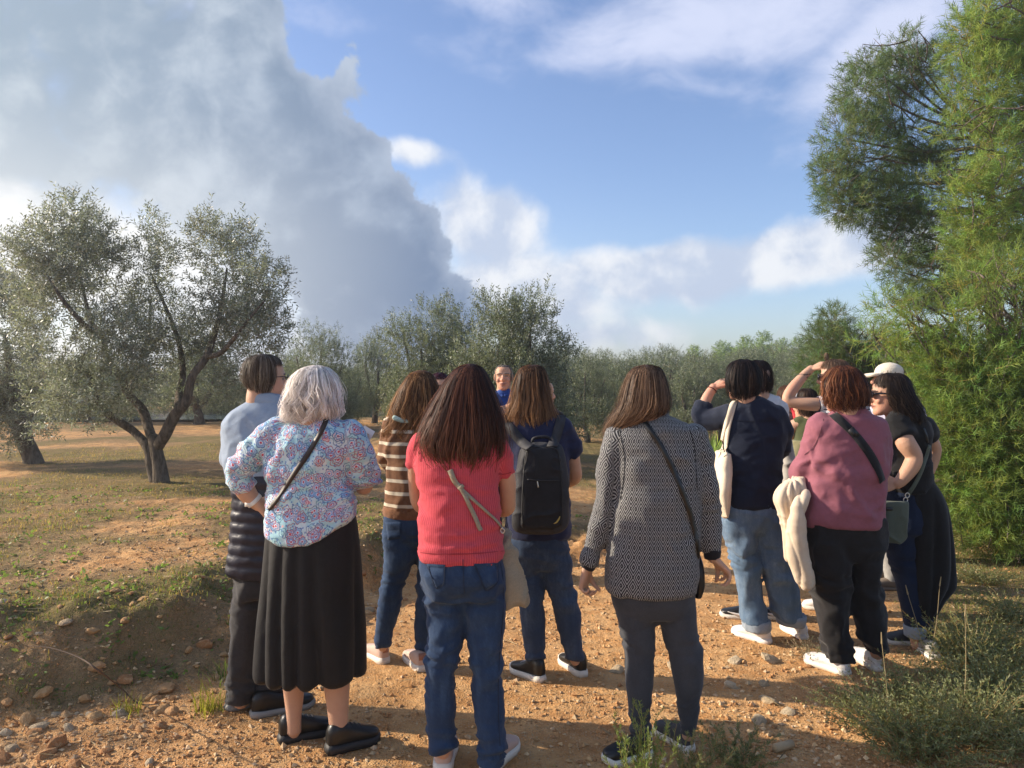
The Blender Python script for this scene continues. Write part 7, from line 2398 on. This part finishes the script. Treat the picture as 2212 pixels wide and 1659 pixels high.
def hidden_people():
    # man in the cream cap
    p = Person(6.0, 1935, 'person in a cream cap and pale lilac shirt, half hidden behind the woman in black')
    hd = p.head(1920, 787, -80, scale=1.06)
    body = hd + [p.neck(p.P(1930, 865, .01), .06)] + core(p, (1932, 880), (1935, 1060), [(1920, 1245), (1940, 1240)])
    for sg, x in ((-1, 1888), (1, 1985)):
        body += [p.limb([(x, 890, .02, 10), (x, 960, .04, 9), (x - sg * 12, 1010, .12, 8)])] + p.hand(p.P(x - sg * 12, 1010, .12), p.P(x - sg * 30, 1040, .2), (-sg, 0, 0), sg)
    p.body(body, .007, face=True)
    p.garment('shirt', F_LILAC, [p.rings([(858, 1912, 1950, .062), (870, 1895, 1972, .085), (884, 1882, 1988, .10), (920, 1878, 1993, .12), (990, 1882, 1988, .125), (1060, 1885, 1985, .13)]), p.limb([(1892, 890, 0, 18), (1887, 940, .03, 15)]), p.limb([(1980, 890, 0, 18), (1986, 940, .03, 15)])], .0095, folds=[dict(amp=.008, sc=(7, 5, 6), seed=3)])
    p.garment('trousers', F_GREYTR, [p.rings([(1045, 1888, 1982, .12), (1080, 1886, 1984, .12), (1110, 1888, 1984, .115)]), p.legs([(1100, 1888, 1936, 0), (1180, 1900, 1936, 0), (1256, 1914, 1940, 0)]), p.legs([(1100, 1934, 1984, .1), (1180, 1930, 1970, .1), (1244, 1926, 1952, .1)])], .0095, folds=[KNEES(.5)])
    p.shoe((1950, 1274), (1894, 1272), L_TAUPE, L_TAUPE, L=.28, sole=.02)
    p.shoe((1950, 1258), (1893, 1252), L_TAUPE, L_TAUPE, L=.28, sole=.02)
    p.hair([(786, 1912, 1934, .01), (792, 1900, 1946, .06), (812, 1892, 1952, .09), (832, 1896, 1952, .09), (842, 1905, 1948, .07)], [(.05, .035, .025), (.08, .055, .04)], 500, -80, 70, .4, seed=23)
    cp = [loft(np.array([p.hpt(0, -.002, z) for z in (.150, .175, .200, .222, .236, .242)]), np.array([p.hM @ np.array([w, 0, 0]) for w in (.086, .086, .080, .062, .036, .008)]), np.array([p.hM @ np.array([0, w, 0]) for w in (.106, .106, .098, .076, .044, .010)]), 28)]
    bm = [tube([p.hpt(x, y, z) for x, y, z in ((-.068, .075, .158), (-.055, .130, .150), (0, .165, .142), (.055, .130, .150), (.068, .075, .158))], [.012, .016, .018, .016, .012], 10, 4),
          loft(np.array([p.hpt(0, .09, .157), p.hpt(0, .12, .152), p.hpt(0, .155, .145)]), np.array([p.hM @ np.array([w, 0, 0]) for w in (.070, .064, .036)]), np.array([p.hM @ np.array([0, 0, .006])] * 3), 16)]
    me = remesh(join(cp + bm), .0055)
    relax(me, 2)
    p.mesh_part('cap', me, fabric('cream_cap_cotton', (.70, .62, .50), .9, .05))

    # girl in the olive tee
    p = Person(6.2, 1752, 'short person in an olive green tee and khaki trousers behind the raised bare arm')
    body = p.head(1742, 847, -30) + [p.neck(p.P(1748, 915, .01), .05)] + core(p, (1750, 925), (1750, 1030), [(1720, 1210), (1772, 1210)])
    body += [p.limb([(1726, 915, 0, 13), (1712, 922, .03, 13.5), (1700, 934, .1, 11), (1712, 942, .22, 8.5)])] + p.hand(p.P(1712, 942, .22), p.P(1750, 930, .25), (0, -1, 0), -1)
    body += [p.limb([(1786, 915, 0, 12), (1795, 950, .05, 10), (1775, 955, .2, 8)])] + p.hand(p.P(1775, 955, .2), p.P(1735, 950, .24), (0, -1, 0), 1)
    p.body(body, .0065, face=True)
    p.garment('tee', F_OLIVE, [p.rings([(898, 1736, 1766, .055), (906, 1726, 1780, .075), (916, 1719, 1790, .09), (940, 1716, 1794, .10), (960, 1716, 1793, .105)]), p.limb([(1730, 914, 0, 16), (1721, 922, .02, 15)], dome='s'), p.limb([(1783, 914, 0, 16), (1791, 932, .02, 14)], dome='s')], .008, folds=[dict(amp=.006, sc=(8, 6, 8), seed=2)])
    p.garment('trousers', F_KHAKI, [p.rings([(950, 1709, 1792, .10), (990, 1706, 1794, .115), (1035, 1706, 1796, .115)]), p.legs([(1025, 1706, 1750, 0), (1120, 1706, 1740, 0), (1216, 1706, 1734, 0)]), p.legs([(1025, 1748, 1796, 0), (1120, 1756, 1792, 0), (1216, 1758, 1788, 0)])], .009, folds=[KNEES(.5)])
    p.shoe((1738, 1230), (1703, 1226), L_WHITE, L_WHITES, L=.25)
    p.shoe((1790, 1230), (1755, 1226), L_WHITE, L_WHITES, L=.25)
    p.hair([(839, 1735, 1750, .01), (844, 1726, 1760, .07), (856, 1722, 1765, .09), (875, 1722, 1766, .095), (895, 1728, 1766, .09), (905, 1738, 1762, .07)], [(.04, .025, .018), (.07, .04, .028), (.025, .017, .014)], 900, -30, 60, .36, .01, seed=25, wid=.005)
    link('hairband', mesh_np('hairband', *tube([p.hpt(.083 * math.cos(a), .03 + .02 * math.sin(a), .135 + .105 * math.sin(a)) for a in np.linspace(0, np.pi, 9)], [.006] * 9, 8, 2)), plain('grey_band', (.35, .36, .38), .3), p.root)

    # patterned top, further back
    p = Person(7.2, 1700, 'person in a dark speckled top with a red edge, just visible behind the bare elbow')
    body = p.head(1702, 840, 150) + [p.neck(p.P(1702, 900, 0), .05)] + core(p, (1702, 905), (1702, 1010), [(1688, 1180), (1716, 1180)])
    for sg, x in ((-1, 1668), (1, 1738)):
        body += [p.limb([(x, 905, 0, 9), (x, 960, -.03, 8), (x - sg * 10, 1000, -.1, 7)])] + p.hand(p.P(x - sg * 10, 1000, -.1), p.P(x - sg * 20, 1030, -.15), (-sg, 0, 0), -sg)
    p.body(body, .007, face=True)
    p.garment('top', F_PRINTD, [p.rings([(884, 1690, 1716, .055), (892, 1676, 1730, .08), (905, 1668, 1738, .10), (960, 1668, 1738, .11), (1020, 1668, 1738, .115)])], .009)
    p.garment('red_edge', fabric('red_cloth', (.55, .04, .05), .85), [p.limb([(1712, 884, -.08, 6), (1718, 896, -.1, 6), (1720, 915, -.11, 5)])], .007)
    p.garment('trousers', F_BLACKTR, [p.rings([(1010, 1670, 1736, .11), (1050, 1670, 1736, .11)]), p.legs([(1045, 1670, 1704, 0), (1190, 1676, 1700, 0)]), p.legs([(1045, 1702, 1736, 0), (1190, 1706, 1730, 0)])], .01)
    p.shoe((1688, 1195), (1684, 1206), L_BLACK, L_BLACKS, L=.25)
    p.shoe((1718, 1195), (1722, 1206), L_BLACK, L_BLACKS, L=.25)
    p.hair([(832, 1696, 1708, .01), (838, 1684, 1720, .08), (855, 1680, 1724, .10), (880, 1682, 1722, .10), (896, 1690, 1716, .08)], [(.10, .05, .03), (.16, .09, .05)], 600, 150, 60, .34, .02, seed=27, wid=.006)

    # purple-haired woman facing the group
    p = Person(6.5, 950, 'purple-haired woman facing the camera, her forehead showing between two heads')
    body = p.head(950, 812, 158) + [p.neck(p.P(950, 880, 0), .054)] + core(p, (950, 890), (950, 1040), [(930, 1220), (968, 1220)])
    for sg, x in ((-1, 905), (1, 995)):
        body += [p.limb([(x, 900, 0, 10), (x, 960, -.03, 9), (x - sg * 14, 1010, -.1, 8)])] + p.hand(p.P(x - sg * 14, 1010, -.1), p.P(x - sg * 30, 1045, -.15), (-sg, 0, 0), -sg)
    p.body(body, .0058, face=True)
    p.garment('jacket', F_BLACKT, [p.rings([(868, 936, 964, .06), (878, 920, 980, .085), (890, 906, 994, .10), (950, 904, 996, .11), (1050, 906, 994, .12)]), p.limb([(912, 895, 0, 16), (904, 950, -.02, 13)]), p.limb([(988, 895, 0, 16), (996, 950, -.02, 13)])], .0095)
    p.garment('trousers', F_BLACKTR, [p.rings([(1035, 908, 992, .11), (1080, 908, 992, .115)]), p.legs([(1070, 908, 950, 0), (1228, 916, 944, 0)]), p.legs([(1070, 950, 992, 0), (1228, 956, 984, 0)])], .01)
    p.shoe((930, 1236), (924, 1250), L_BLACK, L_BLACKS, L=.25)
    p.shoe((970, 1236), (976, 1250), L_BLACK, L_BLACKS, L=.25)
    p.hair([(805, 944, 956, .01), (809, 935, 965, .07), (820, 929, 971, .092), (840, 928, 972, .098), (862, 930, 970, .09), (872, 936, 964, .07)], [(.055, .014, .030), (.085, .02, .045), (.035, .012, .022)], 1000, 158, 58, .30, .008, seed=29, wid=.005)

    # dark clothes behind the backpack
    p = Person(6.2, 1188, 'person in dark clothes hidden behind the backpack, ear and shoulder just showing')
    body = p.head(1171, 822, 60) + [p.neck(p.P(1178, 890, 0), .054)] + core(p, (1178, 900), (1178, 1040), [(1165, 1235), (1196, 1235)])
    for sg, x in ((-1, 1145), (1, 1206)):
        body += [p.limb([(x, 905, 0, 10), (x, 965, .03, 9), (x - sg * 8, 1015, .1, 8)])] + p.hand(p.P(x - sg * 8, 1015, .1), p.P(x - sg * 20, 1045, .16), (-sg, 0, 0), sg)
    p.body(body, .007, face=True)
    p.garment('jacket', F_BLACK, [p.rings([(878, 1162, 1196, .06), (888, 1148, 1208, .085), (900, 1140, 1214, .10), (960, 1142, 1212, .11), (1050, 1144, 1210, .115)]), p.limb([(1150, 905, 0, 15), (1144, 955, .02, 13)]), p.limb([(1204, 902, 0, 15), (1207, 955, .02, 13)])], .0095)
    p.garment('trousers', F_BLACKTR, [p.rings([(1035, 1146, 1208, .11), (1080, 1146, 1208, .11)]), p.legs([(1070, 1146, 1178, 0), (1242, 1150, 1176, 0)]), p.legs([(1070, 1177, 1208, 0), (1242, 1180, 1206, 0)])], .01)
    p.shoe((1164, 1258), (1172, 1240), L_BLACK, L_BLACKS, L=.26)
    p.shoe((1194, 1258), (1204, 1240), L_BLACK, L_BLACKS, L=.26)
    p.hair([(815, 1165, 1177, .01), (820, 1154, 1186, .06), (835, 1150, 1188, .085), (855, 1151, 1187, .09), (868, 1156, 1183, .07)], [(.07, .04, .025), (.11, .065, .04)], 700, 60, 72, .38, seed=31, wid=.005)

    # the guide in the blue polo shirt
    p = Person(6.9, 1088, 'older man in a royal blue polo shirt with arms folded, facing the group', )
    body = p.head(1088, 789, 183, tilt=2) + [p.neck(p.P(1088, 856, .02), .062)] + core(p, (1088, 868), (1088, 1010), [(1070, 1195), (1106, 1195)])
    body += [p.limb([(1064, 858, 0, 11), (1062, 878, -.03, 11), (1064, 889, -.09, 11), (1086, 886, -.19, 9.5), (1102, 879, -.21, 7.5)])] + p.hand(p.P(1102, 879, -.21), p.P(1135, 866, -.18), (0, .9, 0), 1, (.6, .6, .6, .7))
    body += [p.limb([(1113, 858, 0, 11), (1116, 878, -.03, 11), (1112, 890, -.09, 11), (1090, 892, -.20, 9.5), (1076, 888, -.24, 7.5)])] + p.hand(p.P(1077, 888, -.24), p.P(1042, 872, -.18), (0, .9, 0), -1, (.6, .6, .6, .7))
    p.skin = SKIN * [1.0, .92, .88]
    p.body(body, .0048, face=True, brow=(.22, .17, .14))
    p.garment('polo_shirt', F_POLO, [p.rings([(842, 1076, 1100, .062), (848, 1068, 1108, .082), (856, 1061, 1115, .10), (880, 1060, 1117, .115), (930, 1063, 1114, .12), (985, 1064, 1113, .122)]), p.limb([(1066, 856, 0, 14), (1062, 870, -.015, 13)], dome='s'), p.limb([(1110, 856, 0, 14), (1115, 870, -.015, 13)], dome='s')], .0075, folds=[dict(amp=.008, sc=(9, 6, 7), seed=3)])
    for sx in (-1, 1):
        link('collar', mesh_np('collar', *tube([p.P(1088 + sx * 12, 843, .02), p.P(1088 + sx * 9, 848, -.06), p.P(1088 + sx * 3, 855, -.102)], [.014, .017, .012], 10, 4, flat=.6)), F_POLO, p.root)
    p.garment('trousers', F_DENIM4, [p.rings([(975, 1066, 1110, .115), (1020, 1064, 1112, .12)]), p.legs([(1010, 1064, 1089, 0), (1205, 1060, 1082, 0)]), p.legs([(1010, 1087, 1112, 0), (1205, 1094, 1116, 0)])], .0095)
    p.shoe((1071, 1208), (1068, 1221), L_TAUPE, L_BLACKS, L=.28)
    p.shoe((1105, 1208), (1108, 1221), L_TAUPE, L_BLACKS, L=.28)
    p.hair([(788, 1083, 1093, .012), (790, 1077, 1099, .06), (796, 1071.5, 1104.5, .085), (806, 1070, 1106, .098), (818, 1070, 1106, .098), (830, 1073, 1103, .085)], [(.24, .215, .19), (.17, .15, .13), (.33, .30, .27)], 1300, 183, 56, .24, .002, seed=33, wid=.003, frizz=.001)


man_light_blue()
woman_floral()
woman_sweater()
woman_red()
woman_backpack()
woman_diamond()
woman_dark_shirt()
woman_striped_tee()
woman_mauve()
woman_black()
hidden_people()
for q in PEOPLE:
    q.finish()

# ------------------------------------------------------------------ thin haze volume, added to stand in for lens glare
_m = bpy.data.materials.new('air')
_m.use_nodes = True
_nt = _m.node_tree
_nt.nodes.clear()
_o = _nt.nodes.new('ShaderNodeOutputMaterial')
_v = _nt.nodes.new('ShaderNodeVolumePrincipled')
_v.inputs['Color'].default_value = (0.96, 0.97, 1.0, 1.0)
_v.inputs['Density'].default_value = 0.0030
_v.inputs['Anisotropy'].default_value = 0.72
_nt.links.new(_v.outputs[0], _o.inputs['Volume'])
_g = boxgeo((0, 113, 2.75), 226, 153, 4.15)
tag(link('haze', mesh_np('haze', _g[0], _g[1], None, False), _m), 'thin pale haze added to stand in for lens glare', kind='stuff')
